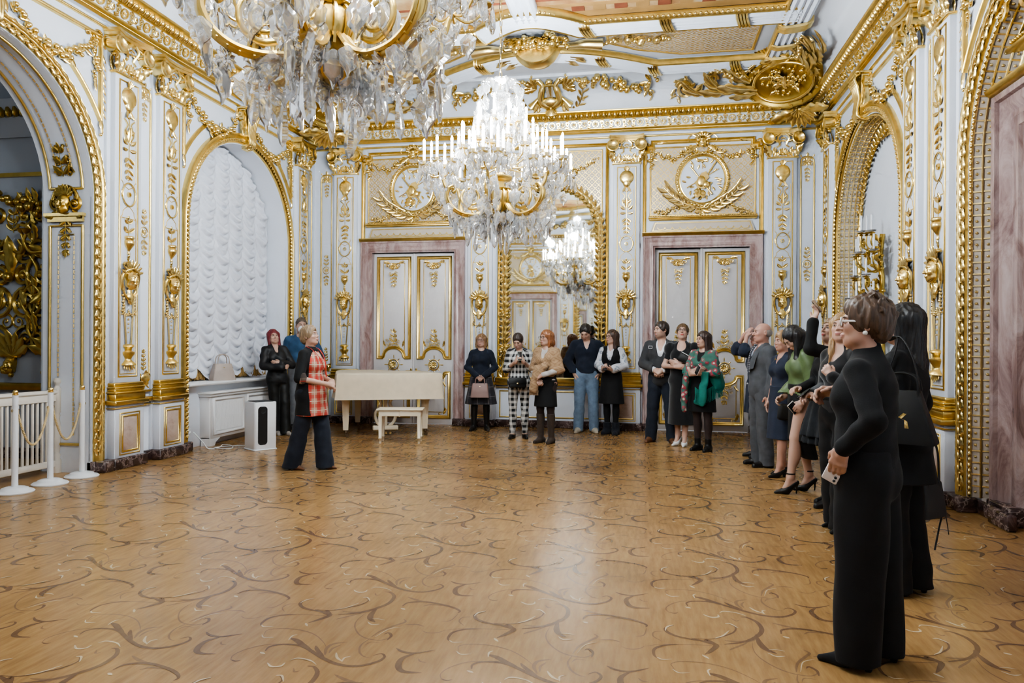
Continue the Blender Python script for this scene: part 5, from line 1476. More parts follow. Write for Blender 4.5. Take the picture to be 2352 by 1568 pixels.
# ------------------------------------------------------------------ cove and ceiling ornament (tilted planes)
def tilt(o, wall, u, inset, z, ang=.72):
    """stand a wall piece on the sloping cove"""
    rz = {'back': 0, 'rear': PI, 'left': PI / 2, 'right': -PI / 2}[wall]
    base = {'back': (XC + u, YB - inset), 'rear': (XC - u, YR + inset), 'left': (XL + inset, u), 'right': (XR - inset, u)}[wall]
    o.location = (base[0], base[1], z); o.rotation_mode = 'ZXY'
    o.rotation_euler = (0, 0, 0); o.rotation_mode = 'XYZ'
    o.rotation_euler = Matrix.Rotation(rz, 4, 'Z').__matmul__(Matrix.Rotation(ang, 4, 'X')).to_euler()
    return o
def make_lyre():
    t = empty('lyre_trophy'); b = MB()
    b.mirrored(lambda: (b.tube(smooth_path([(.03, -.12, .05), (.12, -.06, .06), (.11, .06, .06), (.085, .16, .06), (.14, .23, .05)], 16), [.05] * 5 + [.045] * 6 + [.035] * 6, 7), b.scroll((.15, .20, .03), .05, 0, 1.3, .02, n=14)))
    b.blob((0, .20, .05), (.05, .05, .03)); b.cbox((-.085, .15, .04), (.085, .18, .08), .008)
    for i in range(7): b.tube([(-.045 + i * .015, .16, .06), (-.03 + i * .010, -.02, .07)], .004, 4)
    b.blob((0, -.07, .05), (.13, .08, .05), seg=(12, 8))
    b.lathe([(.03, -.13), (.06, -.16), (.09, -.20), (.10, -.22), (.0, -.23)], (0, 0, .03), 14, 0, 1)
    obj('lyre', b, GOLD, t, True)
    h = MB()
    h.mirrored(lambda: (h.lathe([(.012, 0), (.02, .12), (.03, .18), (.06, .22)], (.0, 0, 0), 10, 0, 1), ))
    for s_ in (-1, 1):
        p = smooth_path([(s_ * .08, .06, .03), (s_ * .18, -.04, .05), (s_ * .25, -.12, .05)], 8); h.tube(p, [.02, .02, .022, .025, .03, .036, .045, .055, .065], 8)
        for i in range(5): h.leaf((s_ * .18, .10, .02), PI / 2 - s_ * (.3 + .35 * i), .17, .04, 0, .2)
        for i in range(4): h.leaf((s_ * .15, -.08, .02), -PI / 2 + s_ * (.2 + .4 * i), .15, .03, 0, .2)
    obj('horn', h, GOLD, t, True)
    w = MB(); R = random.Random(1)
    def br():
        p = smooth_path([(.02, -.34, .01), (.20, -.30, .01), (.34, -.18, .01), (.42, .0, .01), (.44, .20, .01)], 18); w.tube(p, .008, 5)
        for i in range(2, 19):
            d = p[i] - p[i - 1]; a = math.atan2(d[1], d[0]); w.leaf(p[i], a + (.7 if i % 2 else -.7), .11, .022, 0, .2, .5, 0, n=4)
            if i % 4 == 0: w.blob(p[i] + np.array([.03, .0, .02]), .018)
    w.mirrored(br); obj('laurel_wreath', w, GOLDP, t, True)
    return t
ly = [make_lyre()]
def put_t(lst, wall, u, inset, z, label, cat, group, ang=.72):
    o = lst[0] if not lst[1:] else copy_tree(lst[0]); lst.append(o); tilt(o, wall, u, inset, z, ang); o.scale = (1.3,) * 3; return tag(o, label, cat, group)
put_t(ly, 'back', .0, .40, 5.72, 'gilded lyre with horns and laurel wreath in the middle of the far cove', 'relief', 'gilded cove reliefs')
put_t(ly, 'rear', .0, .40, 5.72, 'gilded lyre relief seen only in the mirror', 'relief', 'gilded cove reliefs')
def make_swag(seed):
    t = empty('flower_swag'); R = random.Random(seed); b = MB()
    b.garland(smooth_path([(-.75, .16, 0), (-.45, .02, 0), (-.1, .08, 0), (.25, -.06, 0), (.62, -.02, 0), (.78, .14, 0)], 18), .11, w=.05, rs=R)
    b.tube(smooth_path([(.62, -.06, .03), (.60, -.16, .03), (.66, -.22, .03), (.62, -.30, .03)], 8), .012, 5)
    b.scroll((.64, -.20, .01), .05, 0, 1.3, .014, n=14); b.leaf((.60, -.12, .02), -PI * .75, .14, .03, .5)
    obj('flowers', b, GOLD, t, True)
    c = MB(); c.scroll((1.18, -.16, .02), .14, PI * .9, -2.0, .035, n=30); c.leaf((1.28, -.24, .03), .4, .26, .06, .8, .2, .6, 3); c.leaf((1.06, -.26, .02), PI, .12, .02, .6); sprig(c, 1.0, -.28, .10, .10)
    for i in range(5): c.leaf((1.16 + .12 * math.cos(i), -.16 + .12 * math.sin(i), .03), i + .8, .12, .03, .5)
    obj('scroll', c, GOLDP, t, True)
    return t
sw = [make_swag(3)]
for u, sx, lb in ((1.05, 1, 'gilded flower swag and scroll on the far cove, right of the lyre'), (-1.05, -1, 'gilded flower swag and scroll on the far cove, left of the lyre')):
    o = put_t(sw, 'back', u, .52, 5.86, lb, 'swag', 'gilded cove swags'); o.scale = (sx, 1.15, 1.15)
o = put_t(sw, 'rear', 1.05, .52, 5.86, 'gilded swag seen only in the mirror', 'swag', 'gilded cove swags')
def make_cartouche():
    t = empty('corner_cartouche'); th = np.linspace(0, 2 * PI, 40, endpoint=False)
    d = MB(); d.lathe([(0, .03), (.25, .035), (.36, .06), (.40, .10), (.44, .11), (.47, .07), (.50, -.02)], (0, 0, 0), 40, 0, 2)
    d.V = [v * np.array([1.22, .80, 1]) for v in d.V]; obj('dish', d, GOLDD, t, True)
    r = MB(); R = random.Random(5)
    for a in th[::2]:
        r.leaf((.56 * math.cos(a), .37 * math.sin(a), .06), a + PI / 2 + .35, .16, .05, .5, .3, .6, 0, n=5)
    for i in range(60):
        a = R.uniform(0, 2 * PI); q = R.uniform(.0, .26); r.blob((1.15 * q * math.cos(a), .75 * q * math.sin(a), .05), R.uniform(.018, .035))
    for i in range(16): r.leaf((R.uniform(-.2, .2), R.uniform(-.12, .12), .06), R.uniform(0, 6.28), .13, .03, .5, .3)
    r.tube(np.stack([.41 * np.cos(th), .27 * np.sin(th), 0 * th + .09], 1), .022, 6, closed=True); obj('relief_border', r, GOLD, t, True)
    s = MB()
    for i in range(11):
        a = PI / 2 + (i - 5) * .2; s.tube([(.02 * (i - 5), .40, .10), (.05 * (i - 5) * 1.1, .66 - .012 * (i - 5) ** 2, .14)], [.018, .034], 6)
    s.mirrored(lambda: s.scroll((.24, .44, .08), .08, PI * .5, -1.6, .026, n=18)); s.blob((0, .38, .13), (.12, .06, .06), seg=(10, 6))
    obj('shell', s, GOLD, t, True); s = MB()
    for i in range(7): s.leaf((0, -.42, .08), -PI / 2 + (i - 3) * .35, .26, .06, 0, .2)
    s.mirrored(lambda: s.leaf((.05, -.42, .08), -.3, .4, .09, .5, .2, .6, 3)); obj('leaf_spray', s, GOLD, t, True)
    f = MB()
    for (x, y, a, L, W, c_) in ((.05, -.06, -.1, .62, .11, .5), (.12, .04, .3, .56, .09, .6), (.15, .10, .6, .42, .07, .8), (.45, -.10, -.15, .5, .08, .6), (.55, -.02, .35, .44, .065, .9), (.80, -.12, .0, .42, .055, .6), (.0, -.14, -.3, .45, .07, .5), (.95, -.06, .3, .34, .045, .8)):
        f.leaf((x, y, .03), a, L, W, c_, .12, .5, 3, n=10); f.leaf((x, y, .06), a + .15, L * .8, W * .45, c_ * .9, .18, .7, 0, n=8)
    f.scroll((.72, .12, .02), .11, PI, -1.8, .028, n=26); f.tube(smooth_path([(.0, -.1, .04), (.4, -.04, .05), (.7, -.02, .05), (.84, .08, .04)], 12), .026, 6)
    f.garland(smooth_path([(.0, .26, 0), (.3, .17, 0), (.6, .24, 0), (.85, .34, 0)], 10), .075, w=.05, rs=R)
    CM = Matrix.LocRotScale(Vector((XR - .72, YB - .72, 5.68)), Matrix.Rotation(-PI / 4, 3, 'Z') @ Matrix.Rotation(.85, 3, 'X'), Vector((1.25,) * 3))
    for wl, u, sx in (('back', HW - 1.12, -1), ('right', -(YB - 1.12), 1)):
        o = obj('acanthus', f, GOLDP, t, True)
        tilt(o, wl, u, .50, 5.70) if wl == 'back' else tilt(o, wl, -u, .50, 5.70)
        W = Matrix.LocRotScale(o.location, o.rotation_euler, Vector((sx, 1, 1))); o.matrix_local = CM.inverted() @ W
    return t
ca = [make_cartouche()]
for x, y, a, lb in ((XR - .72, YB - .72, -PI / 4, 'large gilded oval cartouche with shell in the far right ceiling corner'), (XL + .72, YB - .72, PI / 4, 'large gilded oval cartouche in the far left ceiling corner, behind the near chandelier')):
    o = ca[0] if not ca[1:] else copy_tree(ca[0]); ca.append(o)
    o.location = (x, y, 5.68); o.rotation_euler = (Matrix.Rotation(a, 4, 'Z') @ Matrix.Rotation(.85, 4, 'X')).to_euler()
    o.scale = (1.25,) * 3; tag(o, lb or 'large gilded corner cartouche seen only in the mirror', 'cartouche', 'gilded corner cartouches')
# urn with flowers on the flat ceiling between the bowed ribs
ur = empty('ceiling_urn'); b = MB(); R = random.Random(10)
b.lathe([(0, -.46), (.10, -.45), (.12, -.40), (.08, -.34), (.10, -.30), (.22, -.24), (.30, -.14), (.32, -.06), (.27, -.02), (.25, .10), (.30, .14), (.0, .15)], (0, 0, .0), 18, 0, 1, 0, PI); obj('vase', b, GOLD, ur, True)
b = MB()
for i in range(60): b.blob((R.uniform(-.42, .42), .2 + R.uniform(-.06, .14), R.uniform(.02, .16)), R.uniform(.025, .05))
for i in range(24): b.leaf((R.uniform(-.36, .36), .2 + R.uniform(-.05, .1), .06), R.uniform(0, PI), .18, .04, R.uniform(-.6, .6), .3)
obj('flowers', b, GOLD, ur, True); b = MB()
def horns():
    b.tube(smooth_path([(.28, -.02, .05), (.48, -.0, .07), (.62, .05, .08), (.85, .02, .09)], 12), np.linspace(.03, .075, 13), 8); b.garland(smooth_path([(.85, .0, 0), (1.15, .05, 0), (1.5, .0, 0), (1.75, .08, 0)], 10), .09, w=.05, rs=R)
    b.leaf((.30, -.38, .04), .2, .32, .09, -.6, .3, .6, 3); b.leaf((.22, -.44, .04), -.5, .3, .08, .6, .3, .6, 3)
for s_ in (-1., 1.):
    b = MB(); b.T = np.diag([s_, 1, 1, 1]); horns(); obj('cornucopia', b, GOLDP, ur, True)
ur.location = (XC, BAY + 4.95, ZF - .02); ur.rotation_euler = (PI / 2, 0, 0); ur.scale = (1.15, 1.15, 1.15); tag(ur, 'gilded urn with flowers and cornucopias on the ceiling between the bowed white ribs', 'relief')
# ------------------------------------------------------------------ chandeliers and candelabrum
def pendant_mesh(kind, rs):
    b = MB()
    if kind == 'leaf':                                   # scalloped flat crystal
        n = 28; th = np.linspace(0, 2 * PI, n, endpoint=False)
        x = .046 * np.sin(th) * (1 + .20 * np.cos(6 * th)); z = -.062 + .062 * np.cos(th) - .016 * np.exp(-((th - PI) / .35) ** 2)
        x *= np.where(z < -.06, 1.15 - .9 * np.clip((-.06 - z) / .08, 0, 1), .8 + .35 * np.clip(-z / .06, 0, 1))
        ring = np.stack([x, 0 * x, z], 1); f = ring.copy(); f[:, 1] = -.004; g = ring.copy(); g[:, 1] = .004
        mid = ring * np.array([.55, 1, .62]) + np.array([0, 0, -.026]); m1, m2 = mid.copy(), mid.copy(); m1[:, 1] = -.010; m2[:, 1] = .010
        b.grid(np.stack([m1, f, g, m2]), 0, cv=True)
        b.add(np.vstack([m1, [(0, -.012, -.065)]]), [(i, (i + 1) % n, n) for i in range(n)]); b.add(np.vstack([m2, [(0, .012, -.065)]]), [((i + 1) % n, i, n) for i in range(n)])
    elif kind == 'drop':
        b.lathe([(0, 0), (.008, -.012), (.016, -.07), (.021, -.13), (.012, -.16), (0, -.175)], n=6); b.blob((0, 0, .012), .011, seg=(6, 4))
    else:                                                # rosette
        n = 24; th = np.linspace(0, 2 * PI, n, endpoint=False); r = .044 * (1 + .16 * np.cos(12 * th))
        for sg in (-1, 1):
            o = np.stack([r * np.cos(th), 0 * th + sg * .003, r * np.sin(th) - .03], 1)
            b.add(np.vstack([o, o * np.array([.35, 1, .35]) + np.array([0, sg * .009, -.0195]), [(0, sg * .006, -.03)]]), [(i, (i + 1) % n, n + (i + 1) % n, n + i)[::sg] for i in range(n)], [(n + i, n + (i + 1) % n, 2 * n)[::sg] for i in range(n)])
        o1 = np.stack([r * np.cos(th), 0 * th - .003, r * np.sin(th) - .03], 1); o2 = o1.copy(); o2[:, 1] = .003
        b.grid(np.stack([o1, o2]), 0, cv=True)
    return b
def lay(b, src, M):
    for V in src.V: b.V.append(V @ M[:3, :3].T + M[:3, 3])
    for F in src.F: b.F.append(F + b.n)
    b.M += src.M; b.n += src.n
def make_chandelier():
    Z0 = 2.67
    t = empty('chandelier', (0, 0, Z0)); R = random.Random(21)
    def B():
        b = MB(); b.T = np.eye(4); b.T[2, 3] = -Z0; return b
    A6 = [i * PI / 3 + PI / 6 for i in range(6)]
    pol = lambda r, a, z: (r * math.cos(a), r * math.sin(a), z)
    s = B(); s.lathe([(0, 2.74), (.03, 2.75), (.05, 2.79), (.035, 2.81), (.10, 2.84), (.13, 2.88), (.10, 2.925), (.05, 2.94), (.04, 2.97), (.09, 3.0), (.115, 3.08), (.125, 3.17), (.10, 3.20), (.13, 3.215), (.05, 3.23), (.05, 3.30), (.125, 3.315), (.14, 3.34), (.14, 3.355), (.05, 3.365), (.04, 3.40)], n=20)
    for i in range(12): s.tube([pol(.10, i * PI / 6, 3.0), pol(.128, i * PI / 6, 3.08), pol(.137, i * PI / 6, 3.17), pol(.11, i * PI / 6, 3.20)], .012, 5)
    obj('gilded_vase_stem', s, GOLD2, t)
    g = B(); g.lathe([(.03, 3.38), (.05, 3.45), (.07, 3.55), (.05, 3.62), (.035, 3.72), (.06, 3.82), (.075, 3.90), (.04, 3.98), (.03, 4.08), (.05, 4.14), (.07, 4.20), (.035, 4.26), (.03, 4.30)], n=14); obj('crystal_column', g, CRYSTAL, t)
    cr = B()
    for i in range(12):
        a = i * PI / 6
        for k in range(5):
            pass
        P = smooth_path([pol(.05, a, 4.27), pol(.09, a, 4.36), pol(.15, a, 4.42), pol(.215, a, 4.41), pol(.235, a, 4.36)], 10)
        sd = np.array([-math.sin(a), math.cos(a), 0]); w_ = np.array([.012, .02, .026, .032, .036, .038, .038, .034, .028, .020, .010])
        cr.grid(np.stack([P - sd * w_[:, None] - np.array([0, 0, .006]), P + np.array([0, 0, .008]), P + sd * w_[:, None] - np.array([0, 0, .006])], 1))
    cr.lathe([(.02, 4.24), (.10, 4.26), (.12, 4.28), (.10, 4.30), (.02, 4.31)], n=16); obj('plume_crown', cr, CRYSTAL, t)
    ch = B()
    for i in range(22):
        z = 4.36 + i * .072; th = np.linspace(0, 2 * PI, 10, endpoint=False); q = np.stack([.016 * np.cos(th), 0 * th, z + .045 * np.sin(th)], 1)
        if i % 2: q = q[:, [1, 0, 2]]
        ch.tube(q, .005, 4, closed=True, up=(0, 1, 0) if i % 2 == 0 else (1, 0, 0))
    ch.tube([(.015 * math.cos(z * 9), .015 * math.sin(z * 9), z) for z in np.linspace(4.36, 5.95, 40)], .005, 4, 1); obj('chain', ch, [BRASS, DARK], t)
    # S-scroll arms, each a part, with a broad flat outer curve and an inner volute
    for a in A6:
        b = B(); ca, sa = math.cos(a), math.sin(a); side = (-sa, ca, 0)
        P = smooth_path([pol(.10, a, 3.04), pol(.17, a, 2.96), pol(.30, a, 2.905), pol(.45, a, 2.915), pol(.56, a, 2.98), pol(.615, a, 3.08), pol(.60, a, 3.17), pol(.55, a, 3.20), pol(.525, a, 3.165), pol(.55, a, 3.14)], 40)
        b.tube(P, .025, 7, up=side)
        for o in (-.030, .030): b.tube(P[:34] + np.array(side) * o + np.array([0, 0, .006]), .014, 5, up=side)
        for k in range(3, 33, 2): b.tube([P[k] + np.array(side) * q - np.array([0, 0, .022 - abs(q) * .3]) for q in (-.034, -.012, .012, .034)], .006, 4, up=(ca, sa, 0))
        Q = np.array([pol(.335 + (.13 * (1 - .62 * u)) * math.cos(-PI * .75 + u * 4.2 * PI / 1.3), a, 3.10 + (.135 * (1 - .62 * u)) * math.sin(-PI * .75 + u * 4.2 * PI / 1.3)) for u in np.linspace(0, 1, 34)])
        b.tube(Q, np.linspace(.018, .011, 34), 6, up=side); b.blob(Q[-1], .026)
        P2 = smooth_path([pol(.60, a, 3.16), pol(.64, a, 3.22), pol(.66, a, 3.28), pol(.70, a, 3.33)], 10); b.tube(P2, np.linspace(.022, .014, 11), 6, up=side)
        obj('scroll_arm', b, GOLD2, t)
    # candle branches
    cand = []
    for a in A6:
        for k, (dr, da) in enumerate(((.17, 0), (.07, .17), (.07, -.17), (-.08, .25), (-.08, -.25))): cand.append((.70 + dr, a + da, 3.43 - .02 * (k == 0), pol(.68, a, 3.32)))
    for i in range(16): cand.append((.48 - .05 * (i % 2), i * PI / 8, 3.60 + .07 * (i % 2), pol(.10, i * PI / 8, 3.46)))
    for i in range(10): cand.append((.29 - .07 * (i % 2), i * PI / 5 + .2, 3.86 + .08 * (i % 2), pol(.06, i * PI / 5 + .2, 3.66)))
    br_m = {}
    for r, a, z, root in cand:
        key = (round(r, 3), round(z, 3), round(a % (PI / 3), 3) if r > .6 else round(r, 2))
        b = B(); p = np.array(pol(r, a, z)); q = np.array(root)
        b.tube(smooth_path([q, q * .55 + p * .45 - np.array([0, 0, .07]), p * .85 + q * .15 - np.array([0, 0, .06]), p - np.array([0, 0, .02])], 10), .008, 5)
        b.lathe([(.010, -.03), (.018, -.02), (.012, -.005), (.05, .0), (.052, .006), (.012, .010), (.018, .03), (.020, .05), (.0, .05)], p, 12); obj('candle_branch', b, GOLD2, t)
    pr = B(); pr.T = None; pr.lathe([(.014, 0), (.0145, .17), (.012, .175), (0, .178)], n=10); cm = pr.data('candle', CANDLE)
    fl = MB(); fl.lathe([(0, 0), (.012, .008), (.016, .025), (.011, .048), (.004, .062), (0, .066)], n=10); fm = fl.data('flame_bulb', GLOW)
    ds = MB(); ds.lathe([(.018, .0), (.045, .010), (.068, .028), (.070, .032), (.044, .016), (.018, .006)], n=14); dm = ds.data('glass_dish', CRYSTAL)
    for r, a, z, root in cand:
        x, y, zz = pol(r, a, z + .05 - Z0)
        c = bpy.data.objects.new('candle', cm); C.objects.link(c); c.parent = t; c.location = (x, y, zz)
        f = bpy.data.objects.new('flame_bulb', fm); C.objects.link(f); f.parent = c; f.location = (0, 0, .175)
        d = bpy.data.objects.new('glass_dish', dm); C.objects.link(d); d.parent = t; d.location = (x, y, zz - .045)
    # crystals
    kinds = {k: pendant_mesh(k, R) for k in ('leaf', 'drop', 'rosette')}
    items = []
    def hang(r, a, z, k, sc): items.append((r, a, z, k, sc, R.uniform(0, 2 * PI)))
    for r, a, z, root in cand:
        n = 5 if r > .6 else 4
        for i in range(n):
            b_ = i * 2 * PI / n + R.uniform(-.3, .3); x = r * math.cos(a) + .055 * math.cos(b_); y = r * math.sin(a) + .055 * math.sin(b_)
            hang(math.hypot(x, y), math.atan2(y, x), z + .0, 'leaf' if i % 3 else 'drop', R.uniform(.75, 1.15))
    for a in A6:
        for rr, z in ((.62, 3.22), (.60, 3.02), (.50, 2.90), (.36, 2.88), (.24, 2.92), (.40, 3.22)):
            hang(rr, a + R.uniform(-.05, .05), z, 'rosette', R.uniform(1.0, 1.5)); hang(rr, a + R.uniform(-.08, .08), z - .06, 'leaf' if rr != .36 else 'drop', R.uniform(1.2, 1.9))
            if rr > .45: hang(rr + .03, a + R.uniform(-.2, .2), z - .02, 'leaf', R.uniform(1.0, 1.5))
        for k in range(6): hang(R.uniform(.16, .34), a + R.uniform(-.5, .5), R.uniform(2.92, 3.35), 'leaf', R.uniform(1.1, 1.7))
        for k in range(4): hang(R.uniform(.55, .82), a + R.uniform(-.3, .3), R.uniform(3.22, 3.36), R.choice(('leaf', 'leaf', 'drop', 'rosette')), R.uniform(1.0, 1.6))
    for i in range(34): hang(R.uniform(.05, .24), i * 2.4, R.uniform(2.80, 3.10), R.choice(('leaf', 'leaf', 'rosette')), R.uniform(1.0, 1.6))
    hang(.0, 0, 2.76, 'leaf', 1.7)
    for i in range(12):
        a = i * PI / 6
        hang(.235, a, 4.35, 'leaf', 1.0); hang(.235, a, 4.22, 'drop', .8)
        for j in range(3): hang(.24 + .03 * j, a + .1 * j, 4.20 - .10 * j, 'rosette' if j % 2 else 'leaf', .9)
    for i in range(20): hang(R.uniform(.2, .40), i * PI / 10, R.uniform(3.45, 3.85), 'leaf', R.uniform(.9, 1.4))
    items.sort(key=lambda q: -q[4])
    me = {k: b.data('crystal_pendant', CRYSTAL, sharp=25) for k, b in kinds.items()}
    rest = MB()
    for i, (r, a, z, k, sc, ry) in enumerate(items):
        x, y, _ = pol(r, a, 0)
        if i < 100:
            o = bpy.data.objects.new('crystal_pendant', me[k]); C.objects.link(o); o.parent = t
            o.location = (x, y, z - Z0); o.rotation_euler = (R.uniform(-.12, .12), R.uniform(-.12, .12), ry); o.scale = (sc,) * 3
        else:
            M = np.array(Matrix.LocRotScale(Vector((x, y, z - Z0)), Matrix.Rotation(ry, 3, 'Z'), Vector((sc,) * 3))); lay(rest, kinds[k], M)
    tag(obj('crystal_pendants', rest, CRYSTAL, t, sharp=25), kind='stuff')
    return t
c1 = make_chandelier(); c1.location = (XC, 8.04, 2.67); tag(c1, 'glowing crystal chandelier hanging whole in view before the far wall mirror', 'chandelier', 'crystal chandeliers')
c2 = copy_tree(c1); c2.location = (XC, 3.54, 2.67); c2.rotation_euler = (0, 0, .12); tag(c2, 'large near crystal chandelier with gold scroll arms, cut off by the top of the photo', 'chandelier', 'crystal chandeliers')

# gilded candelabrum of unlit candles in the right niche (wall coordinates, u=0 niche centre, w from the wall plane)
cb = empty('candelabrum'); st = MB(); R = random.Random(14)
w0 = -.24
st.tube(smooth_path([(.0, 1.05, w0 + .05), (.05, 1.5, w0 + .06), (-.05, 1.9, w0 + .07), (.06, 2.3, w0 + .07), (-.02, 2.65, w0 + .07), (.03, 2.95, w0 + .06)], 30), .035, 7)
for z in np.arange(1.15, 2.95, .13):
    for s_ in (-1, 1): st.leaf((s_ * .02, z, w0 + .08), PI / 2 - s_ * R.uniform(.5, 1.2), R.uniform(.14, .26), .045, -s_ * .9, .4, .6, 2, n=7)
    if R.random() < .6: st.scroll((R.choice((-1, 1)) * .10, z, w0 + .02), .07, R.uniform(0, 6), 1.4, .018, n=16)
for i in range(30): st.blob((R.uniform(-.14, .14), R.uniform(1.2, 2.9), w0 + R.uniform(.06, .12)), R.uniform(.015, .03))
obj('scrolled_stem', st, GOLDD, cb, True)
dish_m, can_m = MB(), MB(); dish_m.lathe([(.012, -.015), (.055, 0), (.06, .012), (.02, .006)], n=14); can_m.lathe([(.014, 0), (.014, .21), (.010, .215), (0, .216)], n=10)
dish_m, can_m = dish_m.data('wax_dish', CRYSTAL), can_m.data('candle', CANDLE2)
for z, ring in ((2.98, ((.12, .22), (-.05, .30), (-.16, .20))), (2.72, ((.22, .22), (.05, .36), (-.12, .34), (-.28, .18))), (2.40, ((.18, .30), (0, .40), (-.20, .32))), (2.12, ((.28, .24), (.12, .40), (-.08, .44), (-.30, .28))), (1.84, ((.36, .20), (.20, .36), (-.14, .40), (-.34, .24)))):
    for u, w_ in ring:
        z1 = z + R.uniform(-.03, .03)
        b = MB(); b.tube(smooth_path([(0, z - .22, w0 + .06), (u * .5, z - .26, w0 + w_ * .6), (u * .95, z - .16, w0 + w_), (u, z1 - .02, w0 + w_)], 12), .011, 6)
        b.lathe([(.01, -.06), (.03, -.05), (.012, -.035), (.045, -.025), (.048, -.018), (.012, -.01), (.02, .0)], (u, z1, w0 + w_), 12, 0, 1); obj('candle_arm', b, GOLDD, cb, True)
        for nm, dm_ in (('wax_dish', dish_m), ('candle', can_m)):
            o = bpy.data.objects.new(nm, dm_); C.objects.link(o); o.parent = cb; o.location = (u, -(w0 + w_), z1)
place_wall(cb, 'right', 10.30); tag(cb, 'tall gilded wall candelabrum with white unlit candles in the right niche', 'candelabrum')
# ------------------------------------------------------------------ furniture and small things
# covered grand piano: local x along the keyboard, y back to the tail
def make_piano():
    t = empty('grand_piano')
    o_ = [(-.76, -.10), (.76, -.10), (.78, .10), (.775, .42), (.70, .70), (.45, .90), (.18, 1.10), (.02, 1.32), (-.20, 1.46), (-.48, 1.50), (-.70, 1.40), (-.77, 1.20), (-.78, .5)]
    P = smooth_path([(x, y) for x, y in o_] + [o_[0]], 120)[:-1]
    c = P.mean(0)
    def ring(s_, z, amp=0.):
        d = P - c; L = np.linalg.norm(d, axis=1)[:, None]
        Q = c + d * (1 + s_ / L); q = np.zeros((len(P), 3)); q[:, :2] = Q
        i = np.arange(len(P)); q[:, 2] = z + amp * .35 * np.sin(i * .5) * 0
        q[:, :2] += (d / L) * (amp * (np.sin(i * .42) + .6 * np.sin(i * .97 + 1)))[:, None]
        return q
    b = MB()
    rings = [ring(-.30, 1.012), ring(-.06, 1.01), ring(-.015, 1.0), ring(.0, .98), ring(.01, .88, .003), ring(.02, .76, .006), ring(.03, .66, .009), ring(.045, .60, .012), ring(.04, .598, .012), ring(.01, .66, .004)]
    b.grid(np.stack(rings), 0, cv=True); b.add(np.vstack([rings[0], [(c[0], c[1], 1.012)]]), [((i + 1) % len(P), i, len(P)) for i in range(len(P))])
    obj('cloth_cover', b, CLOTH, t, sharp=50)
    k = MB(); k.poly([(x * .97, y * .98) for x, y in P], .60, .70); obj('case', k, CREAM, t)
    for (x, y) in ((-.62, .10), (.62, .10), (-.40, 1.22)):
        l = MB()
        l.add([(x + sx * w_, y + sy * w_, z) for z, w_ in ((.61, .068), (.57, .068), (.56, .058), (.14, .040), (.115, .040)) for sx, sy in ((-1, -1), (1, -1), (1, 1), (-1, 1))], [(i * 4 + j, i * 4 + (j + 1) % 4, i * 4 + 4 + (j + 1) % 4, i * 4 + 4 + j) for i in range(4) for j in range(4)], [(0, 1, 2, 3), (16, 17, 18, 19)])
        lo = obj('leg', l, CREAM, t)
        w = MB(); w.lathe([(.0, -.02), (.026, -.02), (.030, -.012), (.030, .012), (.026, .02), (0, .02)], (x + .02, y, .030), 14, 0, 1); w.cbox((x - .012, y - .028, .055), (x + .03, y + .028, .115), .008); obj('caster', w, BRONZE, lo)
    ly_ = MB()
    for sx in (-1, 1): ly_.tube(smooth_path([(sx * .10, .18, .60), (sx * .07, .18, .50), (sx * .16, .18, .36), (sx * .13, .18, .22), (sx * .06, .18, .16)], 14), .026, 6)
    ly_.cbox((-.20, .13, .09), (.20, .23, .165), .012); ly_.cbox((-.03, .15, .16), (.03, .21, .60), .008); obj('pedal_lyre', ly_, CREAM, t)
    for i in (-1, 0, 1):
        p = MB(); p.tube([(i * .07, .14, .07), (i * .07, .02, .06)], [.012, .018], 6); obj('pedal', p, BRASS, t)
    return t
BRONZE = simple('dark_bronze', (.10, .065, .035), .45, .7)
pn = make_piano(); a_ = math.atan2(.79, 1.07); pn.location = (-4.0, 10.92, 0); pn.rotation_euler = (0, 0, .42)
tag(pn, 'cream grand piano under a fitted cream cloth before the left far door', 'piano')
be = empty('piano_stool'); b = MB(); b.cbox((-.34, -.175, .485), (.34, .175, .51), .006); b.cbox((-.31, -.15, .40), (.31, .15, .485), .004); obj('seat', b, CREAM, be)
for sx in (-1, 1):
    for sy in (-1, 1):
        b = MB(); b.add([(sx * .285 + a * w_, sy * .125 + c * w_, z) for z, w_ in ((.41, .026), (.09, .020), (.085, .024), (.07, .024), (.065, .018), (0, .015)) for a, c in ((-1, -1), (1, -1), (1, 1), (-1, 1))], [(i * 4 + j, i * 4 + (j + 1) % 4, i * 4 + 4 + (j + 1) % 4, i * 4 + 4 + j) for i in range(5) for j in range(4)], [(20, 21, 22, 23)])
        obj('leg', b, CREAM, be)
b = MB(); b.cbox((-.010, -.158, .395), (.012, -.15, .48), .002); obj('tape_strip', b, CLOTH, be)
be.location = (-3.58, 10.40, 0); be.rotation_euler = (0, 0, .20); tag(be, 'cream wooden piano stool in front of the covered piano', 'stool')

# air purifier
pu = empty('air_purifier'); b = MB()
def rbox(b, x, y, z0, z1, r, m=0, n=5):
    q = []
    for cx, cy, a0 in ((x - r, y - r, 0), (-x + r, y - r, PI / 2), (-x + r, -y + r, PI), (x - r, -y + r, 1.5 * PI)):
        for i in range(n + 1): q.append((cx + r * math.cos(a0 + i * PI / 2 / n), cy + r * math.sin(a0 + i * PI / 2 / n)))
    q = np.array(q)
    R_ = [np.c_[q * (1 - .02), np.full(len(q), z0)], np.c_[q, np.full(len(q), z0 + .01)], np.c_[q, np.full(len(q), z1 - .012)], np.c_[q * .97, np.full(len(q), z1)]]
    b.grid(np.stack(R_)[::-1], m, cv=True); b.add(R_[-1], np.arange(len(q))[None], m=m); b.add(R_[0], np.arange(len(q))[None, ::-1], m=m)
rbox(b, .16, .17, .015, .66, .035); obj('case', b, PLASTW, pu)
b = MB(); rbox(b, .172, .182, 0, .016, .04); obj('base_plate', b, PLASTW, pu)
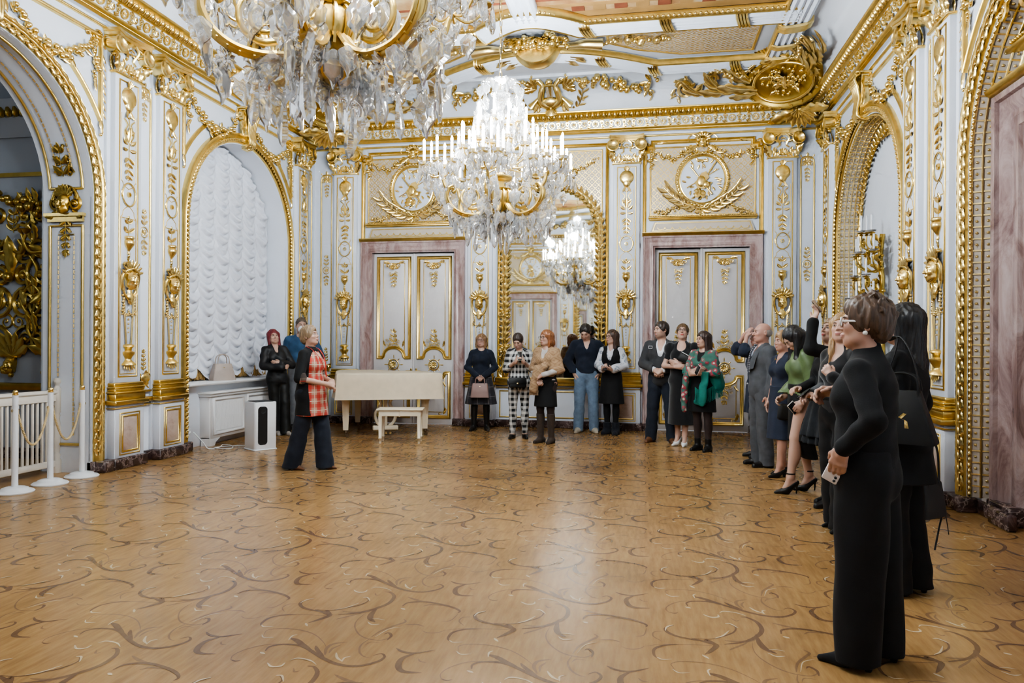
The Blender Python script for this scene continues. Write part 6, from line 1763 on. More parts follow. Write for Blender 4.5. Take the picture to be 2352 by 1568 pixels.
b = MB(); rbox(b, .135, .145, .655, .668, .03); obj('top_vent', b, DARK, pu)
def pill(x0, x1, z0, z1, r=.04):
    return [(cx + r * math.cos(a), cz + r * math.sin(a)) for cx, cz, a0 in ((x1 - r, z1 - r, 0), (x0 + r, z1 - r, PI / 2), (x0 + r, z0 + r, PI), (x1 - r, z0 + r, 1.5 * PI)) for a in np.linspace(a0, a0 + PI / 2, 6)]
b = MB(); b.poly(pill(-.115, .02, .075, .60, .045), -.172, -.168, ax=1); fg = obj('front_grille', b, DARK, pu)
b = MB(); th = np.linspace(0, 2 * PI, 20, endpoint=False); b.tube(np.stack([-.0475 + .042 * np.cos(th), 0 * th - .172, .548 + .042 * np.sin(th)], 1), .006, 5, closed=True, up=(0, 1, 0))
for i in range(60): b.tube([(-.105, -.1722, .10 + i * .0073), (.01, -.1722, .10 + i * .0073)], .0012, 4)
obj('grille_ring', b, DARK, fg)
b = MB(); b.poly(pill(.0, .11, .09, .20, .012), .158, .162, ax=0); b.V = [v for v in b.V]; obj('side_vent', b, DARK, pu)
pu.location = (-5.25, 9.33, 0); pu.rotation_euler = (0, 0, .95); tag(pu, 'white tower air purifier with black front grille standing before the radiator cover', 'air purifier')
cb_ = MB(); R = random.Random(2)
cb_.tube(smooth_path([(-6.09, 9.05, .24), (-5.98, 9.10, .10), (-5.93, 9.15, .008), (-5.85, 9.28, .008), (-5.95, 9.55, .008), (-5.75, 9.45, .008), (-5.62, 9.18, .008), (-5.88, 9.22, .008), (-5.80, 9.40, .008), (-5.60, 9.52, .008), (-5.45, 9.36, .008), (-5.40, 9.40, .03)], 90), .007, 6)
tag(obj('power_cable', cb_, PLASTW), 'loose white power cable looped on the floor beside the air purifier', 'cable')

# rope stanchions
def make_stanchion():
    t = empty('rope_stanchion')
    b = MB(); b.lathe([(0, 0), (.165, 0), (.17, .012), (.155, .025), (.12, .032), (.115, .045), (.09, .055), (.04, .06), (.0, .06)], n=32); obj('base', b, PLASTW, t)
    b = MB(); b.lathe([(.029, .055), (.027, .5), (.026, .955), (0, .96)], n=16); obj('pole', b, PLASTW, t)
    b = MB(); b.lathe([(.026, .95), (.028, .958), (.022, .962), (.026, .975), (.024, .99), (.012, 1.0), (0, 1.002)], n=16); obj('brass_cap', b, BRASS, t)
    b = MB(); th = np.linspace(0, 2 * PI, 10, endpoint=False)
    for s_ in (-1, 1): b.tube(np.stack([0 * th, s_ * .036 + .010 * np.cos(th), .80 + .012 * np.sin(th)], 1), .003, 4, closed=True, up=(1, 0, 0))
    obj('rope_eye', b, BRASS, t)
    return t
st_ = [make_stanchion()]; SX = -6.04
for i, (y, lb) in enumerate(((6.12, 'nearest white rope stanchion with brass cap, leftmost of the three'), (6.55, 'middle one of the three white rope stanchions'), (6.98, 'white rope stanchion nearest the archway jamb, rightmost of the three'))):
    o = st_[0] if i == 0 else copy_tree(st_[0]); o.location = (SX, y, 0); tag(o, lb, 'stanchion', 'white rope stanchions')
def make_rope():
    b = MB(); t = np.linspace(0, 1, 60); y = -.19 + .38 * t; z = .80 - .36 * (1 - (2 * t - 1) ** 2) ** 1.0
    for k in range(3):
        a = t * 60 + k * 2 * PI / 3; b.tube(np.stack([.006 * np.cos(a), y, z + .006 * np.sin(a)], 1), .0075, 5, up=(1, 0, 0))
    return b
for i, (y, lb) in enumerate(((6.335, 'twisted gold cord slung between the two nearer stanchions'), (6.765, 'twisted gold cord slung between the two farther stanchions'))):
    tag(obj('barrier_rope', make_rope(), WCORD, None, loc=(SX, y, 0)), lb, 'rope', 'gold barrier cords')
# white balustrade across the archway
fe = empty('balustrade', (-6.52, 0, 0)); ya, yb = 4.6, 7.16
b = MB(); b.cbox((-.035, ya, .88), (.035, yb, .93), .018); b.cbox((-.02, ya, .80), (.02, yb, .885), .006); obj('handrail', b, FENCE, fe)
b = MB(); b.cbox((-.022, ya, .07), (.022, yb, .14), .006); obj('bottom_rail', b, FENCE, fe)
y = ya + .05
while y < yb - .06:
    b = MB(); b.cbox((-.011, y - .011, .13), (.011, y + .011, .81), .002); obj('baluster', b, FENCE, fe); y += .064
b = MB(); b.lathe([(.0, .0), (.05, 0), (.05, .14), (.035, .16), (.04, .20), (.028, .22), (.035, .25), (.043, .36), (.040, .50), (.028, .62), (.036, .64), (.026, .66), (.04, .68), (.04, .95), (.028, .965), (.022, .985), (.038, 1.01), (.04, 1.03), (.028, 1.06), (0, 1.068)], (0, yb, 0), 14); obj('newel_post', b, FENCE, fe)
tag(fe, 'cream wooden balustrade with turned post across the open archway at left', 'railing')

# handbag standing on the window sill
def tote(w, h, d, col, handle=.14, taper=.8, flap=True, name='handbag'):
    t = empty(name)
    b = MB(); G = []
    for z, s_, q in ((0, .97, 1), (.012, 1, 1), (h * .5, (1 + taper) / 2, .85), (h * .97, taper, .55), (h, taper * .98, .5)):
        x, y = w / 2 * s_, d / 2 * q; r = min(.02, y * .6)
        p = [(cx + r * math.cos(a), cy + r * math.sin(a), z) for cx, cy, a0 in ((x - r, y - r, 0), (-x + r, y - r, PI / 2), (-x + r, -y + r, PI), (x - r, -y + r, 1.5 * PI)) for a in np.linspace(a0, a0 + PI / 2, 4)]
        G.append(p)
    G = np.array(G); b.grid(G[::-1], cv=True); b.add(G[0], np.arange(16)[None, ::-1]); b.add(G[-1], np.arange(16)[None]); obj('body', b, col, t)
    for s_ in (-1, 1):
        b = MB(); y = s_ * d * .25
        b.tube(smooth_path([(-w * .24, y, h * .82), (-w * .25, y, h + .01), (-w * .20, y * .8, h + handle * .75), (0, y * .6, h + handle), (w * .20, y * .8, h + handle * .75), (w * .25, y, h + .01), (w * .24, y, h * .82)], 22), .0075, 6, up=(0, 1, 0)); obj('handle', b, col, t)
    if flap:
        b = MB(); b.cbox((-w * .40, -d * .30 - .004, h * .74), (w * .40, -d * .24, h * .80), .004); b.cbox((-.012, -d * .32, h * .70), (.012, -d * .25, h * .84), .003); obj('clasp_strap', b, col, t)
        b = MB(); b.cbox((-.012, -d * .34 - .002, h * .75), (.012, -d * .32, h * .785), .002); obj('clasp', b, BRASS, t)
    return t
TAUPE = simple('taupe_leather', (.40, .33, .28), .5, var=.05, bmp=.1, bscale=200)
hb = tote(.36, .25, .18, TAUPE, .14, .72); hb.location = (XL - .14, 9.99, .905); hb.rotation_euler = (0, 0, 1.0)
tag(hb, 'taupe leather handbag standing on the window sill against the curtain', 'handbag')
# ------------------------------------------------------------------ people
def skinmat():
    m, nt, b = _mat('skin')
    a = N(nt, 'Attribute', attribute_name='Col'); nt.links.new(a.outputs['Color'], b.inputs['Base Color'])
    b.inputs['Roughness'].default_value = .48; b.inputs['Subsurface Weight'].default_value = .08; b.inputs['Subsurface Radius'].default_value = (.02, .008, .005)
    return m
SKIN = skinmat()
_fab = {}
def fabric(name, col, rough=.85, kind=None, c2=None, c3=None, s=.05, bmp=.25, sheen=.05):
    if name in _fab: return _fab[name]
    m, nt, b = _mat(name); b.inputs['Roughness'].default_value = rough; b.inputs['Sheen Weight'].default_value = sheen; b.inputs['Specular IOR Level'].default_value = .3
    tc = N(nt, 'TexCoord'); sp = N(nt, 'SeparateXYZ'); nt.links.new(tc.outputs['Object'], sp.inputs[0])
    def M(op, a, c=None):
        n = N(nt, 'Math', operation=op)
        for i, x in enumerate((a, c)):
            if x is None: continue
            if isinstance(x, (int, float)): n.inputs[i].default_value = x
            else: nt.links.new(x, n.inputs[i])
        return n.outputs[0]
    def mix(f, a, c):
        n = N(nt, 'MixRGB')
        if isinstance(f, (int, float)): n.inputs[0].default_value = f
        else: nt.links.new(f, n.inputs[0])
        for i, x in ((1, a), (2, c)):
            if isinstance(x, tuple): n.inputs[i].default_value = rgba(x)
            else: nt.links.new(x, n.inputs[i])
        return n.outputs[0]
    def stripe(e, per, w, off=0.): return M('LESS_THAN', M('FRACT', M('ADD', M('DIVIDE', e, per), off)), w)
    H = M('MULTIPLY', M('ARCTAN2', sp.outputs['X'], M('MULTIPLY', sp.outputs['Y'], -1.)), .17); Z = sp.outputs['Z']
    if kind == 'gingham':
        out = mix(M('MULTIPLY', M('ADD', stripe(H, s, .5), stripe(Z, s, .5)), .5), col, c2)
    elif kind == 'plaid':
        a = mix(M('MULTIPLY', stripe(H, s, .42), .75), col, c2); a = mix(M('MULTIPLY', stripe(Z, s, .40), .6), a, c2)
        a = mix(M('MULTIPLY', M('MAXIMUM', stripe(H, s, .07, .3), stripe(Z, s, .07, .35)), .85), a, c3); out = a
    elif kind == 'floral':
        v = N(nt, 'TexVoronoi'); v.inputs['Scale'].default_value = 1 / s; nt.links.new(tc.outputs['Object'], v.inputs['Vector'])
        r = ramp(nt, v.outputs['Distance'], [(.0, c3), (.22, c3), (.30, c2), (.42, c2), (.5, col)]); out = r.outputs[0]
        n = noise(nt, 1.2 / s, 2); out = mix(M('MULTIPLY', M('GREATER_THAN', n.outputs['Fac'], .56), .8), out, col)
    elif kind == 'dots':
        f = M('ADD', M('ABSOLUTE', M('SUBTRACT', M('FRACT', M('DIVIDE', sp.outputs['X'], s)), .5)), M('ABSOLUTE', M('SUBTRACT', M('FRACT', M('DIVIDE', Z, s)), .5))); out = mix(M('LESS_THAN', f, .28), col, c2)
    elif kind == 'diamond':
        f = M('FRACT', M('MULTIPLY', M('ADD', M('ABSOLUTE', M('SUBTRACT', M('FRACT', M('DIVIDE', H, s)), .5)), M('ABSOLUTE', M('SUBTRACT', M('FRACT', M('DIVIDE', Z, s)), .5))), 3.)); out = mix(M('LESS_THAN', f, .35), col, c2)
    else:
        n = noise(nt, 14, 3); out = ramp(nt, n.outputs['Fac'], [(.3, tuple(x * .82 for x in col)), (.7, tuple(min(1, x * 1.15) for x in col))]).outputs[0]
    if isinstance(out, tuple): pass
    nt.links.new(out, b.inputs['Base Color'])
    if bmp: bump(nt, b, noise(nt, 220, 3).outputs['Fac'], bmp, .003)
    _fab[name] = m
    return m
def hairmat(name, col):
    if name in _fab: return _fab[name]
    m, nt, b = _mat(name); b.inputs['Roughness'].default_value = .42
    tc = N(nt, 'TexCoord'); mp = N(nt, 'Mapping'); mp.inputs['Scale'].default_value = (90, 90, 7); nt.links.new(tc.outputs['Object'], mp.inputs['Vector'])
    n = noise(nt, 1., 3, .6, mp.outputs[0], .4)
    r = ramp(nt, n.outputs['Fac'], [(.3, tuple(x * .55 for x in col)), (.7, tuple(min(1, x * 1.35) for x in col))]); nt.links.new(r.outputs[0], b.inputs['Base Color'])
    bump(nt, b, n.outputs['Fac'], .6, .004); _fab[name] = m
    return m
V3 = lambda *a: np.array(a, float)
ARMS = {  # (elbow, wrist, finger direction, palm facing) for the LEFT arm; the right arm mirrors x
    'down': ((.225, .035, 1.105), (.225, -.03, .86), (-.02, -.12, -1), (-1, 0, 0)),
    'clasp': ((.245, .02, 1.11), (.062, -.185, .965), (-.75, -.25, -.55), (0, .7, -.5)),
    'clasphigh': ((.245, .0, 1.11), (.06, -.215, 1.03), (-.8, -.2, -.35), (0, .7, -.6)),
    'cross': ((.235, -.06, 1.12), (.0, -.205, 1.15), (-.95, -.05, .12), (0, 1, .1)),
    'cross2': ((.235, -.06, 1.11), (.0, -.235, 1.10), (-.95, .10, .0), (0, 1, .1)),
    'pocket': ((.275, .07, 1.11), (.185, -.02, .92), (-.2, -.15, -1), (-1, 0, 0)),
    'behind': ((.265, .10, 1.12), (.10, .17, .93), (-.8, .1, -.4), (0, -1, 0)),
    'phone': ((.205, .0, 1.10), (.055, -.235, 1.235), (-.35, -.25, .8), (-.5, .6, -.3)),
    'phonelow': ((.225, .0, 1.12), (.065, -.25, 1.06), (-.45, -.6, .2), (-.3, .2, .9)),
}
def unit(v): v = np.array(v, float); return v / (np.linalg.norm(v) + 1e-9)
def hand_prims(s, wr, d, n, sx, curl=.5, k=.006, sc=1.):
    d = unit(d); n = np.array(n, float); n = unit(n - d * n.dot(d)); l = np.cross(d, n)     # l across the palm
    l = l * sx
    s.cone(wr - d * .02, wr + d * .03, .024 * sc, .027 * sc, .02)
    for i, off in enumerate((-.030, -.010, .010, .029)):
        b = wr + d * (.078 - .004 * abs(i - 1)) * sc + l * off * sc
        s.cone(wr + d * .018 + l * off * .55 * sc, b, .0145 * sc, .0115 * sc, .012)
        L = (.034, .040, .037, .028)[i] * sc
        c1 = curl * (.8 + .12 * i); e = unit(d * math.cos(c1) + n * math.sin(c1)); p = b + e * L
        s.cone(b, p, .0098 * sc, .0088 * sc, k)
        c2 = c1 + curl * 1.1; e = unit(d * math.cos(c2) + n * math.sin(c2)); q = p + e * L * .72
        s.cone(p, q, .0088 * sc, .0078 * sc, k)
        c3 = c2 + curl * .8; e = unit(d * math.cos(c3) + n * math.sin(c3)); s.cone(q, q + e * L * .48, .0078 * sc, .0068 * sc, k)
    t0 = wr + d * .022 * sc - l * .026 * sc; t1 = t0 + unit(d * .65 - l * .55 + n * .5) * .038 * sc; t2 = t1 + unit(d * .9 - l * .1 + n * .45) * .030 * sc
    s.cone(t0, t1, .015 * sc, .0115 * sc, .012); s.cone(t1, t2, .0112 * sc, .0088 * sc, k)
class Fig:
    def __init__(s, sex='f', wt=1., arms=('down', 'down'), feet=None, head=(0, 0), curl=(.5, .5), heel=0.):
        s.sex, s.wt, s.heel = sex, wt, heel
        m = sex == 'm'
        s.sh = .178 if m else .150; s.hipx = .088
        s.pivot = V3(0, .018, 1.465)
        s.R = rotm(math.radians(head[0]), math.radians(head[1]))
        s.hs = 1.0 if m else .96
        s.ho = s.pivot + s.R @ V3(0, -.022, .118) * s.hs
        s.T = (s.R, s.ho, s.hs); s.Ty = (rotm(math.radians(head[0])), s.ho, s.hs)
        s.arm = {}
        for i, (nm, sx) in enumerate((('L', 1), ('R', -1))):
            a = arms[i]
            if isinstance(a, str): e, w_, d, n = (V3(*q) * V3(sx, 1, 1) for q in ARMS[a]); 
            else: e, w_, d, n = (V3(*q) for q in a)
            ex = V3(.02 * sx if m and isinstance(a, str) else 0, 0, 0)
            s.arm[nm] = (V3(s.sh * sx, .012, 1.362), e + ex, w_, d, n, sx, curl[i])
        f = feet or ((.095, 0, 8), (-.095, 0, -8))
        s.leg = {}
        for i, (nm, sx) in enumerate((('L', 1), ('R', -1))):
            x, y, t = f[i]; hip = V3(s.hipx * sx, .0, .90); an = V3(x, y + .015, .085 + heel)
            kn = (hip + an) / 2 + V3(0.0, -.02, .02)
            s.leg[nm] = (hip, kn, an, math.radians(t))
    def torso(s, S, o=0., k=.03, bust=True, low=True):
        w = s.wt
        if s.sex == 'f':
            if low: S.ell((0, .004, .905), (.166 * w + o, .120 * w + o, .125 + o), k); S.ell((0, .025, .87), (.150 * w + o, .115 * w + o, .10 + o), k)
            S.ell((0, .0, 1.06), (.130 * w + o, .098 * w + o, .16 + o), .05); S.ell((0, .012, 1.25), (.150 * (w + 1) / 2 + o, .106 * (w + 1) / 2 + o, .165 + o), .04)
            if bust:
                for x in (-1, 1): S.ell((.066 * x * w, -.062 * w, 1.24), (.058 + o * .7, .050 * w + o * .7, .060 + o * .7), .05)
        else:
            if low: S.ell((0, .005, .915), (.160 * w + o, .118 * w + o, .13 + o), k)
            S.ell((0, -.0, 1.06), (.152 * w + o, .112 * w + o, .17 + o), .05); S.ell((0, .012, 1.26), (.178 + o, .122 * (w + 1) / 2 + o, .175 + o), .04)
        S.cone((0, .018, 1.405), (s.sh * .92, .014, 1.358), .050 + o * .7, .046 + o * .7, .03); S.cone((0, .018, 1.405), (-s.sh * .92, .014, 1.358), .050 + o * .7, .046 + o * .7, .03); S.cone((0, .025, 1.39), (0, .018, 1.465), .068 + o * .5, .050, .03)
    def arms(s, S, o=0., up=1., fore=1., hand=False, k=.02, loose=0.):
        f = 1.12 if s.sex == 'm' else .97
        for sh, e, w_, d, n, sx, c in s.arm.values():
            S.cone(sh, sh + (e - sh) * up, .047 * f + o, .039 * f + o + loose * (.5 if up >= 1 else 1), .022)
            if fore > 0:
                S.cone(e, e + (w_ - e) * fore, .038 * f + o + loose * .5, (.038 + (.026 - .038) * fore) * f + o + loose, .015)
            if hand: hand_prims(S, w_, d, n, sx, c, sc=1.04 * f)
    def legs(s, S, o=0., flare=0., to=1., k=.03, z0=None):
        m = 1.06 if s.sex == 'm' else 1.
        for hip, kn, an, t in s.leg.values():
            w = (s.wt + 1) / 2
            S.cone(hip, kn, .086 * w * m + o, .055 * m + o + flare * .45, k); S.cone(kn, kn + (an - kn) * to, .053 * m + o + flare * .45, .037 * m + o + flare, .015)
            if flare < .01: S.ell(kn * .62 + an * .38 + V3(0, .022, 0), (.047 * m + o, .050 * m + o, .12), .03)
    def body(s, h, lip=(.52, .20, .18), brow=(.16, .09, .05), skin=(.52, .32, .235), beard=0., blush=.5, feet=True):
        S = Sd()
        head_prims(S, s.T, nose=1.25 if s.sex == 'm' else .95, jaw=1.08 if s.sex == 'm' else .96)
        nb = s.ho + s.R @ V3(0, .018, -.06) * s.hs
        S.cone(V3(0, .025, 1.40), nb, .057 if s.sex == 'm' else .048, .052 if s.sex == 'm' else .045, .03)
        s.torso(S, 0.); s.arms(S, 0., hand=True); s.legs(S)
        for hip, kn, an, t in s.leg.values():
            fd = V3(math.sin(t), -math.cos(t), 0); hl = V3(an[0], an[1], 0) - fd * .045
            S.cone(hl + fd * .012 + V3(0, 0, .036 + s.heel), hl + fd * .135 + V3(0, 0, .026), .028, .017, .02); S.cone(an, hl + fd * .09 + V3(0, 0, .036 + s.heel * .45), .033, .024, .03)
        S.cut((0, 0, .002), (0, 0, -1))
        V, Q = S.mesh(h)
        P = (V - s.ho) @ s.R / s.hs
        col = np.tile(np.array(skin), (len(V), 1))
        X = np.abs(P[:, 0])
        def g(c, r): return np.exp(-(((X - c[0]) / r[0]) ** 2 + ((P[:, 1] - c[1]) / r[1]) ** 2 + ((P[:, 2] - c[2]) / r[2]) ** 2) ** 1.5)
        def mixc(f, c):
            nonlocal col
            col = col * (1 - f[:, None]) + np.array(c) * f[:, None]
        sk = np.array(skin)
        mixc(blush * .5 * g((.042, -.075, -.022), (.026, .03, .026)), sk * V3(1.02, .78, .76)); mixc(.25 * g((0, -.115, -.022), (.014, .02, .014)), sk * V3(1.05, .8, .75))
        mixc(.45 * g((.031, -.09, .008), (.020, .03, .013)), sk * .62)
        if beard: mixc(beard * np.clip(g((0.02, -.07, -.085), (.055, .06, .035)) + g((0, -.10, -.046), (.03, .03, .008)) + .8 * g((.06, -.03, -.06), (.02, .04, .05)), 0, 1), np.array(brow) * 1.4)
        mixc(.95 * g((0, -.10, -.061), (.024, .03, .0105)), lip); mixc(.5 * g((0, -.10, -.0612), (.024, .03, .0028)), np.array(lip) * .45)
        mixc(.5 * g((.033, -.085, .0285), (.020, .03, .0055)), brow)
        return V, Q, col
def nhair(f, st, extra=None):
    """hair solids in head space; hanging locks use the upright head frame"""
    S = Sd(); T, Ty = f.T, f.Ty
    if st == 'bald':
        S.ell((0, .030, .005), (.0785, .090, .070), .02, T=T); S.ell((0, -.01, .115), (.075, .105, .072), .015, 's', T=T); S.ell((0, -.10, -.01), (.09, .085, .12), .01, 's', T=T); S.ell((0, .01, -.10), (.09, .06, .06), .01, 's', T=T); return S
    o = {'short': .010, 'crop': .003, 'pixie': .014, 'tousled': .018}.get(st, .011)
    S.ell((0, .019, .034), (.0775 + o, .098 + o, .092 + o), .02, T=T)
    if st in ('pixie', 'tousled'): S.ell((0, .0, .085), (.070, .090, .055), .03, T=T); S.ell((0, .075, .0), (.074, .050, .075), .03, T=T)
    if st in ('short', 'crop', 'pixie', 'tousled'):
        S.ell((0, .075, -.03), (.058, .035, .055), .03, T=T)
        for x in (-1, 1): S.cone((.070 * x, -.015, .03), (.072 * x, -.014, .002), .012, .006, .02, T=T)
    hl = (0, -.118, -.030) if st not in ('short', 'crop') else (0, -.120, -.020)
    if st in ('bob', 'long', 'longdark', 'shoulder'):
        n = {'bob': .13, 'shoulder': .19, 'long': .34, 'longdark': .40}[st]
        for x in (-1, 1):
            S.cone((.070 * x, .0, .04), (.079 * x, .008, -n * .55), .036, .030, .03, T=Ty); S.cone((.079 * x, .008, -n * .55), (.074 * x, .02 if n > .2 else -.005, -n), .030, .022, .03, T=Ty)
            S.cone((.042 * x, .075, .03), (.046 * x, .085, -n * .6), .052, .045, .04, T=Ty); S.cone((.046 * x, .085, -n * .6), (.045 * x, .098 if n > .2 else .07, -n * 1.02), .045, .030, .04, T=Ty)
    if st == 'tied': S.ell((0, .11, -.0), (.045, .035, .045), .02, T=T); S.cone((0, .125, -.01), (0, .115, -.17), .028, .014, .02, T=Ty)
    if extra: extra(S)
    S.ell(hl, (.066, .080, .098), .012, 's', T=T)
    if st in ('bob', 'long', 'longdark', 'shoulder', 'tied'): S.cone((0, -.115, -.06), (0, -.12, -.45), .060, .075, .01, 's', T=Ty)
    S.fold = (.0040, 22., 150.) if st not in ('short', 'crop') else (.0035, 60., 120.)
    return S
def add_mesh(name, VQ, mat, parent, sc, shear, col=None):
    V, Q = VQ
    b = MB(); b.add(V, Q)
    V = b.V[0] * sc
    V = V + np.stack([shear[0] * V[:, 2], shear[1] * V[:, 2], 0 * V[:, 2]], 1)
    b.V[0] = V
    o = b.build(name, mat, parent, False, sharp=0)
    if col is not None:
        at = o.data.attributes.new('Col', 'FLOAT_COLOR', 'POINT'); at.data.foreach_set('color', np.c_[col, np.ones(len(col))].astype(np.float32).ravel())
    return o
def skirt_fn(z0, z1, r0, r1, c1=(0, 0), pleat=0., np_=9, mid=None):
    def f(x, y, z):
        t = np.clip((z0 - z) / (z0 - z1), 0, 1)
        tt = t if mid is None else t ** mid
        rx = r0[0] + (r1[0] - r0[0]) * tt; ry = r0[1] + (r1[1] - r0[1]) * tt
        px, py = x - c1[0] * t, y - c1[1] * t
        if pleat:
            a = np.arctan2(py / ry, px / rx); q = 1 + pleat * t * np.sin(np_ * a + 1); rx, ry = rx * q, ry * q
        d = (np.sqrt((px / rx) ** 2 + (py / ry) ** 2) - 1) * np.minimum(rx, ry)
        return np.maximum(d, np.maximum(z - z0, z1 - z))
    m = max(r0[0], r1[0], r0[1], r1[1]) * 1.15 + abs(c1[0]) + abs(c1[1])
    return f, (-m, -m, z1), (m, m, z0)
def shoe(f, nm, kind):
    hip, kn, an, t = f.leg[nm]
    fd = V3(math.sin(t), -math.cos(t), 0); hl = V3(an[0], an[1], 0) - fd * .05
    S = Sd(); h = f.heel
    if kind in ('flat', 'loafer', 'sneaker', 'boot', 'tallboot', 'ankle', 'fur'):
        w = {'flat': .037, 'loafer': .043, 'sneaker': .046, 'fur': .060}.get(kind, .042); L = .185 if f.sex == 'f' else .21
        S.cone(hl + V3(0, 0, .045), hl + fd * L * .5 + V3(0, 0, .038), w, w * .95, .02); S.cone(hl + fd * L * .5 + V3(0, 0, .036), hl + fd * L + V3(0, 0, .024), w * .95, w * .62, .03)
        S.cone(hl + V3(0, 0, .012), hl + fd * L + V3(0, 0, .012), w * .92, w * .66, .004)
        top = {'flat': 0, 'loafer': .085, 'sneaker': .10, 'boot': .22, 'ankle': .17, 'fur': .18, 'tallboot': .43}[kind]
        if top: 
            e = an + (kn - an) * ((top - .085) / (kn[2] - .085)) if top > .1 else an
            S.cone(hl + fd * .05 + V3(0, 0, .06), e, w * 1.05, w * 1.12 if kind != 'tallboot' else .062, .03)
        S.cut((0, 0, top + .012 if top else .075), (0, 0, 1))
        S.cut((0, 0, .002), (0, 0, -1))
        if kind == 'flat': S.cone(hl + fd * .02 + V3(0, 0, .085), hl + fd * .085 + V3(0, 0, .085), .030, .026, .006, 's')
    else:                                               # court shoe on a heel
        S.cone(hl + V3(0, 0, .030 + h), hl + fd * .095 + V3(0, 0, .034), .034, .036, .02); S.cone(hl + fd * .095 + V3(0, 0, .034), hl + fd * .20 + V3(0, 0, .014), .036, .014, .03)
        S.cone(hl + V3(0, 0, .062 + h), hl + fd * .115 + V3(0, 0, .075), .030, .028, .006, 's')
        S.cut((0, 0, .001), (0, 0, -1))
        r = .016 if kind == 'block' else .008
        S.cone(hl - fd * .012 + V3(0, 0, .02 + h), hl - fd * .006 + V3(0, 0, .008), r * 1.5, r, .01)
        if kind == 'strap': S.fn(lambda x, y, z: np.maximum(np.abs(np.sqrt((x - an[0]) ** 2 + (y - an[1]) ** 2) - .040) - .004, np.abs(z - an[2] - .03) - .007), an - V3(.06, .06, 0), an + V3(.06, .06, .05))
    return S
def person(label, pos, H, yaw, fig, hair, hcol, clothes, shoes=None, h=.0065, shear=(0, 0), face={}, glasses=None, extra=None, hairfn=None):
    sc = H / 1.70; hu = h / sc
    V, Q, col = fig.body(hu, **face)
    o = add_mesh('person', (V, Q), SKIN, None, sc, shear, col)
    o.location = (pos[0], pos[1], 0); o.rotation_euler = (0, 0, math.radians(yaw)); tag(o, label, 'person')
    bm = hairmat('brow' + str(face.get('brow', (.16, .09, .05))[0]), face.get('brow', (.16, .09, .05)))
    for x in (-1, 1):
        for nm, b, mt in (('eye', MB(), [SCLERA, IRIS]), ('eyebrow', MB(), bm)):
            if nm == 'eye':
                b.blob((x * .031, -.0785, .0062), (.0138, .0135, .0062), 0, (12, 8)); b.blob((x * .031, -.0895, .0064), (.0056, .0036, .0056), 1, (10, 6))
                b.tube([(x * (.031 - .0145), -.083, .0055), (x * .024, -.0915, .0118), (x * .031, -.0935, .0128), (x * .039, -.0905, .0112), (x * .0475, -.080, .0055)], .0016, 5, 1)
            else: b.tube([(x * .014, -.0935, .026), (x * .024, -.0945, .0305), (x * .036, -.0895, .0315), (x * .049, -.076, .0265)], [.0022, .0032, .0028, .0012], 6)
            b.V = [v * fig.hs @ fig.R.T + fig.ho for v in b.V]; b.V = [v * sc for v in b.V]; b.V = [v + np.stack([shear[0] * v[:, 2], shear[1] * v[:, 2], 0 * v[:, 2]], 1) for v in b.V]
            b.build(nm, mt, o, False)
    if hair: add_mesh('hair', nhair(fig, hair, hairfn).mesh(hu), hairmat('hair_' + hair + str(hcol[0]), hcol), o, sc, shear)
    for nm, S, mat in clothes: add_mesh(nm, S.mesh(hu * 1.05), mat, o, sc, shear)
    if shoes:
        for k in 'LR': add_mesh('shoe', shoe(fig, k, shoes[0]).mesh(min(hu, .006)), shoes[1], o, sc, shear)
    if glasses:
        b = MB(); th = np.linspace(0, 2 * PI, 16, endpoint=False); r = .0022 if glasses is not GLASSW else .004
        for x in (-1, 1):
            b.tube(np.stack([x * .034 + .027 * np.cos(th), -.103 - .004 * np.cos(th * 1) * x * .6, .006 + .021 * np.sin(th)], 1), r, 5, closed=True, up=(0, 1, 0))
            b.tube([(x * .060, -.098, .010), (x * .076, -.05, .012), (x * .080, .012, .008)], r if glasses is not GLASSW else .005, 5)
        b.tube([(-.008, -.108, .010), (.008, -.108, .010)], r, 5)
        b.V = [v * fig.hs @ fig.R.T + fig.ho for v in b.V]; b.V = [v * sc for v in b.V]; b.V = [v + np.stack([shear[0] * v[:, 2], shear[1] * v[:, 2], 0 * v[:, 2]], 1) for v in b.V]
        b.build('glasses', glasses, o, False)
    if extra: extra(o, sc, fig)
    return o
SCLERA = simple('eye_white', (.66, .62, .59), .3); IRIS = simple('dark_iris', (.035, .022, .015), .25)
GLASSB = simple('dark_spectacle_frame', (.02, .018, .018), .3); GLASSW = simple('white_spectacle_frame', (.85, .84, .82), .3)
# garment makers
def top(f, o=.010, hem=.90, sl=(1, 1), neck='round', loose=0., fold=(.0045, 30, 18), bust=True, turtle=False):
    S = Sd(fold=fold); f.torso(S, o, bust=bust); 
    if sl: f.arms(S, o, sl[0], sl[1] * .96 if sl[1] else 0, loose=loose)
    if turtle: S.cone((0, .026, 1.40), f.ho + f.R @ V3(0, .02, -.085) * f.hs, .062, .056, .02)
    S.cut((0, 0, hem), (0, 0, -1))
    if neck == 'round': S.ell((0, -.055, 1.475), (.075, .085, .075), .008, 's'); S.ell((0, .02, 1.50), (.064, .07, .055), .008, 's')
    if neck == 'v': S.cone((0, -.15, 1.26), (0, -.06, 1.48), .012, .078, .006, 's'); S.ell((0, .02, 1.50), (.064, .07, .055), .008, 's')
    if neck == 'low': S.ell((0, -.11, 1.42), (.095, .10, .105), .01, 's'); S.ell((0, .02, 1.50), (.07, .08, .06), .01, 's')
    if neck == 'deepv': S.cone((0, -.16, 1.12), (0, -.07, 1.48), .01, .085, .006, 's'); S.ell((0, .02, 1.50), (.062, .07, .055), .008, 's')
    return S
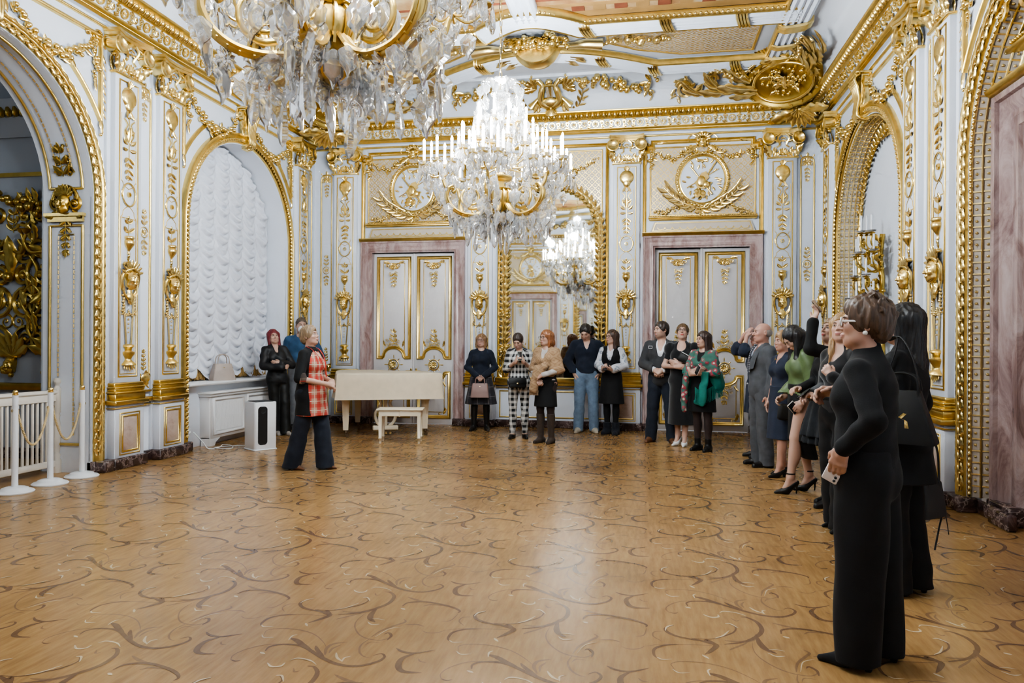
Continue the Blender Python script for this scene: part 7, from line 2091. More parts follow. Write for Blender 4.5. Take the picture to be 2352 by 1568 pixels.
def trousers(f, o=.012, flare=.02, waist=1.02, to=1.0, fold=(.0048, 26, 16), zlow=.025):
    if flare > .015: to = 1.32
    S = Sd(fold=fold); f.torso(S, o, bust=False); f.legs(S, o, flare, to); S.cut((0, 0, waist), (0, 0, 1)); S.cut((0, 0, zlow), (0, 0, -1)); return S
def skirt(f, z0, z1, r0, r1, c1=(0, 0), pleat=.02, n=9, mid=None, fold=None):
    S = Sd(fold=fold); S.fn(*skirt_fn(z0, z1, r0, r1, c1, pleat, n, mid)); f.torso(S, .009, bust=False) if z0 > .9 else None; S.cut((0, 0, z0), (0, 0, 1)) if z0 > .9 else None; return S
def tights(f, o=.004, z=1.0):
    S = Sd(); f.legs(S, o); S.cut((0, 0, z), (0, 0, 1)); return S
def shawl(f, low=1.02, o=.032, drop=None):
    S = Sd(fold=(.006, 38, 22)); f.torso(S, o, bust=True, low=False); f.arms(S, o * .7, 1., .15, loose=.004); S.cone(f.arm['L'][0], (.17, -.03, 1.12), .06, .075, .04); S.cone(f.arm['R'][0], (-.17, -.03, 1.12), .06, .075, .04); S.cut((0, 0, low), (0, .25, -1))
    S.cone((0, -.20, 1.18), (0, -.06, 1.49), .012, .085, .01, 's'); S.ell((0, .02, 1.51), (.07, .075, .06), .01, 's')
    if drop: [S.cone(a, b, ra, rb, .03) for a, b, ra, rb in drop]
    return S
BLACK = fabric('black_cloth', (.006, .006, .0065), .8, sheen=.02); BLACKK = fabric('black_knit', (.007, .007, .0075), .85, bmp=.3, sheen=.03); NAVY = fabric('navy_knit', (.012, .016, .028), .9, bmp=.5); NAVY2 = fabric('navy_crepe', (.016, .022, .040), .8)
SATIN = fabric('black_satin', (.010, .010, .012), .5, bmp=.05, sheen=0); LEATH = fabric('black_leather', (.008, .008, .008), .5, bmp=.08, sheen=0); VELV = fabric('black_velvet', (.006, .006, .007), .95, sheen=.4)
TIGHT = fabric('dark_tights', (.035, .022, .020), .7, bmp=0); BLSH = fabric('black_shoe_leather', (.010, .009, .009), .35, bmp=.03, sheen=0); BRSH = fabric('brown_leather', (.13, .055, .025), .42, bmp=.05, sheen=0)
GREYS = fabric('grey_suiting', (.075, .078, .085), .85); GREYD = fabric('charcoal_suiting', (.040, .040, .042), .85); NAVYT = fabric('navy_trousers_cloth', (.014, .018, .028), .85)
PHONEB = simple('phone_black', (.015, .015, .017), .2); PHONEW = simple('phone_pale', (.72, .66, .62), .35)
def phone(label, p, d, n, mat, sz=(.072, .148)):
    """phone centred at p, long side along d, face normal n"""
    d = unit(d); n = np.array(n, float); n = unit(n - d * n.dot(d)); l = np.cross(d, n)
    t = empty('phone', tuple(p)); M = Matrix(((l[0], n[0], d[0]), (l[1], n[1], d[1]), (l[2], n[2], d[2]))); t.rotation_euler = M.to_euler()
    b = MB(); b.cbox((-sz[0] / 2, -.0045, -sz[1] / 2), (sz[0] / 2, .0045, sz[1] / 2), .004); obj('case', b, mat, t)
    b = MB(); b.cbox((-sz[0] / 2 + .004, -.0052, -sz[1] / 2 + .006), (sz[0] / 2 - .004, -.0040, sz[1] / 2 - .006), .0006); obj('screen', b, PHONEB, t)
    b = MB(); [b.lathe([(.0, 0), (.006, 0), (.007, -.001), (.007, .0)], (sz[0] / 2 - .014, .0055, sz[1] / 2 - .014 - i * .016), 8, 0, 1) for i in range(2)]; obj('camera_lens', b, PHONEB, t)
    return tag(t, label, 'phone')
def world(o, p, sc=1., shear=(0, 0)):
    """point p of the figure's own frame in the room"""
    p = np.array(p, float) * sc; p = p + V3(shear[0] * p[2], shear[1] * p[2], 0)
    a = o.rotation_euler[2]; return V3(o.location[0] + p[0] * math.cos(a) - p[1] * math.sin(a), o.location[1] + p[0] * math.sin(a) + p[1] * math.cos(a), p[2])
def wdir(o, d):
    a = o.rotation_euler[2]; return V3(d[0] * math.cos(a) - d[1] * math.sin(a), d[0] * math.sin(a) + d[1] * math.cos(a), d[2])
def strap(o, pts, sc, mat, r=.006, name='strap', parent=None, flat=.5):
    b = MB(); P = smooth_path([np.array(p) * sc for p in pts], 24); b.tube(P, r, 6, flat=flat); return b.build(name, mat, parent or o, False)
# ------------------------------------------------------------------ the visitors, from the left
SK1, SK2 = (.50, .305, .225), (.45, .26, .19)
# red-haired woman leaning by the sill
f = Fig('f', .96, ('cross', 'cross2'), ((.03, -.07, 12), (-.07, .04, -12)), (-6, -6), (.4, .4), .02)
person('woman with long red hair and black satin blouse, arms crossed beside the window sill', (-5.70, 10.83), 1.69, 48, f, 'long', (.16, .018, .022),
       [('blouse', top(f, .024, .84, (1, 1), 'v', .012, (.006, 26, 22)), SATIN), ('leather_trousers', trousers(f, .010, .035, .98, 1.0, (.003, 24, 20)), LEATH)],
       ('boot', fabric('silver_boot_leather', (.30, .27, .24), .35, bmp=.05)), shear=(-.07, .085), face=dict(skin=SK1))
# tall man in a blue sweater and face mask
f = Fig('m', .98, ('behind', 'behind'), None, (22, 2))
def _mask(o, sc, f):
    S = Sd(); S.ell((0, -.072, -.055), (.062, .058, .056), .02, T=f.T); S.ell((0, -.06, -.05), (.045, .045, .04), .005, 's', T=f.T); S.ell((0, .0, -.06), (.12, .04, .12), .01, 's', T=f.T)
    add_mesh('face_mask', S.mesh(.006), PLASTW, o, sc, (0, 0))
person('tall man with cropped hair, blue sweater, grey trousers and white face mask behind the guide', (-5.80, 11.62), 1.90, 14, f, 'crop', (.10, .07, .05),
       [('sweater', top(f, .016, .93, (1, 1), 'round', .006), fabric('blue_knit', (.035, .085, .16), .9, bmp=.5)), ('trousers', trousers(f, .014, .025), fabric('grey_denim', (.16, .165, .175), .9))], ('loafer', BLSH), extra=_mask, face=dict(skin=SK1))
# the guide
f = Fig('f', 1.16, (((.235, .03, 1.10), (.07, -.24, 1.045), (-.75, -.45, -.3), (0, .5, -.8)), ((-.25, -.0, 1.09), (-.06, -.25, 1.02), (.65, -.55, -.3), (0, .5, -.8))), ((.09, -.14, 4), (-.09, .17, -4)), (4, -14), (.55, .55), .03)
PLAID = fabric('red_plaid_wool', (.46, .28, .20), .9, 'plaid', (.50, .030, .022), (.70, .58, .44), .105); PLAIDB = fabric('black_red_plaid_wool', (.34, .25, .19), .9, 'plaid', (.012, .010, .010), (.50, .04, .03), .12)
def _tunic(o):
    S = Sd(fold=(.004, 20, 16)); f.torso(S, o); S.fn(*skirt_fn(1.02, .645, (.175 + o, .138 + o), (.198 + o, .165 + o), (0, -.01), .015, 7), k=.03); return S
vest = _tunic(.014); vest.cut((0, 0, .645), (0, 0, -1)); vest.cone((0, -.15, 1.26), (0, -.06, 1.48), .012, .078, .006, 's'); vest.ell((0, .02, 1.50), (.064, .07, .055), .008, 's'); vest.cone((0, .19, .5), (0, .16, 1.5), .175, .145, .01, 's')
card = _tunic(.019); f.arms(card, .016, 1., 0., loose=.012); card.cut((0, 0, .655), (0, 0, -1)); card.ell((0, -.31, 1.05), (.30, .285, .9), .01, 's'); card.ell((0, .02, 1.50), (.064, .075, .055), .008, 's')
cuff = {}
for k in 'LR':
    sh, e, w_ = f.arm[k][:3]; cuff[k] = Sd(); cuff[k].cone(e + (sh - e) * .18, e + (w_ - e) * .10, .061, .060, .01)
def _lan(o, sc, f):
    strap(o, [(.07, .03, 1.46), (.075, -.06, 1.42), (.04, -.155, 1.30), (.0, -.205, 1.10)], sc, fabric('red_ribbon', (.5, .03, .02), .7), .006, 'lanyard'); strap(o, [(-.07, .03, 1.46), (-.075, -.06, 1.42), (-.04, -.155, 1.30), (.0, -.205, 1.10)], sc, _fab['red_ribbon'], .006, 'lanyard')
gd = person('guide with short fair hair and black and red plaid tunic, in profile facing right', (-3.83, 7.95), 1.67, 82, f, 'pixie', (.28, .19, .11),
       [('plaid_tunic', vest, PLAID), ('cardigan', card, BLACKK), ('plaid_cuff', cuff['L'], PLAIDB), ('plaid_cuff', cuff['R'], PLAIDB), ('trousers', trousers(f, .016, .055, 1.0, 1.04), NAVYT)], ('block', BRSH), face=dict(skin=SK1, brow=(.25, .16, .10)), extra=_lan)
# woman holding a taupe bag
f = Fig('f', 1.06, ('clasp', 'clasp'), ((.10, 0, 14), (-.13, -.02, -18)), (-10, -4), (.8, .8), .02)
TPK = fabric('plaid_skirt_wool', (.055, .05, .055), .9, 'plaid', (.022, .02, .024), (.15, .13, .13), .16)
w1 = person('woman with glasses, navy sweater and dark plaid skirt holding a mauve bag', (-2.74, 12.10), 1.645, 8, f, 'bob', (.24, .13, .06),
       [('sweater', top(f, .016, .85, (1, 1), 'round', .006), NAVY), ('skirt', skirt(f, 1.0, .47, (.165, .13), (.275, .20), (0, -.01), .035, 8, .8), TPK), ('tights', tights(f, .006), BLACK)], ('tallboot', BLSH), face=dict(skin=SK1), glasses=GLASSB)
hb2 = tote(.31, .235, .13, simple('mauve_leather', (.27, .17, .145), .5, var=.05, bmp=.1, bscale=200), .12, .82); p = world(w1, (0, -.235, .60), .968); hb2.location = p; hb2.rotation_euler = (0, 0, math.radians(8)); tag(hb2, 'mauve leather handbag held in both hands by the woman in the plaid skirt', 'handbag')
# woman in black and white check with a phone
f = Fig('f', .98, ('phone', 'phone'), ((.10, 0, 10), (-.10, -.02, -20)), (-18, 30), (.7, .7))
GING = fabric('black_white_check', (.62, .60, .56), .85, 'gingham', (.012, .012, .013), None, .085)
cg = top(f, .024, .66, None, 'none', .012); cg.ell((0, -.26, 1.05), (.30, .27, .9), .01, 's'); cg.ell((0, .02, 1.50), (.066, .08, .06), .008, 's')
def _w2(o, sc, f):
    strap(o, [(-.15, -.02, .93), (-.15, -.13, 1.05), (-.10, -.15, 1.25), (.0, -.06, 1.43), (.08, .05, 1.40), (.16, .09, 1.15)], sc, LEATH, .005, 'bag_strap')
w2 = person('woman in black and white checked tunic and leggings looking down at her phone', (-1.94, 11.25), 1.665, 12, f, 'tied', (.035, .020, .014),
       [('checked_tunic', top(f, .018, .70, (1, .30), 'v', .004, (.003, 24, 16)), GING), ('cardigan', cg, NAVY2), ('checked_leggings', trousers(f, .008, .006, 1.0, .96), GING)], ('flat', BLSH), face=dict(skin=SK1))
phone('pale phone held up by the woman in black and white check', world(w2, (0, -.262, 1.32), .98), wdir(w2, (0, -.25, .95)), wdir(w2, (0, -1, -.2)), simple('mint_phone_case', (.42, .52, .48), .4), (.07, .14))
bx = empty('crossbody_bag'); b = MB(); b.cbox((-.135, -.04, 0), (.135, .04, .155), .018); obj('body', b, LEATH, bx); b = MB(); b.cbox((-.137, -.047, .06), (.137, -.036, .157), .006); obj('flap', b, LEATH, bx); b = MB(); b.cbox((-.015, -.052, .055), (.015, -.044, .08), .003); obj('clasp', b, BRASS, bx)
bx.location = world(w2, (-.03, -.215, .82), .98); bx.rotation_euler = (0, 0, math.radians(12)); tag(bx, 'small black crossbody bag at the front of the checked tunic', 'handbag')
tb = tote(.30, .26, .14, simple('tan_straw_bag', (.42, .31, .19), .7, var=.1, bmp=.3, bscale=150), .2, .85, False); tb.location = world(w2, (.30, .04, .70), .98); tb.rotation_euler = (0, 0, 1.1); tag(tb, 'tan tote bag hanging between the checked woman and the woman in the beige shawl', 'handbag')
# woman in the beige shawl
f = Fig('f', 1.0, ('clasphigh', 'clasp'), ((.085, 0, 6), (-.085, -.02, -12)), (-16, 0), (.6, .6), .02)
BEI = fabric('beige_shawl_wool', (.36, .235, .135), .95, 'diamond', (.29, .18, .10), None, .13)
def _fr(o, sc, f):
    b = MB(); R = random.Random(3)
    for i in range(26):
        x = -.17 + .0062 * i; b.tube([(x * sc, (-.20 + .02 * math.sin(i)) * sc, .80 * sc), ((x + R.uniform(-.008, .008)) * sc, (-.20 + .02 * math.sin(i * 2)) * sc, .725 * sc)], .0028, 4)
    b.build('shawl_fringe', BEI, o, False)
w3 = person('woman with ginger bob and glasses wrapped in a beige shawl over a black skirt', (-1.45, 10.80), 1.69, -22, f, 'bob', (.25, .095, .035),
       [('blouse', top(f, .012, .95, (1, 1), 'round'), fabric('pale_blouse', (.45, .42, .39), .8)), ('skirt', skirt(f, 1.05, .55, (.145, .115), (.185, .14), (0, -.01), .015), BLACK), ('tights', tights(f, .004), TIGHT),
        ('shawl', shawl(f, .99, .030, [(V3(-.06, -.17, 1.12), V3(-.10, -.20, .82), .055, .07), (V3(.06, -.17, 1.15), V3(-.04, -.20, 1.0), .06, .05)]), BEI)], ('tallboot', fabric('brown_suede', (.05, .035, .026), .9)), face=dict(skin=SK1), glasses=GLASSB, extra=_fr)
# man in jeans looking down
f = Fig('m', .98, ('pocket', 'pocket'), ((.12, 0, 14), (-.12, -.02, -12)), (-14, 34))
m4 = person('man in navy half-zip sweater and blue jeans, head bowed, hands in pockets', (-.965, 12.27), 1.84, 4, f, 'short', (.018, .013, .011),
       [('shirt_collar', top(f, .012, 1.2, None, 'v'), fabric('white_shirt', (.68, .68, .70), .8)), ('half_zip_sweater', top(f, .022, .92, (1, 1), 'v', .012), NAVY), ('jeans', trousers(f, .016, .022), fabric('blue_denim', (.15, .21, .29), .9, bmp=.4))],
       ('sneaker', fabric('beige_sneaker', (.44, .39, .31), .8)), face=dict(skin=SK1, brow=(.05, .03, .02)))
# long-haired woman in black pinafore
f = Fig('f', .94, ('phonelow', 'phonelow'), ((.07, 0, 10), (-.07, 0, -14)), (-28, -4), (.7, .7), .03)
FLW = fabric('pale_floral_voile', (.60, .60, .62), .8, 'floral', (.25, .30, .36), (.45, .42, .42), .06)
w5 = person('woman with long brown hair, glasses, black pinafore and pale flowered sleeves, holding a phone', (-.54, 12.10), 1.72, -14, f, 'long', (.055, .028, .018),
       [('blouse', top(f, .016, 1.0, (1, .8), 'v', .025, (.006, 30, 24)), FLW), ('pinafore', (lambda S: S)(top(f, .024, 1.0, None, 'deepv', 0)), BLACK), ('pinafore_skirt', skirt(f, 1.04, .50, (.155, .12), (.21, .165), (0, 0), .03, 7), BLACK), ('tights', tights(f, .005), BLACK)],
       ('fur', fabric('black_fur', (.014, .015, .02), .95, bmp=1.)), face=dict(skin=SK1, lip=(.40, .06, .06)), glasses=GLASSB)
phone('black phone held at the waist by the woman in the black pinafore', world(w5, (-.01, -.315, 1.09), 1.01), wdir(w5, (0, -.75, .5)), wdir(w5, (0, -.5, -.8)), PHONEB)
# man in grey jacket
f = Fig('m', 1.0, ('clasphigh', 'clasphigh'), ((.15, 0, 12), (-.15, 0, -12)), (-42, -2), (.7, .7))
jk = top(f, .024, .80, (1, 1), 'none', .006, (.004, 24, 16)); jk.cone((0, -.20, 1.12), (0, -.06, 1.50), .02, .10, .008, 's'); jk.cone((0, -.24, .70), (0, -.24, 1.1), .085, .09, .01, 's'); jk.ell((0, .02, 1.51), (.068, .078, .05), .008, 's')
def _watch(o, sc, f):
    sh, e, w_, d, n, sx, c = f.arm['L']; dd = unit(w_ - e); p = (w_ - dd * .02) * sc; b = MB(); th = np.linspace(0, 2 * PI, 14, endpoint=False); a = np.cross(dd, (0, 0, 1)); a /= np.linalg.norm(a); c_ = np.cross(dd, a)
    b.tube(np.array([p + (a * math.cos(q) + c_ * math.sin(q)) * .034 for q in th]), .009, 5, closed=True, up=tuple(dd)); b.blob(p - c_ * .038 + V3(0, -.01, 0), (.02, .012, .02), seg=(8, 5)); b.build('wristwatch', DARK, o, False)
m6 = person('bearded man in grey jacket, waistcoat and white shirt with hands clasped', (.25, 11.26), 1.82, -12, f, 'short', (.03, .019, .014),
       [('shirt', top(f, .012, .95, (1, 1.0), 'v'), fabric('white_shirt', (.68, .68, .70), .8)), ('waistcoat', top(f, .016, .96, None, 'deepv'), GREYD), ('jacket', jk, GREYD), ('trousers', trousers(f, .014, .028), NAVYT)], ('loafer', BRSH),
       face=dict(skin=SK1, beard=.55, brow=(.05, .03, .02)), extra=_watch)
bt = MB(); bt.tube([(x * .026, -.142, y * .018) for x, y in ((-1, -1), (1, -1), (1, 1), (-1, 1))], .005, 5, closed=True, up=(0, 1, 0)); bo_ = bt.build('shoulder_strap_buckle', PLASTW, m6, False); bo_.location = (-.135 * 1.07, .0, 1.345 * 1.07)
# woman in black velvet
f = Fig('f', 1.08, ('cross', 'cross2'), ((.05, -.04, 4), (-.06, .02, -16)), (8, -16), (.4, .4), .075)
w7 = person('woman in long black velvet dress with glasses, red lips and white heels, arms crossed', (.535, 10.95), 1.79, -16, f, 'tied', (.10, .055, .025),
       [('velvet_dress', top(f, .014, .86, (.55, 0), 'low', 0, (.002, 20, 14)), VELV), ('puff_sleeves', (lambda S: (S.ell(f.arm['L'][0] + V3(.02, 0, -.03), (.085, .085, .11)), S.ell(f.arm['R'][0] + V3(-.02, 0, -.03), (.085, .085, .11)), S)[-1])(Sd()), VELV), ('skirt', skirt(f, 1.06, .30, (.155, .125), (.19, .15), (0, 0), .015, 6), VELV)],
       ('stiletto', fabric('white_shoe_leather', (.75, .74, .72), .4, bmp=0)), face=dict(skin=SK1, lip=(.50, .02, .02)), glasses=GLASSB)
cl = empty('clutch_bag'); b = MB(); b.cbox((-.10, -.022, -.06), (.10, .022, .06), .015); obj('body', b, LEATH, cl); b = MB(); b.tube([(-.09, 0, .062), (.09, 0, .062)], .006, 6); obj('clasp_bar', b, PLASTW, cl); cl.location = world(w7, (.10, -.265, 1.22), 1.05); cl.rotation_euler = (0, .5, -.3); tag(cl, 'black clutch held in the crossed arms of the woman in velvet', 'handbag')
# woman in the green shawl
f = Fig('f', 1.06, ('cross2', 'cross'), ((.08, 0, 8), (-.09, 0, -8)), (-14, 0), (.5, .5), .02)
GRN = fabric('green_silk', (.012, .16, .125), .6, bmp=.15); FLO = fabric('flowered_shawl', (.055, .14, .11), .8, 'floral', (.33, .05, .07), (.50, .45, .36), .075)
sl8 = shawl(f, 1.10, .028)
gs8 = Sd(fold=(.008, 20, 34)); f.torso(gs8, .030, low=False); f.arms(gs8, .02, 1., .1); gs8.cone((.13, -.17, 1.12), (.07, -.185, .72), .05, .075, .03, sq=(1.3, .5, 1)); gs8.cone((.18, .04, 1.15), (.19, .07, .92), .07, .085, .04, sq=(1, 1.4, 1)); gs8.cone((-.19, -.06, 1.14), (-.20, -.10, .80), .045, .04, .03); gs8.cut((0, 0, 1.13), (0, 0, 1)); gs8.ell((-.0, -.12, 1.0), (.10, .12, .32), .02, 's')
lg8 = Sd(fold=(.006, 24, 30)); lg8.cone((-.15, -.19, 1.10), (-.19, -.19, .72), .045, .05, .02); lg8.cone((-.19, -.19, .72), (-.185, -.19, .58), .04, .035, .02)
def _f8(o, sc, f):
    b = MB(); R = random.Random(5)
    for i in range(70):
        t = i / 69; a = -.4 + t * 3.4; x, y = .13 + .14 * math.cos(a), -.05 + .16 * -math.cos(a * .8); z = .92 - .16 * math.sin(t * PI * .9)
        x = .02 + .25 * t; y = -.24 + .32 * t ** 1.5; z = .88 - .05 * math.sin(t * 5)
        b.tube([(x * sc, y * sc, (z + .04) * sc), ((x + R.uniform(-.012, .012)) * sc, (y + R.uniform(-.012, .012)) * sc, (z - .13 - R.uniform(0, .04)) * sc)], .003, 4)
    b.build('shawl_fringe', GRN, o, False)
w8 = person('woman with long brown hair in a flowered shawl with green fringe, facing left', (.80, 10.48), 1.67, -36, f, 'long', (.040, .022, .018),
       [('dress', top(f, .012, .86, (1, 0), 'round'), BLACK), ('skirt', skirt(f, 1.05, .56, (.155, .125), (.20, .155), (0, 0), .02), BLACK), ('tights', tights(f, .005), TIGHT), ('green_shawl_layer', gs8, GRN), ('flowered_shawl', sl8, FLO), ('shawl_end', lg8, FLO)], ('ankle', BLSH), face=dict(skin=SK1), extra=_f8)
phone('pale pink phone tucked in the crossed arms of the woman in the flowered shawl', world(w8, (.09, -.285, 1.16), .98), wdir(w8, (.5, -.2, .8)), wdir(w8, (-.3, -1, .1)), simple('pink_phone_case', (.66, .50, .46), .4))
# woman shading her eyes
f = Fig('f', 1.06, (((.17, -.24, 1.40), (.045, -.16, 1.60), (-.25, .35, .75), (-.3, .9, -.1)), ((-.17, -.24, 1.42), (-.05, -.17, 1.61), (.25, .35, .75), (.3, .9, -.1))), ((.09, 0, 4), (-.09, -.02, -6)), (0, -8), (.35, .35))
LACE = fabric('navy_lace', (.014, .020, .036), .9, bmp=1.)
w9 = person('woman in navy lace tunic shading her eyes with both hands behind the old man', (1.46, 10.02), 1.69, -80, f, 'pixie', (.20, .13, .09),
       [('jacket', top(f, .022, .86, (1, .30), 'round', .012), NAVY2), ('lace_skirt', skirt(f, .96, .60, (.175, .14), (.21, .17), (0, 0), .04, 11), LACE), ('tights', tights(f, .005), NAVYT)], ('flat', BLSH), face=dict(skin=(0.448, 0.251, 0.194)))
# old man in grey suit
f = Fig('m', 1.05, (((.235, .04, 1.10), (.215, -.0, .86), (0, -.1, -1), (-1, 0, 0)), ((-.235, .04, 1.10), (-.215, 0, .86), (0, -.1, -1), (1, 0, 0))), ((.11, 0, 6), (-.11, .0, -6)), (-4, -2))
js = top(f, .026, .76, (1, 1), 'none', .006, (.004, 22, 14)); js.cone((0, -.22, 1.16), (0, -.06, 1.50), .01, .085, .008, 's'); js.ell((0, .02, 1.51), (.066, .076, .05), .008, 's')
def _tie(o, sc, f):
    b = MB(); P = smooth_path([(0, -.085, 1.435), (0, -.135, 1.37), (0, -.165, 1.25), (0, -.168, 1.12)], 12) * sc; w_ = np.linspace(.016, .040, 13); b.grid(np.stack([P - V3(1, 0, 0) * w_[:, None], P + V3(0, -.012, 0), P + V3(1, 0, 0) * w_[:, None]], 1)); b.blob(P[0], (.022, .018, .022)); b.build('necktie', fabric('spotted_silk', (.02, .022, .035), .5, 'dots', (.55, .55, .55), None, .022, .05), o, False)
    b = MB(); b.blob((.0 * sc, -.178 * sc, .98 * sc), .010); b.build('jacket_button', PLASTW, o, False)
    b = MB()
    for s_ in (-1, 1): b.grid(np.array([[(s_ * .025, -.152, 1.15), (s_ * .095, -.135, 1.16)], [(s_ * .05, -.150, 1.26), (s_ * .125, -.118, 1.27)], [(s_ * .075, -.118, 1.36), (s_ * .12, -.08, 1.37)], [(s_ * .075, -.03, 1.455), (s_ * .098, -.02, 1.43)]]) * sc * V3(1, 1.12, 1))
    b.build('lapels', GREYS, o, False)
m10 = person('old man with thin grey hair in a grey suit and spotted tie, facing left', (1.415, 9.36), 1.75, -74, f, 'bald', (.30, .26, .23),
       [('shirt', top(f, .012, .95, None, 'v'), fabric('pale_blue_shirt', (.50, .56, .66), .8)), ('suit_jacket', js, GREYS), ('suit_trousers', trousers(f, .018, .03), GREYS)], ('loafer', BLSH), face=dict(skin=(0.480, 0.258, 0.194), brow=(.35, .28, .24), lip=(.45, .22, .19), blush=1.), extra=_tie)
# fair woman in navy V-neck dress
f = Fig('f', 1.08, (((.215, .05, 1.10), (.21, .01, .87), (-.02, -.25, -.95), (-1, .1, 0)), 'down'), ((.085, -.10, 4), (-.09, .06, -4)), (-2, -2), (.45, .4), .055)
def _nk(o, sc, f):
    b = MB(); th = np.linspace(-1.1, 1.1, 20); b.tube(np.stack([.066 * np.sin(th), .02 - .115 * np.cos(th), 1.43 - .06 * np.cos(th)], 1) * sc, .002, 4); b.blob((0, -.10 * sc, 1.37 * sc), .006); b.build('necklace', BRASS, o, False)
w11 = person('woman with short fair hair in navy V-neck dress and black heels, beside the old man', (1.54, 8.69), 1.635, -66, f, 'pixie', (.34, .205, .10),
       [('dress', top(f, .014, .88, (.62, 0), 'v', .012), NAVY2), ('skirt', skirt(f, 1.06, .44, (.16, .125), (.195, .16), (0, -.01), .02), NAVY2)], ('block', BLSH), face=dict(skin=(0.464, 0.258, 0.187), brow=(.22, .14, .08)), extra=_nk)
cb2 = empty('clutch_bag'); b = MB(); b.cbox((-.15, -.035, -.09), (.15, .035, .09), .02); obj('body', b, LEATH, cb2); b = MB(); b.blob((0, 0, .095), (.014, .014, .012)); obj('clasp', b, BRASS, cb2); cb2.location = world(w11, (.225, -.05, .765), .96); cb2.rotation_euler = (0, .12, math.radians(24)); tag(cb2, 'black clutch held at hip level by the fair woman in navy', 'handbag')
# dark-haired woman in green blouse
f = Fig('f', .95, (((.205, .05, 1.10), (.185, -.05, .915), (-.05, -.55, -.8), (-.9, .1, -.2)), ((-.2, .04, 1.10), (-.15, -.12, .94), (.2, -.8, -.4), (.7, .2, -.4))), ((.085, -.14, 2), (-.09, .10, -2)), (2, 44), (.6, .6), .085)
sk12 = skirt(f, 1.08, .52, (.14, .11), (.20, .165), (0, .05), .02); sk12.cone((.06, -.24, .60), (.10, -.22, .40), .06, .13, .02, 's'); tail12 = skirt(f, .56, .34, (.17, .11), (.13, .07), (0, .09), .02)
w12 = person('woman with long black hair, green blouse, black slit skirt and strappy heels, head bowed', (1.55, 7.75), 1.72, -82, f, 'longdark', (.009, .008, .010),
       [('blouse', top(f, .026, .98, (1, .94), 'round', .022, (.007, 24, 22)), fabric('green_satin', (.10, .145, .06), .45, bmp=.05, sheen=0)), ('wrap_skirt', sk12, BLACK), ('skirt_tail', tail12, BLACK)], ('strap', BLSH), face=dict(skin=(0.512, 0.319, 0.238), brow=(.03, .02, .02)))
phone('black phone with pale rim held low by the woman in the green blouse', world(w12, (.155, -.125, .855), 1.01), wdir(w12, (-.1, -.6, .6)), wdir(w12, (1, -.2, .3)), PHONEW, (.08, .13))
# woman with raised arm
f = Fig('f', .97, (((.13, -.265, 1.415), (.115, -.225, 1.665), (-.05, .42, .85), (-.1, -.8, .35)), ((-.2, -.02, 1.11), (-.03, -.27, 1.05), (.3, -.85, .1), (.3, .2, -.9))), ((.085, -.05, 2), (-.085, .06, -2)), (10, -14), (.55, .6), .03)
TULLE = fabric('black_tulle', (.016, .018, .021), .95, bmp=1.)
w13 = person('woman with raised arm photographing, red lips, black top, tulle skirt and lace-up boots', (1.68, 7.16), 1.74, -72, f, 'shoulder', (.26, .165, .09),
       [('jumper', top(f, .014, .95, (1, 1), 'round', .006), BLACKK), ('tulle_skirt', skirt(f, 1.06, .63, (.14, .11), (.27, .23), (0, 0), .07, 13, .8), TULLE), ('tulle_flounce', skirt(f, .80, .56, (.215, .18), (.25, .21), (0, 0), .09, 17), TULLE), ('tights', tights(f, .005), TIGHT)], ('boot', BLSH), face=dict(skin=(0.528, 0.334, 0.252), lip=(.5, .03, .04)))
phone('gold-rimmed phone held high in the raised hand of the woman in the tulle skirt', world(w13, (.10, -.185, 1.80), 1.02), wdir(w13, (0, .5, .8)), wdir(w13, (.2, .8, -.5)), simple('bronze_phone', (.35, .25, .17), .3), (.07, .13))
# fair long-haired woman in black
f = Fig('f', 1.0, (((.205, .0, 1.10), (.075, -.15, 1.20), (-.45, -.3, .75), (-.5, .6, -.2)), ((-.205, .03, 1.10), (-.10, -.19, 1.055), (.15, -.95, -.05), (.2, .2, -.95))), ((.085, -.03, 4), (-.085, .06, -4)), (26, -8), (1.0, .6), .03)
def _bl(S): S.cone((.075, -.03, -.12), (.06, -.11, -.34), .030, .022, .03, T=f.Ty); S.cone((-.07, -.03, -.12), (-.05, -.10, -.30), .028, .022, .03, T=f.Ty)
w14 = person('woman with long fair hair in black velvet top and wide black trousers, holding a phone', (1.55, 6.24), 1.745, -62, f, 'long', (.36, .215, .095),
       [('velvet_top', top(f, .014, .92, (1, 1), 'low', .012), VELV), ('wide_trousers', trousers(f, .018, .075, 1.04, 1.05), BLACK)], ('block', BLSH), h=.0052, face=dict(skin=(0.528, 0.327, 0.245), lip=(.48, .17, .16)), hairfn=_bl)
phone('dark phone held out in front by the fair long-haired woman in black velvet', world(w14, (-.085, -.28, 1.075), 1.02), wdir(w14, (.1, -.9, .3)), wdir(w14, (-.6, .3, .8)), PHONEB)
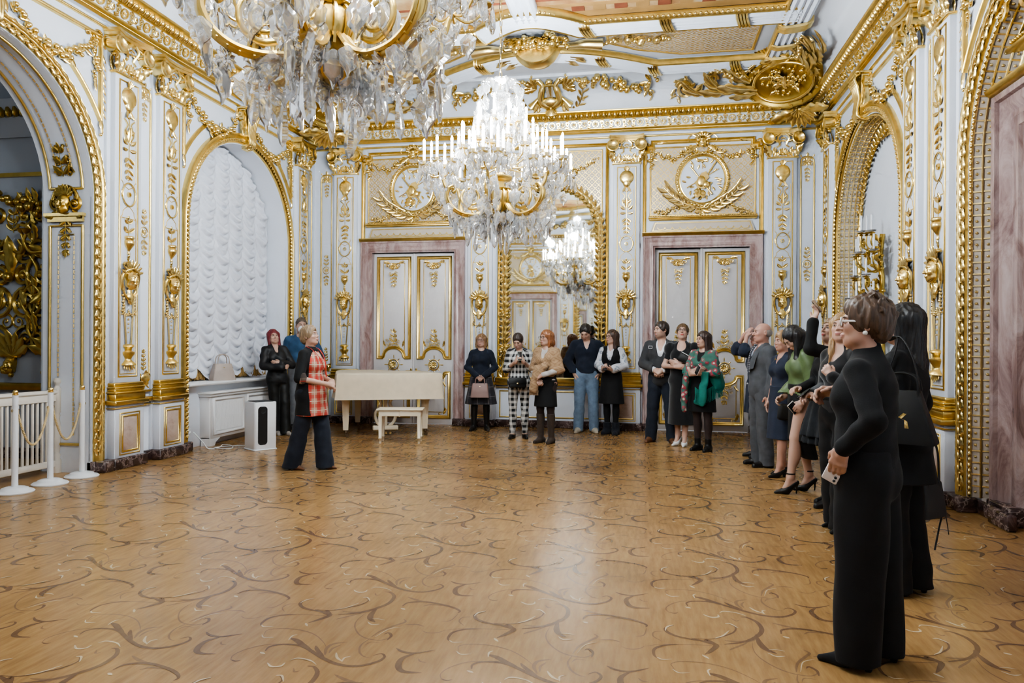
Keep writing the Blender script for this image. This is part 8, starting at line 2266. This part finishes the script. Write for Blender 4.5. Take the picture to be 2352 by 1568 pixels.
# big foreground woman seen from behind
f = Fig('f', 1.04, (((.265, .105, 1.155), (.205, -.035, 1.015), (-.10, -.30, -.92), (-.95, .1, .1)), ((-.225, .02, 1.13), (-.10, -.125, 1.255), (.15, -.95, -.02), (.55, .1, -.75))), ((.095, -.02, 4), (-.10, .05, -6)), (14, -4), (.35, .75), .05)
def _tn(f):
    S = Sd(fold=(.0035, 34, 22)); f.torso(S, .012); f.arms(S, .014, 1, .96, loose=.003); S.cone((0, .026, 1.40), f.ho + f.R @ V3(0, .02, -.085) * f.hs, .060, .055, .02)
    S.cone((0, .028, 1.30), (0, .022, .92), .115, .132, .06, sq=(1.12, .92, 1)); S.cut((0, 0, .925), (0, 0, -1)); return S
def _wt(f):
    S = Sd(fold=(.005, 8, 26)); f.torso(S, .016, bust=False); S.cone((0, .02, 1.02), (0, .022, .86), .125, .135, .05, sq=(1.15, .95, 1))
    for hip, kn, an, t in f.leg.values(): S.cone(hip + V3(0, .02, -.02), V3(an[0], an[1] + .01, -.12), .112, .088, .02, sq=(.92, 1.08, 1))
    S.cut((0, 0, 1.0), (0, 0, 1)); S.cut((0, 0, .03), (0, 0, -1)); return S
def _big(o, sc, f):
    b = MB(); p = (f.ho + f.R @ V3(.080, .006, -.042) * f.hs) * sc; b.blob(p, .011, seg=(10, 7)); b.build('pearl_earring', simple('pearl', (.80, .77, .72), .25), o, False)
    sh, e, w_, d, n, sx, c = f.arm['L']; dd = unit(w_ - e); p = (w_ - dd * .01) * sc; a = unit(np.cross(dd, (0, 0, 1))); c_ = np.cross(dd, a)
    b = MB(); th = np.linspace(0, 2 * PI, 20, endpoint=False); b.tube(np.array([p + (a * math.cos(q) + c_ * math.sin(q)) * .032 for q in th]), .0035, 5, closed=True, up=tuple(dd)); [b.blob(p + (a * math.cos(q) + c_ * math.sin(q)) * .034, (.010, .010, .008)) for q in (.3, 1.2, 2.6, 4.4)]; b.build('bracelet', BRASS, o, False)
def _tous(S):
    R = np.random.RandomState(4)
    for i in range(90):
        a = R.uniform(-PI, PI); e = R.uniform(-.25, 1.35)
        if e < .5 and abs(a) > 1.75: continue
        p = V3(.083 * math.sin(a) * math.cos(e), .03 + .10 * math.cos(a) * math.cos(e), .055 + .085 * math.sin(e)); q = p + V3(R.uniform(-.02, .02), -.03 * math.cos(a) + R.uniform(-.02, .015), .022)
        S.cone(p, q + V3(R.uniform(-.012, .012), R.uniform(-.012, .012), R.uniform(-.01, .012)), .014, .004, .006, T=f.T)
w15 = person('foreground woman with tousled brown hair, white glasses, black turtleneck and wide black trousers', (1.005, 3.655), 1.70, -118, f, 'tousled', (.085, .048, .028),
       [('turtleneck', _tn(f), BLACKK), ('wide_trousers', _wt(f), BLACK)], ('block', fabric('black_suede', (.012, .011, .011), .95)), h=.0046, face=dict(skin=(0.480, 0.274, 0.194)), glasses=GLASSW, extra=_big, hairfn=_tous)
phone('pale phone held against the hip by the foreground woman in black', world(w15, (.165, -.075, .925), 1.0), wdir(w15, (-.1, -.4, -.9)), wdir(w15, (-1, .1, .05)), PHONEW)
# long black-haired woman behind her
f = Fig('f', 1.02, ('down', 'down'), ((.08, -.03, 4), (-.08, .03, -4)), (6, 0), (.4, .4), .04)
W16 = (1.53, 4.75)
w16 = person('woman with long straight black hair in a black jacket, right behind the foreground woman', W16, 1.735, -124, f, 'longdark', (.008, .007, .008),
       [('jacket', top(f, .022, .70, (1, 1), 'none', .006, (.004, 22, 14)), BLACK), ('jacket_skirt', skirt(f, 1.0, .66, (.165, .13), (.22, .185), (0, 0), .02), BLACK), ('trousers', trousers(f, .014, .045, .95, 1.04), BLACK)], ('block', BLSH), h=.0052, face=dict(skin=(0.496, 0.304, 0.230)))
sb = tote(.36, .30, .15, LEATH, .10, .55, False); sb.location = world(w16, (.25, .07, .91), 1.02); sb.rotation_euler = (0, 0, math.radians(-30))
for s_ in (-1, 1):
    b = MB(); b.tube(smooth_path([(s_ * .10, -.02, .26), (s_ * .085, -.01, .36), (s_ * .045, .02, .50), (-.03 + s_ * .01, .06, .60), (-.10 + s_ * .01, .09, .585)], 20), .011, 6, flat=.45); b.build('shoulder_strap', LEATH, sb, False)
if 1: tag(sb, 'large black leather shoulder bag with long straps hanging behind the foreground woman', 'handbag')
b = MB(); b.grid(np.array([[(.02, -.062, .175), (.038, -.062, .17)], [(-.005, -.066, .15), (.012, -.066, .142)], [(.026, -.068, .135), (.042, -.068, .13)], [(.03, -.072, .09), (.05, -.072, .09)]])); b.build('gold_tag', BRASS, sb, False)
lb_ = tote(.24, .22, .10, simple('dark_nylon', (.030, .030, .032), .6), .26, .8, False); lb_.location = (1.78, 5.02, .40); lb_.rotation_euler = (0, 0, .7); tag(lb_, 'small dark bag with dangling strap hanging low beside the woman with long black hair', 'handbag')
b = MB(); b.tube(smooth_path([(.10, 0, .10), (.14, .0, .02), (.10, .0, -.10), (.06, .0, -.22)], 14), .006, 5); b.tube(smooth_path([(.11, 0, .04), (.17, .0, .0), (.20, .0, -.08), (.215, .0, -.14)], 14), .003, 5); b.build('dangling_strap', DARK, lb_, False)
# ------------------------------------------------------------------ light and camera
w = bpy.data.worlds.new('world'); bpy.context.scene.world = w; w.use_nodes = True
w.node_tree.nodes['Background'].inputs[0].default_value = (.9, .93, 1, 1); w.node_tree.nodes['Background'].inputs[1].default_value = .15
def lamp(name, loc, power, col=(.83, .925, 1.0), r=.08):
    l = bpy.data.lights.new(name, 'POINT'); l.energy = power; l.color = col; l.shadow_soft_size = r
    o = bpy.data.objects.new(name, l); C.objects.link(o); o.location = loc
    return o
for cy in (8.04, 3.54):
    for i in range(6):
        a = i * PI / 3 + PI / 6
        lamp('chandelier_light', (XC + .78 * math.cos(a), cy + .78 * math.sin(a), 3.95), 55)
    lamp('chandelier_light', (XC, cy, 4.45), 60)
lamp('next_room_light', (XL - 2.4, 5.2, 3.6), 14, r=.3)
cam = bpy.data.cameras.new('camera'); co = bpy.data.objects.new('camera', cam); C.objects.link(co)
F_, TH, RO = 1673.1, .18067, .00589
cam.sensor_width = 36; cam.lens = 36 * F_ / 2352; cam.shift_y = 5.1 / 2352; cam.clip_start = .05
r_, u_, f_ = Vector((math.cos(TH), math.sin(TH), 0)), Vector((0, 0, 1)), Vector((-math.sin(TH), math.cos(TH), 0))
R_ = r_ * math.cos(RO) + u_ * math.sin(RO); U_ = u_ * math.cos(RO) - r_ * math.sin(RO)
co.matrix_world = Matrix(((R_.x, U_.x, -f_.x, 0), (R_.y, U_.y, -f_.y, 0), (R_.z, U_.z, -f_.z, 1.48), (0, 0, 0, 1)))
sc = bpy.context.scene; sc.camera = co
sc.view_settings.view_transform = 'AgX'; sc.view_settings.look = 'AgX - Medium High Contrast'
sc.view_settings.exposure = 1.12
cy_ = sc.cycles
cy_.max_bounces = 8; cy_.diffuse_bounces = 4; cy_.glossy_bounces = 3; cy_.transmission_bounces = 8; cy_.transparent_max_bounces = 4
cy_.caustics_reflective = False; cy_.caustics_refractive = False; cy_.sample_clamp_indirect = 3
cy_.use_denoising = True; cy_.use_adaptive_sampling = True; cy_.adaptive_threshold = .12; cy_.adaptive_min_samples = 12; CANDLE.cycles.emission_sampling = 'NONE'; GLOW.cycles.emission_sampling = 'NONE'
